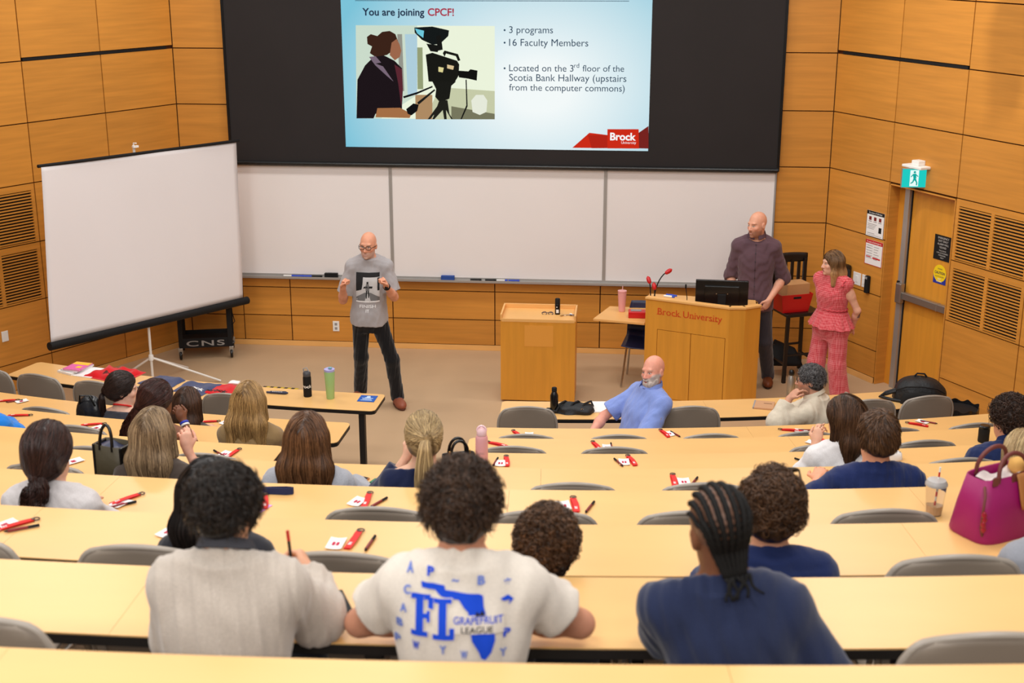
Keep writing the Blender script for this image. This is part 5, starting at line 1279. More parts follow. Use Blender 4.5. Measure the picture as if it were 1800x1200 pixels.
def np_obj(name, V, F, mats, parent=None, col=None, mi=None):
    me = bpy.data.meshes.new(name); nv, nf = len(V), len(F); k = F.shape[1]
    me.vertices.add(nv); me.vertices.foreach_set('co', np.ascontiguousarray(V, f32).ravel())
    me.loops.add(nf * k); me.loops.foreach_set('vertex_index', np.ascontiguousarray(F, np.int32).ravel())
    me.polygons.add(nf); me.polygons.foreach_set('loop_start', np.arange(nf, dtype=np.int32) * k)
    me.polygons.foreach_set('use_smooth', np.ones(nf, bool))
    if not isinstance(mats, (list, tuple)): mats = [mats]
    for m in mats: me.materials.append(m)
    if mi is not None: me.polygons.foreach_set('material_index', np.ascontiguousarray(mi, np.int32))
    if col is not None:
        at = me.attributes.new('Col', 'FLOAT_COLOR', 'POINT'); c4 = np.ones((nv, 4), f32); c4[:, :3] = col; at.data.foreach_set('color', c4.ravel())
    me.update(calc_edges=True); me.validate()
    return link(name, me, parent)
def grad(fn, P, e=0.002):
    g = np.stack([fn(P + np.array(v, f32) * e) - fn(P - np.array(v, f32) * e) for v in ((1, 0, 0), (0, 1, 0), (0, 0, 1))], 1)
    return g / np.maximum(np.linalg.norm(g, axis=1, keepdims=True), 1e-6)
def tubes(paths, rad, cols):
    """paths (N,M,3) -> triangular tapered tubes"""
    N, M, _ = paths.shape
    T = np.gradient(paths, axis=1); T /= np.maximum(np.linalg.norm(T, axis=2, keepdims=True), 1e-6)
    up = np.array([0.31, 0.52, 0.79]); a = np.cross(T, up); a /= np.maximum(np.linalg.norm(a, axis=2, keepdims=True), 1e-6); b = np.cross(T, a)
    tp = np.interp(np.linspace(0, 1, M), [0, .08, .7, 1], [.6, 1, 1, .25])[None, :, None] * np.asarray(rad).reshape(-1, 1, 1)
    V = np.stack([paths + (a * math.cos(k * 2 * PI / 3) + b * math.sin(k * 2 * PI / 3)) * tp for k in range(3)], 2)   # N,M,3,3
    base = (np.arange(N)[:, None, None] * M + np.arange(M - 1)[None, :, None]) * 3
    F = np.concatenate([np.stack([base[..., 0] + k, base[..., 0] + (k + 1) % 3, base[..., 0] + 3 + (k + 1) % 3, base[..., 0] + 3 + k], -1).reshape(-1, 4) for k in range(3)])
    C = np.repeat(cols, M * 3, 0)
    return V.reshape(-1, 3), F, C
def march(fn, P, dirfn, M, step, off, rs):
    """walk strands over the surface of fn"""
    N = len(P); out = np.zeros((N, M, 3), f32); p = P.astype(f32).copy()
    off = np.asarray(off, f32).reshape(-1); wig = rs.normal(size=(N, 3)).astype(f32)
    for i in range(M):
        n = grad(fn, p); d = fn(p); p = p - n * (d - off)[:, None]
        out[:, i] = p
        t = dirfn(p, i / M); t = t - n * (t * n).sum(1, keepdims=True)
        t = t / np.maximum(np.linalg.norm(t, axis=1, keepdims=True), .15)
        ph = i * .55
        p = p + (t + wig * .10 * np.sin(ph + wig[:, :1] * 7)) * np.asarray(step).reshape(-1, 1)
    return out

# ---- people
def rotm(yaw, pitch=0.0, roll=0.0):     # yaw + turns to the left, pitch + nods forward/down, roll + tips to the right shoulder
    return Matrix.Rotation(yaw, 4, 'Z') @ Matrix.Rotation(-pitch, 4, 'X') @ Matrix.Rotation(roll, 4, 'Y')
SKIN = attr_mat('skin', .5, .35, .05, 40, sss=.12)
CLOTH = attr_mat('cotton_cloth', .9, .12, .05, 160, bump=.12, sheen=.25)
KNIT = attr_mat('fuzzy_knit', .95, .1, .10, 220, bump=.3, sheen=.4)
HAIRM = attr_mat('hair_strands', .38, .4, .10, 30, scale=(3, 3, .3))
LEATHER = attr_mat('shoe_leather', .5, .4, .05, 60)
C3 = lambda rgb: np.array(lin(rgb), f32)
class Head:
    def __init__(s, c, M, k=1.0): s.c = Vector(c); s.M = M; s.k = k
    def w(s, x, y, z): return s.c + (s.M @ Vector((x * s.k, y * s.k, z * s.k)))
    def loc(s, P): return (P - A3(s.c)) @ np.array(s.M.to_3x3(), f32) / s.k
def head_sdf(S, H, ears=True, face=True, jaw=1.0):
    k = H.k; M = H.M
    E = lambda c, r, kk: S.add(s_ell(H.w(*c), [q * k for q in r], M), kk)
    E((0, -.014, .032), (.076, .097, .094), .02)
    E((0, .022, -.030), (.064, .077, .092), .03); E((0, .040, -.078), (.048 * jaw, .050, .044), .03)
    if face:
        S.add(s_cone(H.w(-.036, .080, .024), H.w(.036, .080, .024), .011 * k), .016 * k)
        for sx in (-1, 1):
            E((sx * .042, .066, -.026), (.02, .02, .018), .02); S.cut(s_ell(H.w(sx * .031, .101, .002), [.017 * k, .014 * k, .010 * k], M), .012 * k)
            E((sx * .031, .0805, .001), (.0125, .011, .010), .003)
        S.add(s_cone(H.w(0, .092, .008), H.w(0, .113, -.034), .0075 * k, .012 * k), .012 * k)
        for sx in (-1, 1): E((sx * .011, .102, -.038), (.0085, .011, .008), .008)
        S.add(s_cone(H.w(-.018, .091, -.069), H.w(.018, .091, -.069), .0065 * k), .007 * k); S.add(s_cone(H.w(-.015, .090, -.080), H.w(.015, .090, -.080), .0068 * k), .006 * k)
        E((0, .084, -.108), (.02, .014, .014), .015)
    if ears:
        for sx in (-1, 1): E((sx * .077, -.010, -.008), (.011, .021, .032), .008); S.cut(s_ell(H.w(sx * .089, -.006, -.006), [.006 * k, .012 * k, .02 * k], M), .004)
def hand_sdf(S, w, d, n, side, curl=(.5, .5, .5, .5), k=1.0, thumb=.5, spread=.06, straight=None):
    """w wrist, d towards the fingers, n palm normal, side +1 thumb on (d x n) side"""
    w = Vector(w); d = Vector(d).normalized(); n = Vector(n); n = (n - d * n.dot(d)).normalized(); x = d.cross(n) * side
    pc = w + d * .048 * k
    M = Matrix((x, d, n)).transposed().to_4x4()
    S.add(s_ell(pc, (.043 * k, .058 * k, .018 * k), M), .012)
    S.add(s_cone(w - d * .01, w + d * .03, .025 * k, .024 * k), .015)
    for i in range(4):
        b = w + d * (.088 - .006 * abs(i - 1.2)) * k + x * (.030 - .020 * i) * k
        q = d.copy() + x * spread * (1.5 - i); q.normalize(); p = b; L = [.043, .027, .021]; f_ = (.95, 1.05, 1.0, .80)[i] * k; r = (.0092, .0094, .0090, .0080)[i] * k; c = curl[i]
        for j in range(3):
            q = (Matrix.Rotation(-c * (1.05, 1.25, .8)[j] * side, 4, x * side * 1.0) @ q) if False else (q * math.cos(c * (1.0, 1.3, .8)[j]) + _perp(q, x, n, d) * math.sin(c * (1.0, 1.3, .8)[j]))
            q.normalize(); e = p + q * L[j] * f_
            S.add(s_cone(p, e, r * (1 - .08 * j), r * (1 - .08 * (j + 1))), .004); p = e
    b = w + d * .02 * k + x * .026 * k; q = (d * .62 + x * .75 + n * .25 * thumb).normalized(); e = b + q * .045 * k
    S.add(s_cone(b, e, .013 * k, .0105 * k), .012); q2 = (d * .85 + x * (.35 - .7 * thumb) + n * .7 * thumb).normalized(); e2 = e + q2 * .032 * k
    S.add(s_cone(e, e2, .0102 * k, .0095 * k), .004); S.add(s_cone(e2, e2 + (q2 + n * thumb * .4).normalized() * .024 * k, .0095 * k, .0080 * k), .004)
def _perp(q, x, n, d):
    # unit vector perpendicular to q in the curling plane, towards the palm
    ax = x.normalized(); v = ax.cross(q)
    if v.dot(n) < 0 and q.dot(d) > -0.2: v = -v
    elif q.dot(d) <= -0.2 and v.dot(d) > 0: v = -v
    return v.normalized()
MALE = [(-.17, .10, .085), (-.10, .150, .112), (.0, .158, .115, .0), (.12, .146, .106, .0), (.25, .152, .106, -.004), (.38, .178, .116, -.006), (.47, .180, .104, -.012), (.53, .135, .080, -.016), (.58, .075, .062, -.016)]
FEMALE = [(-.17, .10, .085), (-.10, .165, .115), (.0, .165, .115), (.12, .130, .092), (.25, .135, .095), (.36, .158, .110, .006), (.45, .160, .092, -.008), (.51, .118, .072, -.014), (.56, .065, .056, -.016)]
def frame_from(z, x):
    z = Vector(z).normalized(); x = Vector(x); x = (x - z * x.dot(z)).normalized(); y = z.cross(x)
    return Matrix((x, y, z)).transposed().to_4x4()
class Person:
    """joints in the person's own frame: x right, y forward, z up from the floor"""
    def __init__(s, label, base, yaw, female=False, k=1.0, group=None, skin=(222, 168, 140)):
        s.label, s.base, s.yaw, s.female, s.k, s.group, s.skin = label, base, yaw, female, k, group, skin
    def build(s, J, head, arms, shirt, hair=None, h=.007, paint=None, trousers=None, shoes=None, facedetail=False, hbody=None, neck=.055):
        """J: pelvis, neckb, shL, shR, legs[(hip,knee,ankle,toe)...]; head: Head; arms {L:(el,wr,hand or None)}"""
        k = s.k; pel, nb = Vector(J['pelvis']), Vector(J['neck']); shL, shR = Vector(J['shL']), Vector(J['shR'])
        TM = frame_from(nb - pel, shR - shL); L = (nb - pel).length; base_prof = FEMALE if s.female else MALE; sc = L / base_prof[-1][0]
        wf = J.get('girth', 1.0) * k
        prof = [(z * sc, w * wf, d * wf * J.get('depth', 1.0), (r[0] if r else 0)) for z, w, d, *r in base_prof]
        H = head
        def torso(S, inf=0.0, kk=.05, fl=0.0):
            S.add(s_loft(pel, TM, [(q[0], q[1] + fl * min(1, max(0, (.22 - q[0]) / .2)), q[2] + fl * min(1, max(0, (.22 - q[0]) / .2)), q[3]) for q in prof] if not fl else [(q[0] - (.08 if i == 0 else 0), max(q[1], prof[2][1] * .97) + fl if q[0] < .1 else q[1], max(q[2], prof[2][2] * .97) + fl if q[0] < .1 else q[2], q[3]) for i, q in enumerate(prof)], inf), kk)
            sr = (.056 if not s.female else .046) * k + inf
            S.add(s_cone(shL.lerp(nb, .35), shL, sr * .9, sr), kk); S.add(s_cone(shR.lerp(nb, .35), shR, sr * .9, sr), kk)
            tz = nb + (Vector(H.c) - nb) * .22
            for sh in (shL, shR): S.add(s_cone(tz, sh, .034 * k + inf, .042 * k + inf), kk)
        S = SDF(); torso(S)
        S.add(s_cone(nb - TM.to_3x3().col[2] * .03, H.w(0, -.022, -.055), neck * k * 1.08, neck * k), .04)
        head_sdf(S, H, face=facedetail)
        ar = (1.0 if not s.female else .84) * k * J.get('arm', 1.0)
        arm_fns = {}
        for side, sh in (('L', shL), ('R', shR)):
            if side not in arms: continue
            el, wr, hd = arms[side]; el = Vector(el); wr = Vector(wr)
            S.add(s_cone(sh, sh.lerp(el, .45), .050 * ar, .049 * ar), .03); S.add(s_cone(sh.lerp(el, .35), el, .049 * ar, .038 * ar), .03); S.add(s_cone(el, el.lerp(wr, .35), .039 * ar, .041 * ar), .025); S.add(s_cone(el.lerp(wr, .3), wr, .041 * ar, .026 * ar), .025)
            if hd: hand_sdf(S, wr, *hd['dn'], hd.get('side', 1), hd.get('curl', (.5,) * 4), k * (.92 if s.female else 1.0), hd.get('thumb', .5), hd.get('spread', .05))
        if J.get('legs'):
            for hip, kn, an, toe in J['legs']:
                S.add(s_cone(hip, kn, .082 * k, .055 * k), .05); S.add(s_cone(kn, Vector(kn).lerp(Vector(an), .35), .052 * k, .054 * k), .03); S.add(s_cone(Vector(kn).lerp(Vector(an), .3), an, .053 * k, .034 * k), .03)
                S.add(s_cone(Vector(an) + Vector((0, 0, -.03)), Vector(toe), .034 * k, .026 * k), .02)
        pts = [Vector(p) for p in (pel, nb, shL, shR, H.c)] + [Vector(q) for a in arms.values() for q in a[:2]] + [Vector(q) for l in J.get('legs', []) for q in l]
        lo = [min(p[i] for p in pts) - .24 for i in range(3)]; hi = [max(p[i] for p in pts) + .24 for i in range(3)]
        lo[2] = max(lo[2], -.02)
        V, F = nets(S, lo, hi, hbody or h)
        col = np.repeat(C3(s.skin)[None], len(V), 0)
        if paint or facedetail:
            Q = H.loc(V.astype(f32)); face_paint(col, Q, s.skin, paint or {})
        o = np_obj('person', V, F, SKIN, None, col); o.location = s.base; o.rotation_euler = (0, 0, s.yaw)
        tag(o, s.label, 'person', s.group); s.obj = o; s.H = H; s.TM = TM; s.torso = torso; s.S = S
        s.lo, s.hi = lo, hi
        if shirt: s.make_shirt(J, arms, shirt, torso, nb, TM, lo, hi, h, ar, shL, shR)
        if trousers: s.make_trousers(J, trousers, lo, hi, prof, pel, TM)
        if shoes: s.make_shoes(J, shoes)
        if hair: make_hair(s, H, **hair)
        return s
    def make_shirt(s, J, arms, sh_, torso, nb, TM, lo, hi, h, ar, shL, shR):
        inf = sh_.get('inf', .014); k = s.k; S = SDF(); torso(S, inf, .06, sh_.get('flare', .012))
        if sh_.get('belly'): 
            b = sh_['belly']; S.add(s_ell(Vector(J['pelvis']) + TM.to_3x3() @ Vector((0, b[1], b[0])), b[2], TM), .08)
        zc = TM.to_3x3().col[2]; yc = TM.to_3x3().col[1]
        drop = sh_.get('neckdrop', .0)
        # neck opening: a tilted sphere-ended column is cut away
        nv = Vector(s.H.c) - nb; nr = (.046 if s.female else .055) * k
        S.add(s_cone(nb - zc * .03, nb + nv * .6, nr + .016, nr + .010), .035)
        nk = nb + nv * sh_.get('necklen', .30) - zc * drop
        S.cut(s_plane(nk, (-(zc * 1.0 + yc * sh_.get('necktilt', .35)).normalized())), .008)
        hem = sh_.get('hem', -.12); S.cut(s_plane(Vector(J['pelvis']) + zc * hem, zc), .01)
        sl = sh_.get('sleeve', .6)
        if sl > 0:
            for side, sh0 in (('L', shL), ('R', shR)):
                if side not in arms: continue
                el, wr = Vector(arms[side][0]), Vector(arms[side][1]); T = SDF(); loose = sh_.get('loose', .010)
                if sl <= 1.0:
                    e = sh0.lerp(el, sl); dirv = (el - sh0).normalized()
                    T.add(s_cone(sh0, e + dirv * .05, .050 * ar + inf, .047 * ar + inf + loose)); T.cut(s_plane(e, -dirv), .006)
                else:
                    e = el.lerp(wr, sl - 1.0); dirv = (wr - el).normalized()
                    T.add(s_cone(sh0, el, .050 * ar + inf, .044 * ar + inf + loose)); T.add(s_cone(el, e + dirv * .04, .044 * ar + inf + loose, .032 * ar + inf + loose * .6), .03); 
                    pl = s_plane(e, -dirv); T.cut(lambda P, pl=pl, el=A3(el): np.where(((P - el) ** 2).sum(1) > (.5) ** 2, 1, pl(P)).astype(f32), .006)
                S.add(T, sh_.get('blend', .02))
        S.disp = wrinkle(sh_.get('wr', .003), sh_.get('fr', 80), sh_.get('seed', 1), sh_.get('aniso', (1, 1, .6)))
        V, F = nets(S, lo, hi, h)
        base = C3(sh_['col']); col = np.repeat(base[None], len(V), 0)
        if sh_.get('pattern'): sh_['pattern'](V, col)
        nm = sh_.get('name', 'shirt'); o = np_obj(nm, V, F, KNIT if sh_.get('knit') else CLOTH, s.obj, col); s.shirt = o; s.shirtS = S
        s.bvh = BVHTree.FromPolygons([tuple(v) for v in V], [tuple(f) for f in F])
        if sh_.get('collar'):
            cc = sh_['collar']; mb = MB(); pts = []; c0 = nk - zc * cc.get('drop', .005)
            for q in range(25):
                a = q / 24 * 2 * PI * .92 + PI / 2 + .04 * 2 * PI; pts.append((a, c0))
            rr = cc.get('r', .064) * k; vs = []
            for a, c in pts:
                x, y = math.cos(a) * rr * 1.02, math.sin(a) * rr * 1.0
                tilt = -.012 * math.sin(a) * 2.2
                for dr, dz in ((0.0, .030), (.004, .034), (.016, .004), (.010, .0), (.0, .0)):
                    vs.append(c + TM.to_3x3() @ Vector((x * (1 + dr / rr), y * (1 + dr / rr), dz * cc.get('h', 1.0) + tilt)))
            m = 5; fs = [(i * m + j, i * m + (j + 1) % m, (i + 1) * m + (j + 1) % m, (i + 1) * m + j) for i in range(24) for j in range(m)]
            mb.add(vs, fs); obj('collar', mb, mat('collar_%d_%d_%d' % tuple(cc['col']), cc['col'], .9, .15), o, smooth=50)
        for bt in sh_.get('buttons', []): pass
    def make_trousers(s, J, tr, lo, hi, prof, pel, TM):
        k = s.k; S = SDF(); inf = tr.get('inf', .014)
        S.add(s_loft(pel, TM, [(z, w, d, y) for z, w, d, y in prof if z < tr.get('top', .10) * 1.0001], inf), .05)
        for hip, kn, an, toe in J['legs']:
            hip, kn, an = Vector(hip), Vector(kn), Vector(an); lw = tr.get('leg', (.088, .066, .058))
            S.add(s_cone(hip, kn, lw[0] * k + .004, lw[1] * k), .05); S.add(s_cone(kn, an + (an - kn).normalized() * .02, lw[1] * k, lw[2] * k), .03)
            e = an + (an - kn).normalized() * tr.get('len', .01)
            pl = s_plane(e, -(an - kn).normalized()); S.cut(lambda P, pl=pl, an=A3(an): np.where(((P - an) ** 2).sum(1) > .22 ** 2, 1, pl(P)).astype(f32), .006)
        S.disp = wrinkle(tr.get('wr', .003), tr.get('fr', 60), tr.get('seed', 3))
        V, F = nets(S, lo, hi, tr.get('h', .009)); col = np.repeat(C3(tr['col'])[None], len(V), 0)
        if tr.get('pattern'): tr['pattern'](V, col)
        s.trousers = np_obj(tr.get('name', 'trousers'), V, F, CLOTH, s.obj, col)
    def make_shoes(s, J, sh):
        for hip, kn, an, toe in J['legs']:
            an, toe = Vector(an), Vector(toe); d = (toe - an); d.z = 0; d.normalize(); x = Vector((d.y, -d.x, 0)); M = Matrix((x, d, Vector((0, 0, 1)))).transposed().to_4x4()
            S = SDF(); c = Vector((an.x, an.y, 0))
            S.add(s_ell(c + d * .07 + Vector((0, 0, .045)), (.050, .150, .052), M)); S.add(s_cone(c + Vector((0, 0, .05)), c + Vector((0, 0, .095)) - d * .005, .045, .042), .03); S.add(s_ell(c + d * .14 + Vector((0, 0, .04)), (.049, .075, .038), M), .03)
            S.cut(s_plane(c + Vector((0, 0, .018)), (0, 0, 1)), .004)
            lo = [min(c[i], (c + d * .22)[i]) - .12 for i in range(2)] + [-.01]; hi = [max(c[i], (c + d * .22)[i]) + .12 for i in range(2)] + [.16]
            V, F = nets(S, lo, hi, .005); col = np.repeat(C3(sh['col'])[None], len(V), 0)
            o = np_obj('shoe', V, F, LEATHER, s.obj, col)
            So = SDF(); So.add(s_ell(c + d * .07 + Vector((0, 0, .02)), (.055, .155, .05), M)); So.keep(s_plane(c + Vector((0, 0, .020)), (0, 0, 1)), .003); So.cut(s_plane(c + Vector((0, 0, .001)), (0, 0, 1)), .002)
            V, F = nets(So, lo, hi, .005); np_obj('sole', V, F, LEATHER, o, np.repeat(C3(sh['sole'])[None], len(V), 0))
            if sh.get('lace'):
                mb = MB()
                for i in range(4):
                    p = c + d * (.075 + .022 * i) + Vector((0, 0, .097 - .010 * i)); mb.tube([p - x * .028 - Vector((0, 0, .008)), p + Vector((0, 0, .003)), p + x * .028 - Vector((0, 0, .008))], .004, 6)
                obj('lace', mb, mat('shoe_lace', sh['lace'], .8), o)
    def decal(s, name, mb, mats, origin, right, up, parent=None, off=.003, sub=.02):
        """flat artwork (x right, y up in metres) laid onto the shirt by casting rays"""
        bm = bmesh.new(); vs = [bm.verts.new(v) for v in mb.v]
        for f, m in zip(mb.f, mb.m):
            try:
                fc = bm.faces.new([vs[i] for i in f]); fc.material_index = m
            except ValueError: pass
        bmesh.ops.triangulate(bm, faces=bm.faces[:])
        for _ in range(4):
            ed = [e for e in bm.edges if e.calc_length() > sub]
            if not ed: break
            bmesh.ops.subdivide_edges(bm, edges=ed, cuts=1); bmesh.ops.triangulate(bm, faces=[f for f in bm.faces if len(f.verts) > 3])
        right = Vector(right).normalized(); up = Vector(up).normalized(); n = right.cross(up); origin = Vector(origin)
        for v in bm.verts:
            p = origin + right * v.co.x + up * v.co.y; hit = s.bvh.ray_cast(p + n * .5, -n)
            lift = off + v.co.z
            v.co = (hit[0] + n * lift) if hit[0] is not None else p
        me = bpy.data.meshes.new(name); bm.to_mesh(me); bm.free()
        for m in mats: me.materials.append(m)
        me.shade_smooth()
        return link(name, me, parent or s.shirt)
def face_paint(col, Q, skin, pt):
    x, y, z = Q[:, 0], Q[:, 1], Q[:, 2]; ax = np.abs(x); front = (y > .045) & (ax < .09) & (np.abs(z) < .16)
    def mix(mask, c, a): 
        m = (np.clip(mask, 0, 1) * a)[:, None]; col[:] = col * (1 - m) + C3(c)[None] * m
    sm = lambda d, w: np.clip(.5 - d / w, 0, 1)
    f = front.astype(f32)
    red = pt.get('blush', (214, 130, 110))
    mix(f * sm(np.hypot((ax - .042) / 1.2, z + .03) - .016, .03), red, .35); mix(f * sm(np.hypot(x, (z + .034)) - .012, .02), red, .35)
    if pt.get('stubble'):
        c, a = pt['stubble']; m = sm(z + .048 + .25 * np.maximum(0, .02 - y) * 0, .02) * (y > -.0) * (z > -.15) * (z < 0.02) * sm(ax - .075, .01); mix(m * 1.0, c, a)
    mix(f * sm(np.hypot(ax / 1.0 - .0, 0) - .020 + 6 * (z + .075) ** 2 * 8, .008) * sm(np.abs(z + .0745) - .008, .005) * (y > .08), pt.get('lips', (186, 98, 92)), .8)
    mix(f * sm(np.abs(z + .0745) - .0012, .003) * sm(ax - .019, .006) * (y > .075), (96, 44, 40), .7)
    if pt.get('smile'): mix(f * sm(np.abs(z + .0745 - 4 * x * x) - .003, .003) * sm(ax - .016, .005) * (y > .08), (236, 226, 214), .9)
    e = np.hypot((ax - .031) / .0135, (z - .001) / .0062) - 1
    mix(f * sm(e * .01, .004) * (y > .06), (226, 216, 208), .9)
    ir = np.hypot(ax - .031 + np.where(x > 0, 1, -1) * pt.get('gaze', 0.0), z - .0012) - .0052; mix(f * sm(ir, .003) * (y > .06), pt.get('iris', (52, 40, 34)), 1)
    lid = np.abs(np.hypot((ax - .031) / .0150, (z + .001) / .0085) - 1) * .009; mix(f * sm(lid - .0015, .002) * (z > .001) * (y > .06), (60, 36, 30), .85)
    br = np.hypot((ax - .034) / .020, (z - .0225 + (ax - .034) ** 2 * 6) / .0048) - 1
    mix(f * sm(br * .008, .006), pt.get('brow', (110, 80, 60)), pt.get('browa', .75))
    if pt.get('beard'):
        c, a = pt['beard']; jaw = sm(z + .042 - .03 * np.clip((ax - .03) / .03, 0, 1), .018) * (z > -.16) * (y > .0) * sm(ax - .08, .01); lipm = sm(np.hypot(x / 1.6, z + .0745) - .011, .005); mix(jaw * (1 - lipm), c, a)
    if pt.get('fringe'):       # hair shadow stubble round the back of a shaved head
        c, a = pt['fringe']; mix(sm(z - .035, .03) * sm(y - .02 + .0 * z, .03) * (z > -.07), c, a)
    if pt.get('extra'): pt['extra'](col, x, y, z, mix, sm)
def make_hair(p, H, kind, col, col2=None, n=1500, length=.4, name='hair', seed=1, h=.005, vol=.012, rad=.0013, front=True, part=0.0, down=None, **kw):
    rs = np.random.RandomState(seed); k = H.k; M = H.M; c1 = C3(col); c2 = C3(col2 or col); R3 = np.array(M.to_3x3(), f32)
    E = lambda c, r: s_ell(H.w(*c), [q * k for q in r], M)
    W = lambda v: (R3 @ np.array(v, f32))
    S = SDF()
    # cap over the skull
    S.add(E((0, -.016, .036), (.078 + vol, .099 + vol, .094 + vol)), .01)
    if kind in ('short', 'curly', 'mop', 'pony', 'bun', 'longpony'):
        S.add(E((0, -.045, -.02), (.070 + vol * .6, .066 + vol * .6, .070)), .03)
    hl = kw.get('hairline', .056)
    S.cut(E((0, .115, -.045), (.085, .075, .115)), .015)                      # face opening
    if kind in ('short', 'curly', 'mop'):
        for sx in (-1, 1): S.cut(E((sx * .095, .012, -.03), (.03, .034, .050)), .008)
        S.cut(s_plane(H.w(0, -.05, kw.get('nape', -.075)), W((0, -.25, 1))), .012)
    down_v = np.array([0, 0, -1], f32)
    paths = []
    if kind in ('long', 'bob'):
        Lz = length; dv = Vector(down) if down else Vector((0, 0, -1)); bx = W((1, 0, 0))
        wid = kw.get('wid', .075)
        top = Vector(H.w(0, -.05, .0)); 
        for sx in (-1, 1):
            a = Vector(H.w(sx * .05, -.045, .01)); b = Vector(H.w(sx * wid, -.075, -.12)); e = b + dv * max(.02, Lz - .12) + Vector((0, -.015, 0)) + Vector(bx) * sx * kw.get('flare', .015)
            S.add(s_cone(a, b, .05 * k, .040 * k), .05); S.add(s_cone(b, e, .040 * k, kw.get('tip', .022)), .05)
            if kind == 'bob' or kw.get('sides', True):
                a2 = Vector(H.w(sx * .074, .01, .02)); b2 = Vector(H.w(sx * .086, .015, -.10)); S.add(s_cone(a2, b2, .022, .024), .03)
                if kind == 'bob': S.add(s_cone(b2, b2 + dv * (Lz - .10), .024, .018), .03)
        c_ = Vector(H.w(0, -.085, -.10)); S.add(s_cone(Vector(H.w(0, -.06, .0)), c_, .055, .045), .05); S.add(s_cone(c_, c_ + dv * max(.02, Lz - .11), .045, .025), .06)
    if kind in ('pony', 'longpony', 'bun'):
        tie = Vector(H.w(*kw.get('tie', (0, -.13, .0))))
        S.add(s_cone(H.w(0, -.07, kw.get('tie', (0, -.13, 0))[2] * .6 + .0), tie, .055 * k, .022 * k), .045)
    if kind == 'mop': S.add(E((0, -.008, .042), (.085 + vol, .094 + vol, .076 + vol)), .03)
    if kind in ('curly', 'mop'):
        fr = kw.get('fr', 120); am = kw.get('amp', .007); w1 = wrinkle(am, fr, seed); S.disp = lambda P: w1(P) - .002
    else: S.disp = wrinkle(.0025, 60, seed, (1, 1, .25) if kind in ('long', 'bob') else (1, 1, 1))
    ext = .34 if kind not in ('long', 'bob') else max(.34, length + .2)
    lo = [H.c[0] - .24, H.c[1] - .28, H.c[2] - ext + .04]; hi = [H.c[0] + .24, H.c[1] + .24, H.c[2] + .24]
    V, F = nets(S, lo, hi, h)
    t = wrinkle(1.0, 90, seed + 5, (1, 1, .12) if kind in ('long', 'bob') else (1, 1, 1))(V.astype(f32))
    colv = c1[None] * .82 + (c2 - c1)[None] * np.clip(.3 + .5 * t, 0, 1)[:, None] * .6
    Vs, Fs, Cs = [V], [F], [colv]; nv = len(V)
    def addst(paths, r):
        nonlocal nv
        N = len(paths); q = rs.beta(1.3, 1.6, N)[:, None]; cc = (c1[None] * (1 - q) + c2[None] * q) * rs.uniform(.8, 1.15, (N, 1))
        v, f, c = tubes(paths, r, cc)
        if kw.get('ombre'):
            g = np.clip((H.loc(v.astype(f32))[:, 2] + .02) / -.10, 0, 1)[:, None]; c = c * (.55 + .6 * g) * (1 - g) + (c * .35 + c2[None] * .75) * g
        Vs.append(v); Fs.append(f + nv); Cs.append(c); nv += len(v)
    # strand roots over the cap
    u = rs.normal(size=(n * 3, 3)); u /= np.linalg.norm(u, axis=1, keepdims=True); u = u[u[:, 2] > -.45]
    loc = u * np.array([.085, .108, .10]) + np.array([0, -.015, .036]); 
    if kind in ('long', 'bob'): loc = loc[(loc[:, 2] > .02)]
    P = (A3(H.c) + (loc * k) @ R3.T).astype(f32)
    keep = S(P) < .03; P = P[keep][:n]; locp = H.loc(P); N = len(P)
    if kind in ('long', 'bob'):
        def dirf(q, s_):
            L_ = H.loc(q); out = np.zeros_like(q); topm = np.clip((L_[:, 2] - .05) / .07, 0, 1)[:, None]
            side = np.sign(L_[:, :1] - part + 1e-4); o = (side * W((1, 0, 0))[None] * .8 + W((0, -.55, 0))[None]) * topm
            return o + down_v[None] * (1 - topm * .6)
        Mst = 26; Lr = rs.uniform(.75, 1.08, N) * (length + .12)
        st = march(S, P, dirf, Mst, Lr / Mst, rs.uniform(-.001, .005, N), rs)
        # free ends below the volume fall straight
        addst(st, rad * rs.uniform(.8, 1.5, N))
    elif kind in ('pony', 'longpony', 'bun'):
        T = A3(tie)
        def dirf(q, s_): 
            d = T[None] - q; return d / np.maximum(np.linalg.norm(d, axis=1, keepdims=True), .01)
        Mst = 16; dist = np.linalg.norm(T[None] - P, axis=1)
        st = march(S, P, dirf, Mst, dist * 1.15 / Mst, rs.uniform(-.001, .003, N), rs); addst(st, rad * rs.uniform(.8, 1.4, N))
        # tail
        nt_ = kw.get('tailn', 420); path = [Vector(q) for q in kw['tail'](H, tie)]; Mt = len(path); tr = kw.get('tailr', .028); tw = kw.get('tailprof', lambda s_: .35 + .9 * math.sin(min(1, s_ * 1.6) * PI / 2) * (1 - .55 * s_ ** 2))
        ang = rs.uniform(0, 2 * PI, nt_); rr = np.sqrt(rs.uniform(0, 1, nt_)); PT = np.zeros((nt_, Mt, 3)); ph = rs.uniform(0, 6, nt_)
        for i, q in enumerate(path):
            s_ = i / (Mt - 1); d = (path[min(i + 1, Mt - 1)] - path[max(i - 1, 0)]).normalized(); a = d.cross(Vector((0, 1, 0.1))).normalized(); b = d.cross(a)
            R_ = tr * tw(s_); PT[:, i] = A3(q)[None] + (np.cos(ang) * rr * R_)[:, None] * A3(a)[None] + (np.sin(ang) * rr * R_ * kw.get('flat', .7))[:, None] * A3(b)[None] + (np.sin(ph + s_ * kw.get('wavef', 6)) * kw.get('wave', .003))[:, None] * A3(a)[None]
        addst(PT, rad * 1.3 * rs.uniform(.8, 1.5, nt_))
    elif kind in ('curly', 'mop'):
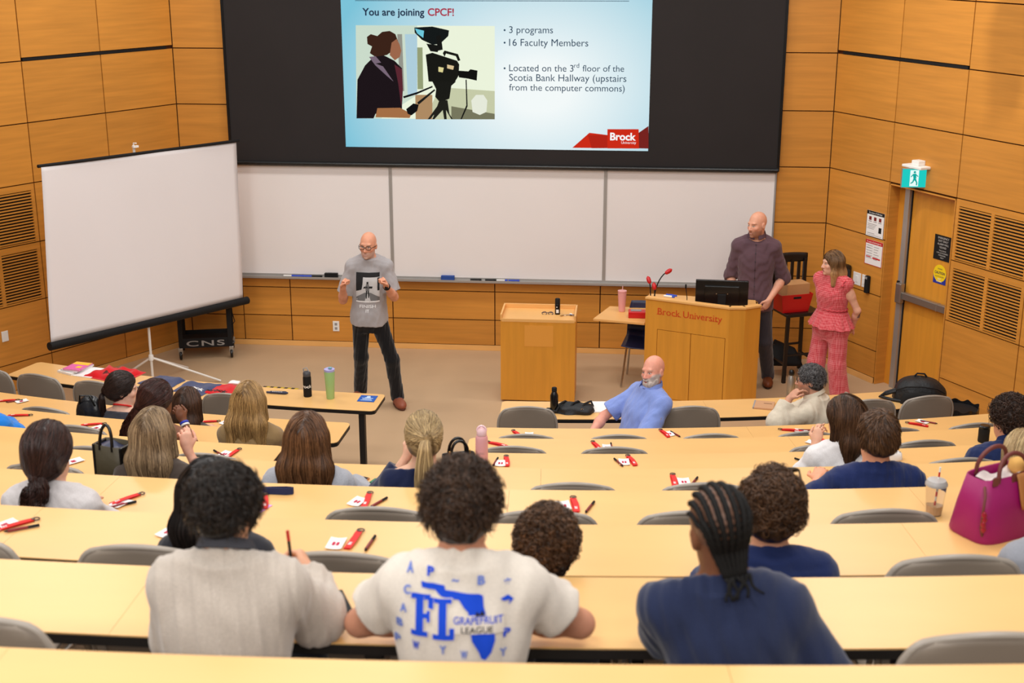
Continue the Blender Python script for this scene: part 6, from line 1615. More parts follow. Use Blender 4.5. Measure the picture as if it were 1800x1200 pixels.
        Mst = 12; nrm = grad(S, P); d0 = S(P); P0 = P - nrm * (d0 + .004)[:, None]
        tang = rs.normal(size=(N, 3)); tang -= nrm * (tang * nrm).sum(1, keepdims=True); tang /= np.linalg.norm(tang, axis=1, keepdims=True); bt = np.cross(nrm, tang)
        L_ = kw.get('curl_len', .035) * rs.uniform(.6, 1.3, N); cr = kw.get('curl_r', .008) * rs.uniform(.6, 1.4, N); PT = np.zeros((N, Mst, 3)); tn = kw.get('turns', 1.4)
        for i in range(Mst):
            s_ = i / (Mst - 1); a = s_ * tn * 2 * PI
            PT[:, i] = P0 + nrm * (.004 + np.sin(s_ * PI * .75) * kw.get('lift', .012))[None].T * 1.0 + tang * ((L_ * s_) + cr * np.sin(a))[:, None] + bt * (cr * (np.cos(a) - 1))[:, None] + nrm * (cr * np.sin(a + 1) * .5)[:, None] + down_v[None] * (kw.get('sag', .006) * s_)
        addst(PT, rad * rs.uniform(.8, 1.6, N))
    else:   # short: combed strands lying close
        cr_ = np.array(kw.get('crown', (0.01, -.06, .12)), f32)
        def dirf(q, s_):
            L_ = H.loc(q); o = L_ - cr_[None]; o = o / np.maximum(np.linalg.norm(o, axis=1, keepdims=True), .01); o[:, 0] += .35 * np.sin(L_[:, 1] * 40)
            return (o @ R3.T).astype(f32) + down_v[None] * .3
        Mst = 8; st = march(S, P, dirf, Mst, kw.get('slen', .045) * rs.uniform(.6, 1.3, N) / Mst, np.zeros(N), rs)
        nrm = grad(S, P); lift = np.linspace(0, 1, Mst)[None, :, None] ** 1.5 * nrm[:, None, :] * (kw.get('lift', .006) * rs.uniform(0, 1.3, N))[:, None, None]
        addst(st + lift, rad * rs.uniform(.8, 1.5, N))
    V = np.concatenate(Vs); F = np.concatenate(Fs); Cc = np.concatenate(Cs)
    o = np_obj(name, V, F, HAIRM, p.obj, np.clip(Cc, 0, 1)); p.hair = o; p.hairS = S
    return o
AUD = 'students in the lecture rows'
SEATLEGS = lambda zs: [((sx * .10, .04, zs - .02), (sx * .12, .42, zs + .0), (sx * .11, .40, .09), (sx * .11, .52, .03)) for sx in (-1, 1)]
def student(label, k, px, py, off, lean=.10, yaw=0.0, female=False, head=(0, 8, 0), skin=(224, 172, 144), shirt=None, hair=None, arms=None, sh=None, hk=.97, h=.008, tilt=0.0, girth=1.0, trouser=(50, 54, 70), shdrop=.055, group=AUD, kk=.93, paint=None, facedetail=False, twist=0.0, place=None, arm=1.0):
    Hc = at_r(px, py, ROW_R[k] + off) if place is None else Vector(place); a = ang_of(Hc) + R(yaw); fw = Vector((-math.sin(a), math.cos(a), 0)); rt = Vector((math.cos(a), math.sin(a), 0))
    base = Hc - fw * lean - rt * tilt; base.z = tier(k); hz = Hc.z - tier(k)
    zp = min(.54, hz - .63); nk = Vector((tilt * .75, lean * .78, hz - .165)); w = sh or (.140 if female else .160); ct, st_ = math.cos(R(twist)), math.sin(R(twist))
    J = dict(pelvis=(0, 0, zp), neck=nk, shL=nk + Vector((-w * ct, -w * st_, -shdrop)), shR=nk + Vector((w * ct, w * st_, -shdrop)), legs=SEATLEGS(zp), girth=girth, arm=arm)
    dz = .755
    p_ = lambda v: (Matrix.Rotation(-a, 4, 'Z') @ (at_z(*v[1:]) - base)) if v[0] == 'px' else v
    ar = arms or {'L': ((-w - .045, lean + .07, dz), (-.03, lean + .22, dz + .03), None), 'R': ((w + .045, lean + .07, dz), (.03, lean + .22, dz + .03), None)}
    for s_ in ('L', 'R'):
        if len(ar[s_]) == 2: ar[s_] = (*ar[s_], None)
    ar = {s_: (p_(e), p_(w_), hd) for s_, (e, w_, hd) in ar.items()}
    ar = {s_: (e, w_, hd or {'dn': (((-.25 if s_ == 'R' else .25), 1, -.1), (0, 0, -1)), 'side': -1 if s_ == 'R' else 1, 'curl': (.25, .3, .3, .35), 'thumb': .3}) for s_, (e, w_, hd) in ar.items()}
    Hd = Head((tilt, lean, hz), rotm(R(head[0]), R(head[1]), R(head[2])), hk)
    p = Person(label, base, a, female, kk, group, skin)
    p.loc = lambda q: Matrix.Rotation(-a, 4, 'Z') @ (Vector(q) - base)
    p.build(J, Hd, ar, shirt, hair, h, paint, dict(col=trouser, h=.014, wr=.003), None, facedetail, neck=.050 if female else .056)
    p.J = J
    return p
def pen_in_hand(p, pos, d, lab):
    t = thing('pen', lab, 'pen', p.obj.matrix_basis @ Vector(pos)); q = Vector(d).normalized()
    mb = MB(); mb.tube([q * -.05, q * .06], .0048, 8); obj('barrel', mb, MATT_BLACK, t); mb = MB(); mb.tube([q * .06, q * .09], .005, 8); obj('cap', mb, RED_PL, t)

# --- nearest row (eighth desk)
OAT = (190, 178, 166)
p = student('person in an oatmeal fuzzy sweater with thick black hair, writing at the nearest occupied desk', 8, 396, 892, .52, lean=.10, head=(-6, 6, 0), skin=(220, 164, 132), kk=.92, sh=.138, hk=.86, h=.006,
    shirt=dict(col=OAT, inf=.026, sleeve=1.88, loose=.014, knit=True, name='sweater', wr=.005, fr=64, seed=3, collar=dict(col=(70, 70, 76), r=.070, h=.9, drop=.0), blend=.03, hem=-.16),
    hair=dict(kind='mop', col=(16, 13, 12), col2=(52, 40, 32), n=2800, vol=.003, amp=.004, fr=60, curl_len=.050, curl_r=.004, turns=.6, lift=.014, sag=.012, rad=.0012, nape=-.085, seed=4),
    arms={'L': ((-.17, .16, .76), (-.04, .33, .79)), 'R': (('px', 556, 1082, 2.79), ('px', 541, 1012, 2.83), {'dn': ((-.35, .75, .42), (-.8, -.2, -.4)), 'side': -1, 'curl': (.75, .8, .85, .9), 'thumb': .8})})
pen_in_hand(p, p.loc(at_z(512, 985, 2.91)), (-.1, .12, .9), 'black pen with red end held by the person in the oatmeal sweater')
TEE = (222, 212, 200)
p = student('person with brown mop of hair in a cream t-shirt with blue print on the back', 8, 812, 892, .52, lean=.08, head=(-4, 4, 0), skin=(206, 146, 118), kk=.96, sh=.152, hk=.97, h=.006, girth=1.0,
    shirt=dict(col=TEE, inf=.020, sleeve=.60, loose=.020, wr=.004, fr=60, seed=7, blend=.022, hem=-.18, necktilt=.42),
    hair=dict(kind='mop', col=(30, 20, 14), col2=(88, 62, 44), n=2800, vol=.004, amp=.006, fr=70, curl_len=.045, curl_r=.006, turns=.8, lift=.015, sag=.014, rad=.0012, nape=-.06, seed=6),
    arms={'L': (('px', 632, 1094, 2.785), ('px', 800, 1085, 2.785)), 'R': (('px', 1020, 1096, 2.785), ('px', 850, 1085, 2.785))}, arm=1.0)
def fl_print(p):
    J = p.J; up = (Vector(J['neck']) - Vector(J['pelvis'])).normalized(); mid = Vector(J['neck']).lerp(Vector(J['pelvis']), -.06); right = Vector((1, 0, 0))
    blue = mat('print_royal_blue', (28, 74, 206), .8, .15); blk = mat('print_black', (44, 40, 44), .8, .15); faint = mat('print_faded_blue', (108, 130, 206), .85, .15)
    mb = MB(); K = .00054      # metres per unit of the artwork grid
    def q(x, y): return ((x - 735) * K, (560 - y) * K, 0)
    # peninsula outline, a plain silhouette
    out = [(552, 632), (665, 638), (670, 660), (830, 680), (848, 690), (852, 740), (872, 800), (905, 860), (908, 900), (890, 960), (862, 998), (842, 992), (832, 960), (800, 900), (790, 850), (788, 800), (780, 760), (760, 740), (735, 705), (690, 700), (650, 690), (620, 665), (556, 660)]
    mb.add([q(*v) for v in out], [tuple(range(len(out)))], 0)
    cream = mat('print_cream_outline', TEE, .85, .12)
    def letters(txt, x, y, w, h, mi, bold=.0, z=.0):
        a = q(x, y); n0 = len(mb.v); put_text(mb, txt, (a[0], a[1], 0), (1, 0, 0), (0, 1, 0), width=w * K, height=h * K, mi=mi, bold=bold)
        for i in range(n0, len(mb.v)): mb.v[i] = (mb.v[i][0], mb.v[i][1], z)
    def bar(x0, y0, x1, y1, mi, z=.0): mb.add([(*q(x0, y1)[:2], z), (*q(x1, y1)[:2], z), (*q(x1, y0)[:2], z), (*q(x0, y0)[:2], z)], [(0, 1, 2, 3)], mi)
    # block serif F and L
    for x0, y0, x1, y1 in ((528, 705, 566, 880), (505, 688, 600, 714), (505, 862, 588, 888), (588, 700, 614, 752), (560, 776, 596, 800), (582, 762, 598, 816), (640, 716, 678, 872), (616, 700, 702, 722), (612, 868, 714, 894), (692, 836, 716, 880)): bar(x0 - 4, y0 - 4, x1 + 4, y1 + 4, 3, .0012); 
    for x0, y0, x1, y1 in ((528, 705, 566, 880), (505, 688, 600, 714), (505, 862, 588, 888), (588, 700, 614, 752), (560, 776, 596, 800), (582, 762, 598, 816), (640, 716, 678, 872), (616, 700, 702, 722), (612, 868, 714, 894), (692, 836, 716, 880)): bar(x0, y0, x1, y1, 0, .002)
    bar(706, 774, 950, 864, 3, .0016); letters('GRAPEFRUIT', 712, 815, 232, 36, 0, .012, .003); letters('LEAGUE', 748, 858, 150, 30, 1, .012, .003)
    mb.add([q(*v) for v in ((812, 778), (822, 756), (834, 772), (846, 752), (860, 778))], [(0, 1, 2, 3, 4)], 1)
    for i in range(len(mb.v) - 5, len(mb.v)): mb.v[i] = (*mb.v[i][:2], .003)
    for s, x, y, mi in (('A', 478, 600, 2), ('P', 580, 600, 0), ('~', 700, 630, 2), ('B', 822, 636, 2), ('*', 945, 660, 2), ('C', 468, 695, 2), ('A', 450, 782, 2), ('B', 430, 860, 2), ('P', 416, 955, 2), ('W', 512, 958, 0), ('Y', 645, 962, 2), ('W', 745, 985, 2), ('P', 945, 890, 0), ('Y', 928, 990, 2)):
        letters(s, x, y, 34, 40, mi, .04, .0015)
    for v in ([(930, 705), (965, 690), (992, 712), (968, 740), (975, 715), (945, 718)],): mb.add([(*q(*a)[:2], .0015) for a in v], [tuple(range(len(v)))], 0)
    mb.v = [(x * 1.02, y * 1.0, z) for x, y, z in mb.v]
    p.decal('back_print', mb, [blue, blk, faint, cream], mid, right, up, off=.0035, sub=.018)
fl_print(p)
NAVY_T = (36, 44, 72)
def corn_patt(V, col): pass
p = student('person with black cornrow braids in a dark navy t-shirt at the nearest occupied desk', 8, 1264, 932, .56, lean=.06, tilt=-.095, head=(10, 10, -8), skin=(120, 76, 52), kk=.94, sh=.150, hk=.95, h=.006,
    shirt=dict(col=NAVY_T, inf=.024, sleeve=.78, loose=.018, wr=.005, fr=52, seed=12, blend=.022, hem=-.18, necktilt=.40),
    arms={'L': (('px', 1172, 1120, 2.74), ('px', 1250, 1060, 2.77)), 'R': ((.265, .0, .66), (.20, .22, .74))})
def cornrows(p):
    H = p.H; rs = np.random.RandomState(2); S = SDF(); S.add(s_ell(H.w(0, -.016, .036), (.0785 * H.k, .0995 * H.k, .0965 * H.k), H.M)); S.cut(s_ell(H.w(0, .125, -.045), (.09, .075, .125), H.M), .01); S.cut(s_plane(H.w(0, -.06, -.062), H.M.to_3x3() @ Vector((0, -.2, 1))), .01)
    for sx in (-1, 1): S.cut(s_ell(H.w(sx * .095, .0, -.03), (.03, .04, .05), H.M), .008)
    V, F = nets(S, [H.c[i] - .2 for i in range(3)], [H.c[i] + .2 for i in range(3)], .005)
    Q = H.loc(V.astype(f32)); col = np.repeat(C3((112, 78, 60))[None], len(V), 0); o = np_obj('hair', V, F, HAIRM, p.obj, col)
    for i in range(9):
        b = R(-72 + 18 * i); pts = []
        for j in range(34):
            t = j / 33; a = R(62) + min(1, t / .78) * R(163); dn = max(0, t - .78) / .22      # from the forehead over the crown, then down the nape
            y = math.cos(a) - .06 * dn; z = math.sin(a) - .72 * dn
            # lateral spread narrows towards the nape
            sb = math.sin(b) * (1 - .62 * max(0, t - .45) / .55); cb = math.sqrt(1 - sb * sb)
            pts.append(H.w(.080 * sb, -.016 + .1015 * y * (cb * .75 + .25), .036 + .098 * z * (cb if z > 0 else 1.0)))
        r_ = [(.0088 if abs(b) < 1.2 else .007) * (1 + .22 * math.sin(j * 2.9)) * (1 - .35 * max(0, j / 33 - .6)) for j in range(34)]
        mb = MB(); mb.tube(pts, r_, 8)
        e = Vector(pts[-1]); d = Vector((rs.uniform(-.02, .02), -.03 - rs.uniform(0, .012), -.03))
        tail = [e + H.M.to_3x3() @ Vector((d.x * s_ * 2.2 + .008 * math.sin(5 * s_ + i), -.004 - .022 * s_, -.055 * s_)) for s_ in [q / 6 for q in range(7)]]
        mb.tube(tail, [.006 * (1 - .5 * q / 6) for q in range(7)], 6); bo = obj('cornrow_braid', mb, mat('black_braid', (16, 14, 13), .75, .25, var=.2, scale=(150, 150, 150)), o, smooth=180)
cornrows(p)
mb = MB()
for i in range(3): mb.box((-.015 + .015 * i, 0, .001), (.008, .01, .001))
# --- seventh desk
p = student('person with tight brown curls, only the head showing in front of the cream t-shirt', 7, 962, 964, .86, lean=.08, head=(-8, 6, 0), skin=(214, 160, 132), hk=.95, h=.009, shirt=dict(col=(70, 74, 84), inf=.018, sleeve=.8),
    hair=dict(kind='curly', col=(40, 26, 18), col2=(122, 86, 58), n=2600, vol=.014, amp=.008, fr=110, curl_len=.018, curl_r=.009, turns=2.2, lift=.012, sag=.0, rad=.0013, nape=-.10, seed=8))
p = student('person with brown curls and sunglasses pushed up on the head, navy shirt, behind the cornrows', 7, 1356, 900, .62, lean=.08, head=(-8, 6, 2), skin=(222, 160, 128), hk=1.0, h=.008, shirt=dict(col=(30, 42, 84), inf=.018, sleeve=.8, loose=.014, seed=5),
    hair=dict(kind='curly', col=(44, 28, 18), col2=(112, 78, 52), n=2600, vol=.016, amp=.007, fr=80, curl_len=.028, curl_r=.009, turns=1.5, lift=.014, sag=.006, rad=.0013, nape=-.085, seed=9))
H = p.H; t = thing('sunglasses', 'black sunglasses resting on the brown curls behind the cornrows', 'sunglasses', p.obj.matrix_basis @ H.w(.028, .045, .140))
t.scale = (.86, .86, .86)
t.rotation_euler = (R(52), 0, p.yaw + R(-10)); mb = MB()
for s_ in (-1, 1): mb.tube([(s_ * .034 + .027 * math.cos(q * PI / 8), .0, .021 * math.sin(q * PI / 8)) for q in range(16)], .0045, 6, closed=True); mb.tube([(s_ * .062, 0, .01), (s_ * .078, -.06, .0), (s_ * .08, -.11, -.02)], .0035, 6)
mb.tube([(-.008, 0, .006), (.008, 0, .006)], .004, 6); obj('frame', mb, GLOSS_BLACK, t, smooth=60)
mb = MB()
for s_ in (-1, 1): mb.add([(s_ * .034 + .027 * math.cos(q * PI / 8), .0, .021 * math.sin(q * PI / 8)) for q in range(16)], [tuple(range(16))])
obj('lens', mb, mat('dark_lens', (40, 34, 30), .1), t)
p = student('person with smooth black hair, mostly hidden behind the person in the oatmeal sweater', 7, 374, 868, .58, lean=.06, female=True, head=(-25, 4, 0), skin=(226, 176, 148), hk=.98, h=.009, shirt=dict(col=(40, 40, 46), inf=.014, sleeve=.7),
    hair=dict(kind='long', col=(14, 12, 12), col2=(44, 36, 34), n=1100, length=.22, vol=.010, seed=14, wid=.07))
p = student('person in a grey top cut by the right picture edge, beyond the magenta bag', 7, 1880, 880, .62, lean=.08, female=True, skin=(224, 176, 150), h=.010, shirt=dict(col=(138, 140, 148), inf=.022, sleeve=1.8), sh=.150,
    hair=dict(kind='short', col=(60, 44, 34), col2=(100, 76, 56), n=700, vol=.014))
# --- sixth desk
p = student('person in a pale grey top with dark hair gathered low on the neck', 6, 86, 798, .62, lean=.09, female=True, head=(-2, 6, 0), skin=(222, 174, 150), hk=1.04, h=.007, sh=.148, shirt=dict(col=(204, 198, 198), inf=.018, sleeve=1.2, loose=.012, wr=.004, seed=9),
    hair=dict(kind='bun', col=(26, 17, 15), col2=(78, 48, 40), n=1800, vol=.018, tie=(.0, -.115, -.075), seed=3, tailr=.042, tailn=700, wave=.012, wavef=9, flat=.8, tail=lambda H, t: [t + Vector((.012 * math.sin(i * .8), -.012 * i / 3, -.016 * i)) for i in range(12)], tailprof=lambda s_: .7 + .6 * math.sin(s_ * PI) - .3 * s_))
# --- fifth desk
DKT = (74, 64, 58)
p = student('person with very long streaked light brown hair and pink letters on a taupe top', 5, 272, 762, .62, lean=.10, female=True, head=(-6, 4, 0), skin=(228, 172, 148), hk=1.0, h=.007, sh=.150, shirt=dict(col=DKT, inf=.016, sleeve=.6, loose=.014, seed=4),
    hair=dict(kind='long', col=(84, 64, 46), col2=(196, 166, 128), n=2400, length=.46, vol=.010, seed=5, wid=.068, flare=.012),
    arms={'L': ((-.24, .12, .76), (-.06, .34, .80)), 'R': ((.225, .20, .765), (.115, .22, .99), {'dn': ((-.1, .1, 1), (-.6, .7, 0)), 'side': -1, 'curl': (.7, .8, .9, .9), 'thumb': .6})})
mb = MB(); put_text(mb, 'CHRISTINA', (0, 0, 0), (1, 0, 0), (0, 1, 0), width=.30, height=.034, bold=.05, align='c'); J = p.J
p.decal('pink_lettering', mb, [mat('pink_print', (226, 150, 176), .8)], Vector(J['neck']).lerp(Vector(J['pelvis']), .23), (1, 0, 0), (Vector(J['neck']) - Vector(J['pelvis'])).normalized(), off=.004)
p = student('person with long chestnut hair in a grey fleece at the fifth desk', 5, 541, 773, .62, lean=.10, female=True, head=(2, 6, 0), skin=(228, 178, 152), hk=1.03, h=.007, sh=.152, shirt=dict(col=(160, 162, 170), inf=.024, sleeve=1.85, loose=.016, knit=True, name='sweater', seed=8),
    hair=dict(kind='long', col=(58, 36, 22), col2=(140, 96, 62), n=2200, length=.40, vol=.014, seed=7, wid=.085, flare=.02),
    arms={'L': ((-.25, .10, .77), (-.08, .32, .80)), 'R': ((.27, .16, .77), (.16, .34, .80))})
def off_shoulder(V, col): pass
p = student('person with a blonde ponytail in a navy top baring one shoulder', 5, 745, 770, .62, lean=.08, female=True, head=(8, 8, 0), skin=(228, 178, 150), hk=1.0, h=.007, sh=.148, shirt=dict(col=(26, 34, 66), inf=.018, sleeve=1.7, loose=.02, seed=10, necktilt=.35, neckdrop=.045),
    hair=dict(kind='pony', col=(112, 88, 58), col2=(222, 192, 140), n=2000, vol=.013, tie=(.01, -.125, .035), seed=8, tailr=.042, tailn=900, flat=.6, wave=.004, tail=lambda H, t: [t + Vector((-.001 * i, -.028 - .004 * i if i else 0, .012 - .036 * i if i else 0)) for i in range(12)]),
    arms={'L': ((-.23, .14, .80), (-.10, .20, 1.0), {'dn': ((.3, .1, 1), (.6, .6, 0)), 'side': 1, 'curl': (.7, .8, .9, .9), 'thumb': .6}), 'R': ((.235, .12, .77), (.10, .32, .80))})
mb = MB(); mb.tube([p.H.w(.01 + .016 * math.cos(a), -.132, .035 + .016 * math.sin(a)) for a in [q * PI / 6 for q in range(12)]], .004, 6, closed=True); obj('hair_tie', mb, mat('brown_hair_tie', (80, 56, 40), .7), p.hair)
p = student('person with short brown hair in a navy t-shirt, left arm stretched along the fifth desk', 5, 1542, 770, .62, lean=.09, head=(2, 8, 2), skin=(224, 156, 122), hk=1.02, h=.007, sh=.175, shirt=dict(col=(30, 42, 86), inf=.016, sleeve=.75, loose=.016, seed=11, wr=.004, necktilt=.30),
    hair=dict(kind='short', col=(46, 30, 20), col2=(120, 84, 56), n=2400, vol=.015, slen=.055, lift=.010, nape=-.065, seed=12), arm=1.02,
    arms={'L': ((-.33, .13, .79), (-.20, .34, .82), {'dn': ((.35, .8, .3), (0, -.3, -1)), 'side': 1, 'curl': (.35, .45, .5, .6), 'thumb': .4}), 'R': ((.25, .08, .77), (.10, .32, .80))})
p = student('person with blonde hair cut by the right picture edge, above the magenta bag', 5, 1797, 800, .58, lean=.08, female=True, head=(4, 6, 0), skin=(230, 184, 158), h=.010, hk=.98, shirt=dict(col=(60, 70, 100), inf=.016, sleeve=.8),
    hair=dict(kind='long', col=(150, 118, 80), col2=(226, 200, 150), n=1000, length=.30, vol=.012, seed=15, wid=.07))
# --- fourth and third desks
p = student('person with tousled dark brown hair to the shoulders in a white top, right block', 4, 1485, 735, .60, lean=.12, female=True, head=(38, 6, -6), skin=(222, 170, 142), hk=1.0, h=.008, sh=.15, shirt=dict(col=(226, 222, 222), inf=.018, sleeve=.7, loose=.02, seed=13),
    hair=dict(kind='long', col=(40, 26, 18), col2=(112, 78, 54), n=1600, length=.24, vol=.014, seed=9, wid=.075),
    arms={'L': ((-.24, .16, .79), (-.13, .20, 1.0), {'dn': ((.2, .2, 1), (.6, .5, 0)), 'side': 1, 'curl': (.6, .7, .8, .8), 'thumb': .5}), 'R': ((.24, .10, .77), (.10, .30, .80))})
p = student('person with dark curls in a navy polo at the right picture edge', 4, 1776, 738, .62, lean=.10, head=(18, 6, 0), skin=(214, 150, 120), hk=1.02, h=.008, sh=.17, shirt=dict(col=(32, 44, 84), inf=.018, sleeve=.8, loose=.016, seed=14, collar=dict(col=(32, 44, 84), r=.064, h=.9)),
    hair=dict(kind='curly', col=(30, 20, 16), col2=(84, 58, 44), n=1800, vol=.016, amp=.007, fr=90, curl_len=.026, curl_r=.008, turns=1.6, lift=.012, nape=-.07, seed=16))
BRN = (122, 76, 52)
p = student('person with dark ponytail, bare brown shoulders and a blue-white wristband, chin in hand', 3, 276, 704, .60, lean=.12, female=True, head=(-30, 6, 0), skin=BRN, hk=1.03, h=.007, sh=.148, shirt=dict(col=(214, 206, 204), inf=.008, sleeve=0, name='strap_top', neckdrop=.16, necktilt=.0),
    hair=dict(kind='longpony', col=(34, 20, 17), col2=(86, 46, 38), n=1900, vol=.018, tie=(-.02, -.125, -.03), seed=18, tailr=.042, tailn=700, wave=.012, wavef=14, flat=.7, tail=lambda H, t: [t + Vector((-.012 * i, -.012, -.026 * i)) for i in range(12)]),
    arms={'L': ((-.22, .04, .80), (-.10, .30, .79)), 'R': ((.235, .15, .775), (.10, .27, .95), {'dn': ((-.35, -.1, 1), (-.7, .4, .2)), 'side': -1, 'curl': (.9, .95, 1, 1), 'thumb': .6})})
for i, (c_, m) in enumerate((((.90), mat('band_blue', (40, 60, 190), .5)), ((.83), WHITE))):
    mb = MB(); a = Vector((.235, .15, .775)).lerp(Vector((.10, .27, .95)), c_); d = (Vector((.10, .27, .95)) - Vector((.235, .15, .775))).normalized(); mb.lathe([(.029, -.007), (.031, -.005), (.031, .005), (.029, .007)], a, 20, M=d.to_track_quat('Z', 'Y').to_matrix().to_4x4()); obj('wristband', mb, m, p.obj)
mb = MB(); mb.lathe([(.001, -.014), (.006, 0), (.001, .014)], p.H.w(.083, -.008, -.055), 10); obj('earring', mb, STEEL, p.obj)
mb = MB(); nk = Vector(p.J['neck']); sL = Vector(p.J['shL']); mb.tube([nk.lerp(sL, .7) + Vector((0, y, z)) for y, z in ((-.10, -.10), (-.062, .0), (-.03, .05), (.0, .062), (.04, .05), (.08, -.02))], .006, 6); obj('shoulder_strap', mb, WHITE, p.obj)
p = student('person with very long golden blonde hair over an olive top, left block', 3, 439, 707, .60, lean=.10, female=True, head=(0, 6, 0), skin=(228, 180, 150), hk=1.03, h=.008, sh=.152, shirt=dict(col=(140, 114, 78), inf=.018, sleeve=.9, loose=.016, seed=15),
    hair=dict(kind='long', col=(108, 78, 44), col2=(214, 172, 112), n=2300, length=.46, vol=.013, seed=19, wid=.085, flare=.03))
p = student('person in a bright blue sleeve cut by the left picture edge', 3, -42, 690, .58, lean=.08, skin=(226, 176, 148), h=.010, shirt=dict(col=(34, 124, 214), inf=.026, sleeve=1.8, loose=.02), hair=dict(kind='short', col=(60, 40, 28), n=500, vol=.014))
# --- second desk, left block
p = student('person with a long dark ponytail and a red lanyard round the neck, face turned right', 2, 216, 684, .60, lean=.08, female=True, head=(-62, 4, 0), skin=(230, 184, 160), hk=1.0, h=.007, sh=.15, shirt=dict(col=(66, 66, 74), inf=.014, sleeve=.7, seed=16, necktilt=.15, neckdrop=.05),
    hair=dict(kind='longpony', col=(22, 15, 14), col2=(66, 46, 40), n=1800, vol=.014, tie=(-.01, -.13, -.02), seed=20, tailr=.030, tailn=520, wave=.004, flat=.8, tail=lambda H, t: [t + Vector((-.010 - .003 * i if i else 0, -.02 if i else 0, .0 - .027 * i)) for i in range(12)]), facedetail=True)
mb = MB(); tie = p.H.w(-.01, -.13, -.02); mb.tube([tie + Vector((.018 * math.cos(a), .0, .018 * math.sin(a))) for a in [q * PI / 6 for q in range(12)]], .006, 6, closed=True); obj('hair_tie', mb, mat('pink_scrunchie', (206, 96, 110), .8), p.hair)
mb = MB(); nk = Vector(p.J['neck']); TMc = p.TM.to_3x3(); mb.tube([nk + TMc @ Vector((.066 * math.cos(a), .062 * math.sin(a) - .01, .045 + .02 * -math.sin(a))) for a in [q * PI / 10 for q in range(20)]], .007, 6, closed=True); obj('lanyard_ribbon', mb, RED, p.obj)
p = student('person with smooth brown hair, small between two dark heads at the left second desk', 2, 331, 712, .62, lean=.08, female=True, head=(-6, 8, 0), skin=(228, 180, 152), hk=.98, h=.008, sh=.15, shirt=dict(col=(90, 80, 76), inf=.014, sleeve=.7),
    hair=dict(kind='long', col=(44, 28, 20), col2=(104, 70, 50), n=1500, length=.34, vol=.012, seed=21, wid=.08, flare=.01))
# ---------------------------------------------------------------- the people at the front
FR = 'people at the front of the hall'
def placed(base, yaw):
    Mi = Matrix.Rotation(-yaw, 4, 'Z')
    return lambda q: Mi @ (Vector(q) - Vector(base))
# man in the grey t-shirt, mid-gesture
base, yaw = Vector((-2.50, 12.75, 0)), PI + R(4); lo_ = placed(base, yaw)
P_ = lambda px, py, y: lo_(at_y(px, py, y))
ft = lambda px, py: lo_(at_z(px, py, 0))
fa = ft(699, 716); fb = ft(634, 700)
nk = P_(649, 466, 12.73); hd = P_(647, 432, 12.68)
p = Person('person in a grey t-shirt and black trousers standing before the whiteboard, both fists raised', base, yaw, False, 1.0, FR, (222, 158, 128))
px_ = P_(650, 580, 12.75).x
J = dict(pelvis=(px_, 0, .98), neck=(nk.x, .02, 1.53), shL=(nk.x - .160, .02, 1.465), shR=(nk.x + .160, .02, 1.465), depth=1.05, girth=1.02,
    legs=[((px_ + .085, 0, .93), (.15, -.02, .52), (fb.x, fb.y - .02, .09), (fb.x + .05, fb.y + .12, .03)), ((px_ - .085, 0, .93), (-.17, .04, .51), (fa.x + .01, fa.y - .10, .09), (fa.x - .05, fa.y + .06, .03))])
wR, wL = P_(603, 505, 12.50), P_(679, 503, 12.50)
arms = {'R': (P_(603, 527, 12.68), wR, {'dn': ((-.25, .25, .9), (-.8, .5, -.1)), 'side': -1, 'curl': (1.25, 1.25, 1.25, 1.25), 'thumb': .9, 'spread': .02}),
        'L': (P_(693, 522, 12.70), wL, {'dn': ((.25, .25, .9), (.8, .5, -.1)), 'side': 1, 'curl': (1.25, 1.25, 1.25, 1.25), 'thumb': .9, 'spread': .02})}
Hd = Head((hd.x, .06, 1.69), rotm(R(-10), R(4), R(-2)), 1.0)
def grey_beard(col, x, y, z, mix, sm): pass
p.build(J, Hd, arms, dict(col=(168, 164, 166), inf=.018, sleeve=.80, loose=.022, wr=.004, fr=64, seed=31, hem=-.10, necktilt=.28, name='t_shirt'), None, .0048,
    dict(stubble=((188, 172, 164), .55), brow=(150, 120, 100), smile=True, iris=(70, 80, 90)), dict(col=(22, 21, 23), inf=.012, leg=(.082, .070, .066), h=.007, top=-.02, wr=.005, len=.03), dict(col=(150, 84, 62), sole=(96, 52, 40), lace=(70, 66, 76)), True)
GL = thing('eyeglasses', 'dark-rimmed eyeglasses on the man in the grey t-shirt', 'glasses', base, yaw)
mb = MB(); H = Hd
for sx in (-1, 1):
    mb.tube([H.w(sx * .034 + .026 * math.copysign(abs(math.cos(a)) ** .7, math.cos(a)), .108, .001 + .017 * math.copysign(abs(math.sin(a)) ** .7, math.sin(a))) for a in [q * PI / 8 for q in range(16)]], .0028, 6, closed=True)
    mb.tube([H.w(sx * .060, .106, .006), H.w(sx * .078, .06, .004), H.w(sx * .083, -.005, .002)], .0028, 6)
mb.tube([H.w(-.010, .110, .005), H.w(.010, .110, .005)], .003, 6); obj('frame', mb, GLOSS_BLACK, GL, smooth=60)
mb = MB(); d = (Vector(arms['L'][1]) - Vector(arms['L'][0])).normalized(); c_ = Vector(arms['L'][1]) - d * .012; M = d.to_track_quat('Z', 'Y').to_matrix().to_4x4(); mb.lathe([(.033, -.013), (.036, -.01), (.036, .01), (.033, .013)], c_, 20, M=M); mb.lathe([(.018, 0), (.016, .01)], c_ + Vector((-.0, .034, 0)), 14, M=Vector((0, 1, 0)).to_track_quat('Z', 'Y').to_matrix().to_4x4()); obj('wristwatch', mb, MATT_BLACK, p.obj, smooth=50)
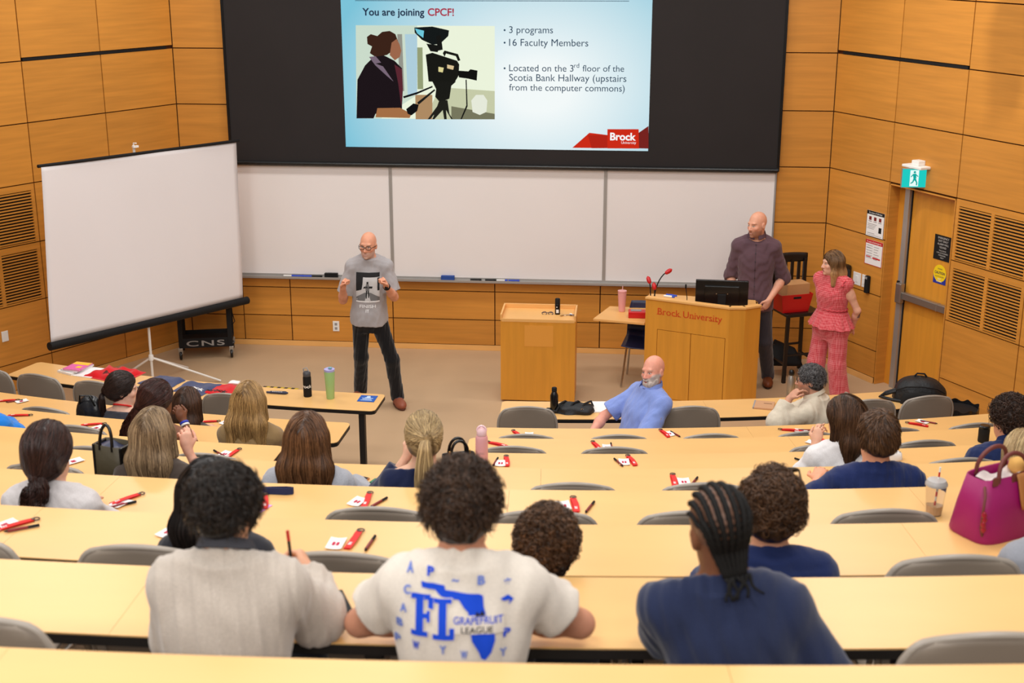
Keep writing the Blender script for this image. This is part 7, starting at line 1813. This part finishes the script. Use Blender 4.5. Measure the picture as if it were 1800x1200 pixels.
# t-shirt print: a dark framed picture with a figure, wording below
mb = MB(); G = lambda c: mat('tee_print_%d' % c, (c, c, c + 2), .85, .15)
def rect(x0, y0, x1, y1, mi, z=0.0): mb.add([(x0, y0, z), (x1, y0, z), (x1, y1, z), (x0, y1, z)], [(0, 1, 2, 3)], mi)
def pol(pts, mi, z): mb.add([(x, y, z) for x, y in pts], [tuple(range(len(pts)))], mi)
W_, Hh = .115, .30
rect(-W_, -.15, W_, .15, 1); rect(-W_, .105, W_, .15, 0, .001); pol([(-W_, .105), (-.045, .105), (-.05, .03), (-.06, -.02), (-W_, -.04)], 0, .001); rect(W_ - .02, -.03, W_, .10, 0, .001)
pol([(-W_, -.15), (-W_, -.10), (-.03, -.05), (.03, -.05), (W_, -.10), (W_, -.15)], 2, .0008); pol([(-.03, -.15), (-.012, -.06), (.012, -.06), (.035, -.15)], 1, .0012); rect(-W_, -.15, W_, -.135, 3, .0014)
for q, mi in (([(-.018, -.03), (.016, -.03), (.02, .01), (.01, .04), (-.012, .04), (-.02, .01)], 2), ([(-.016, -.03), (-.002, -.03), (-.008, -.11), (-.018, -.11)], 0), ([(.002, -.03), (.015, -.03), (.016, -.10), (.006, -.10)], 0), ([(-.045, -.005), (.045, -.005), (.05, .015), (-.03, .015)], 0), ([(-.009, .04), (.009, .04), (.009, .062), (-.009, .062)], 0)): pol(q, mi, .0018)
n0 = len(mb.v); put_text(mb, 'FINISH', (0, -.205, 0), (1, 0, 0), (0, 1, 0), width=.16, height=.030, mi=3, bold=.02, align='c'); put_text(mb, 'IT', (0, -.25, 0), (1, 0, 0), (0, 1, 0), width=.035, height=.030, mi=3, bold=.02, align='c')
up = (Vector(J['neck']) - Vector(J['pelvis'])).normalized()
p.decal('shirt_print', mb, [G(44), G(206), G(120), G(236)], Vector(J['neck']) - up * .245 + Vector((.0, 0, 0)), (-1, 0, 0), up, off=.003, sub=.02)
t = thing('belt_pack', 'small black pack clipped on the waistband of the man in the grey t-shirt', 'pack', p.obj.matrix_basis @ Vector((.185, -.03, .93)), yaw); mb = MB(); mb.box((0, 0, .05), (.03, .06, .10)); obj('case', mb, MATT_BLACK, t, bevel=.005)

# bald man in a purple shirt behind the lectern
base, yaw = Vector((1.33, 13.66, 0)), PI - R(8); lo_ = placed(base, yaw); P_ = lambda px, py, y: lo_(at_y(px, py, y)); ft = lambda px, py: lo_(at_z(px, py, 0))
hd = P_(1331, 396, 13.62); nk = P_(1330, 425, 13.66); fa = ft(1350, 676)
p = Person('person with shaved head and short beard in a dark purple shirt behind the lectern', base, yaw, False, 1.03, FR, (226, 166, 138))
px_ = P_(1325, 545, 13.66).x
J = dict(pelvis=(px_, 0, 1.00), neck=(nk.x, .0, 1.60), shL=(nk.x - .172, .0, 1.53), shR=(nk.x + .172, .0, 1.53), depth=1.04, girth=1.03,
    legs=[((px_ + .09, 0, .95), (px_ + .10, .02, .53), (.11, .0, .09), (.14, .13, .03)), ((px_ - .09, 0, .95), (-.12, .02, .53), (fa.x + .01, fa.y - .06, .09), (fa.x - .0, fa.y + .09, .03))])
arms = {'R': (P_(1285, 484, 13.74), P_(1288, 520, 13.62), {'dn': ((.0, .3, -1), (-.6, .5, .1)), 'side': 1, 'curl': (.4, .45, .5, .55), 'thumb': .3}),
        'L': (P_(1377, 488, 13.72), P_(1352, 527, 13.50), {'dn': ((.45, .2, -1), (.6, -.6, -.1)), 'side': -1, 'curl': (.5, .55, .6, .7), 'thumb': .4})}
Hd = Head((hd.x, .03, 1.765), rotm(R(-40), R(4), R(2)), 1.02)
p.build(J, Hd, arms, dict(col=(96, 72, 80), inf=.018, sleeve=1.16, loose=.008, wr=.004, fr=64, seed=33, hem=-.13, necktilt=.85, collar=dict(col=(92, 70, 78), r=.076, h=1.2)), None, .005,
    dict(stubble=((130, 84, 62), .65), brow=(120, 80, 56), smile=True), dict(col=(62, 60, 66), inf=.012, leg=(.084, .072, .066), h=.008, top=-.04, len=.03), dict(col=(118, 62, 30), sole=(46, 28, 20), lace=(60, 34, 20)), True)
up = (Vector(J['neck']) - Vector(J['pelvis'])).normalized(); mb = MB()
for i in range(7): 
    y_ = .22 - .085 * i; mb.add([(.0075 * math.cos(a), y_ + .0075 * math.sin(a), .001) for a in [q * PI / 4 for q in range(8)]], [tuple(range(8))], 0)
mb.add([(-.0015, -.36, 0), (.0015, -.36, 0), (.0015, .25, 0), (-.0015, .25, 0)], [(0, 1, 2, 3)], 0)
p.decal('shirt_buttons', mb, [mat('dark_plum', (52, 36, 42), .6)], Vector(J['neck']).lerp(Vector(J['pelvis']), .42), (-1, 0, 0), up, off=.003)

# woman in the red gingham outfit
base, yaw = Vector((2.03, 13.10, 0)), PI - R(48); lo_ = placed(base, yaw); P_ = lambda px, py, y: lo_(at_y(px, py, y))
def gingham(base_c, light, f):
    a, b = C3(base_c), C3(light)
    def fn(V, col):
        s1 = (np.sin(V[:, 0] * f) > 0).astype(f32); s2 = (np.sin(V[:, 2] * f) > 0).astype(f32); s3 = (np.sin(V[:, 1] * f) > 0).astype(f32)
        t = ((np.where(np.abs(V[:, 0]) > 9, s1, (s1 + s3) * .5)) + s2) * .5; col[:] = a[None] * (1 - t[:, None]) + b[None] * t[:, None]
    return fn
p = Person('person with ombre hair in a red gingham top and wide trousers, hands behind back', base, yaw, True, 1.0, FR, (226, 172, 146))
J = dict(pelvis=(0, 0, .90), neck=(.0, .02, 1.375), shL=(-.150, .01, 1.325), shR=(.150, .03, 1.325), depth=1.05, girth=1.05,
    legs=[((.095, 0, .85), (.115, .05, .48), (.125, .05, .09), (.14, .18, .03)), ((-.095, 0, .85), (-.115, .01, .48), (-.135, -.06, .09), (-.15, .08, .03))])
arms = {'L': ((-.235, -.09, 1.06), (-.13, -.17, .86), {'dn': ((.7, -.3, -.6), (0, -1, 0)), 'side': 1, 'curl': (.4, .4, .5, .5), 'thumb': .4}), 'R': ((.225, -.08, 1.06), (.09, -.17, .86), {'dn': ((-.7, -.3, -.6), (0, -1, 0)), 'side': -1, 'curl': (.4, .4, .5, .5), 'thumb': .4})}
Hd = Head((.0, .05, 1.515), rotm(R(-26), R(2), R(0)), .93)
RG, RL = (196, 56, 66), (228, 132, 136)
p.build(J, Hd, arms, dict(col=RG, inf=.014, sleeve=0, wr=.004, fr=120, seed=41, hem=.06, necktilt=.22, pattern=gingham(RG, (222, 118, 122), 330), name='gingham_top'), 
    dict(kind='bob', col=(96, 62, 40), col2=(206, 156, 104), n=1700, length=.21, vol=.008, seed=41, wid=.062, tip=.024, hairline=.05, ombre=True), .0048,
    dict(brow=(96, 64, 46), lips=(176, 84, 86), iris=(60, 48, 40)), dict(col=RG, inf=.014, leg=(.092, .086, .104), h=.006, top=.10, len=.06, wr=.003, fr=56, pattern=gingham(RG, RL, 330), name='wide_trousers'), dict(col=(226, 214, 204), sole=(200, 190, 180)), True, neck=.046)
# peplum frill, waist gathers, shoulder ruffle
mb = MB(); mb.grid(lambda u, v: ((.168 + .075 * v + .012 * v * math.sin(u * 2 * PI * 15)) * math.cos(u * 2 * PI), (.125 + .065 * v + .012 * v * math.cos(u * 2 * PI * 15)) * math.sin(u * 2 * PI), 1.03 - .155 * v + .006 * math.sin(u * 40) * v), 180, 14)
V = np.array(mb.v, f32); F = np.array(mb.f); col = np.zeros((len(V), 3), f32); gingham(RG, (222, 118, 122), 330)(V, col); np_obj('peplum', V, F, CLOTH, p.shirt, col)
for z, r0 in ((1.03, .0), (1.055, .002)):
    mb = MB(); mb.tube([((.158 + r0) * math.cos(a), (.118 + r0) * math.sin(a), z + .004 * math.sin(a * 20)) for a in [q * PI / 60 for q in range(120)]], .008, 6, closed=True); obj('waist_ruffle', mb, mat('gingham_red', (206, 82, 90), .9, .1), p.shirt, smooth=60)
for sx in (-1, 1):
    mb = MB(); mb.grid(lambda u, v: (sx * (.150 + .035 * v + .006 * math.sin(u * 30) * v), .01 + (.072 + .012 * v) * math.cos(PI * u), 1.315 + (.062 + .015 * v) * math.sin(PI * u) + .004 * math.sin(u * 34)), 40, 4); obj('shoulder_ruffle', mb, mat('gingham_red', (206, 82, 90), .9, .1), p.shirt, smooth=180, solid=.004)
mb = MB(); mb.add([(-.018, -.03, 0), (.016, -.032, 0), (.02, .03, 0), (-.014, .034, 0)], [(0, 1, 2, 3)])
a, b = Vector(arms['L'][0]), Vector(arms['L'][1]); 
s_b = BVHTree.FromPolygons([tuple(v.co) for v in p.obj.data.vertices], [tuple(f.vertices) for f in p.obj.data.polygons]); bv, sh0 = p.bvh, p.shirt; p.bvh = s_b
p.decal('tattoo', mb, [mat('tattoo_ink', (120, 92, 96), .6)], a.lerp(b, .22), (0, -1, 0), (0, 0, 1), parent=p.obj, off=.0015, sub=.015); p.bvh = bv

# bearded man in the blue shirt, turned on his chair at the right front desk
Hw = at_r(1151, 652, ROW_R[1] + .72)
yaw = PI / 2 + R(28); fwv = Vector((-math.sin(yaw), math.cos(yaw), 0)); base = Hw + fwv * .17; base.z = 0; lo_ = placed(base, yaw); P_ = lambda px, py, y: lo_(at_y(px, py, y)); hz = Hw.z
hl = lo_(Hw)
p = Person('bald person with white beard in a light blue shirt, seated at the front desk', base, yaw, False, 1.0, FR, (230, 160, 138))
nkz = Vector((hl.x, -.13, hz - .165)); wq = Hw.y
J = dict(pelvis=(0, .04, .50), neck=nkz, shL=nkz + Vector((-.17, -.02, -.06)), shR=nkz + Vector((.17, .0, -.06)), depth=1.1, girth=1.05, legs=[((.10, .08, .50), (.15, .46, .50), (.15, .44, .09), (.15, .56, .03)), ((-.10, .08, .50), (-.12, .46, .50), (-.12, .44, .09), (-.12, .56, .03))])
arms = {'R': ((.27, .14, .82), (.12, .34, .74), {'dn': ((-.6, .5, -.3), (-.2, 0, -1)), 'side': -1, 'curl': (.4, .45, .5, .5), 'thumb': .4}), 'L': ((-.26, .06, .77), (-.03, .30, .74), {'dn': ((.9, .3, -.1), (0, 0, -1)), 'side': 1, 'curl': (.3, .35, .4, .45), 'thumb': .4})}
Hd = Head((hl.x, -.155, hz), rotm(R(24), R(-4), R(6)), 1.0)
p.build(J, Hd, arms, dict(col=(132, 152, 216), inf=.020, sleeve=.82, loose=.026, wr=.004, fr=64, seed=51, hem=-.14, necktilt=.3, collar=dict(col=(128, 148, 212), r=.077, h=1.1)), None, .005,
    dict(beard=((206, 194, 186), .95), brow=(206, 180, 160), blush=(224, 110, 100)), dict(col=(60, 62, 74), h=.012), dict(col=(60, 50, 44), sole=(30, 28, 28)), True)
# full beard
S = SDF(); H = Hd; S.add(s_ell(H.w(0, .058, -.088), (.052, .046, .046), H.M)); S.add(s_ell(H.w(-.045, .03, -.065), (.022, .034, .04), H.M), .02); S.add(s_ell(H.w(.045, .03, -.065), (.022, .034, .04), H.M), .02); S.add(s_ell(H.w(0, .097, -.058), (.028, .012, .009), H.M), .01)
S.cut(s_ell(H.w(0, .104, -.074), (.018, .014, .006), H.M), .004); S.cut(s_ell(H.w(0, .105, -.03), (.024, .03, .024), H.M), .006); w1 = wrinkle(.002, 160, 3); S.disp = w1
V, F = nets(S, [H.c[i] - .2 for i in range(3)], [H.c[i] + .2 for i in range(3)], .004); np_obj('beard', V, F, HAIRM, p.obj, np.repeat(C3((196, 182, 174))[None], len(V), 0) * (1 + .15 * np.sin(V[:, :1] * 300)))
# man in the cream shirt, cheek on his fist
Hw = at_r(1424, 668, ROW_R[1] + .64); yaw = PI / 2 - R(18); fwv = Vector((-math.sin(yaw), math.cos(yaw), 0)); base = Hw - fwv * .12; base.z = 0; lo_ = placed(base, yaw); P_ = lambda px, py, y: lo_(at_y(px, py, y)); hz = Hw.z; hl = lo_(Hw)
p = Person('person with grey-black hair and glasses in a cream shirt, cheek resting on the fist', base, yaw, False, 1.0, FR, (206, 150, 122))
nkz = Vector((hl.x - .0, .06, hz - .165))
J = dict(pelvis=(0, 0, .46), neck=nkz, shL=nkz + Vector((-.165, .03, -.055)), shR=nkz + Vector((.165, .03, -.055)), depth=1.05, legs=SEATLEGS(.46))
el = P_(1366, 742, Hw.y - .22); wr_ = P_(1388, 700, Hw.y - .13); 
arms = {'L': (el, wr_, {'dn': (P_(1412, 674, Hw.y - .10) - wr_, (.5, -.7, .4)), 'side': -1, 'curl': (.45, 1.0, 1.1, 1.2), 'thumb': .5, 'spread': .1}), 'R': ((.22, .22, .755), (.05, .38, .76))}
arms['R'] = (*arms['R'], None)
def stripes(V, col):
    t = (np.sin(V[:, 0] * 260 + V[:, 1] * 120) > .55) & (np.sin(V[:, 2] * 260) > -.2); col[t] = C3((188, 172, 148))
Hd = Head((hl.x, hl.y, hz), rotm(R(14), R(0), R(4)), .97)
p.build(J, Hd, arms, dict(col=(216, 204, 184), inf=.022, sleeve=1.82, loose=.02, wr=.003, fr=72, seed=52, hem=-.14, collar=dict(col=(212, 200, 180), r=.076, h=1.0)), dict(kind='curly', col=(34, 31, 32), col2=(140, 136, 136), n=1700, vol=.010, amp=.005, fr=80, curl_len=.032, curl_r=.006, turns=1.0, lift=.008, sag=.01, nape=-.075, seed=31), .005,
    dict(stubble=((120, 90, 76), .5), brow=(60, 50, 46)), dict(col=(36, 60, 110), h=.012), None, True)
GL = thing('eyeglasses', 'thin eyeglasses on the man in the cream shirt', 'glasses', base, yaw); mb = MB(); H = Hd
for sx in (-1, 1):
    mb.tube([H.w(sx * .034 + .024 * math.cos(a), .108, .001 + .018 * math.sin(a)) for a in [q * PI / 8 for q in range(16)]], .002, 6, closed=True); mb.tube([H.w(sx * .058, .106, .006), H.w(sx * .078, .06, .004), H.w(sx * .083, -.005, .002)], .002, 6)
mb.tube([H.w(-.010, .110, .005), H.w(.010, .110, .005)], .002, 6); obj('frame', mb, GLOSS_BLACK, GL)
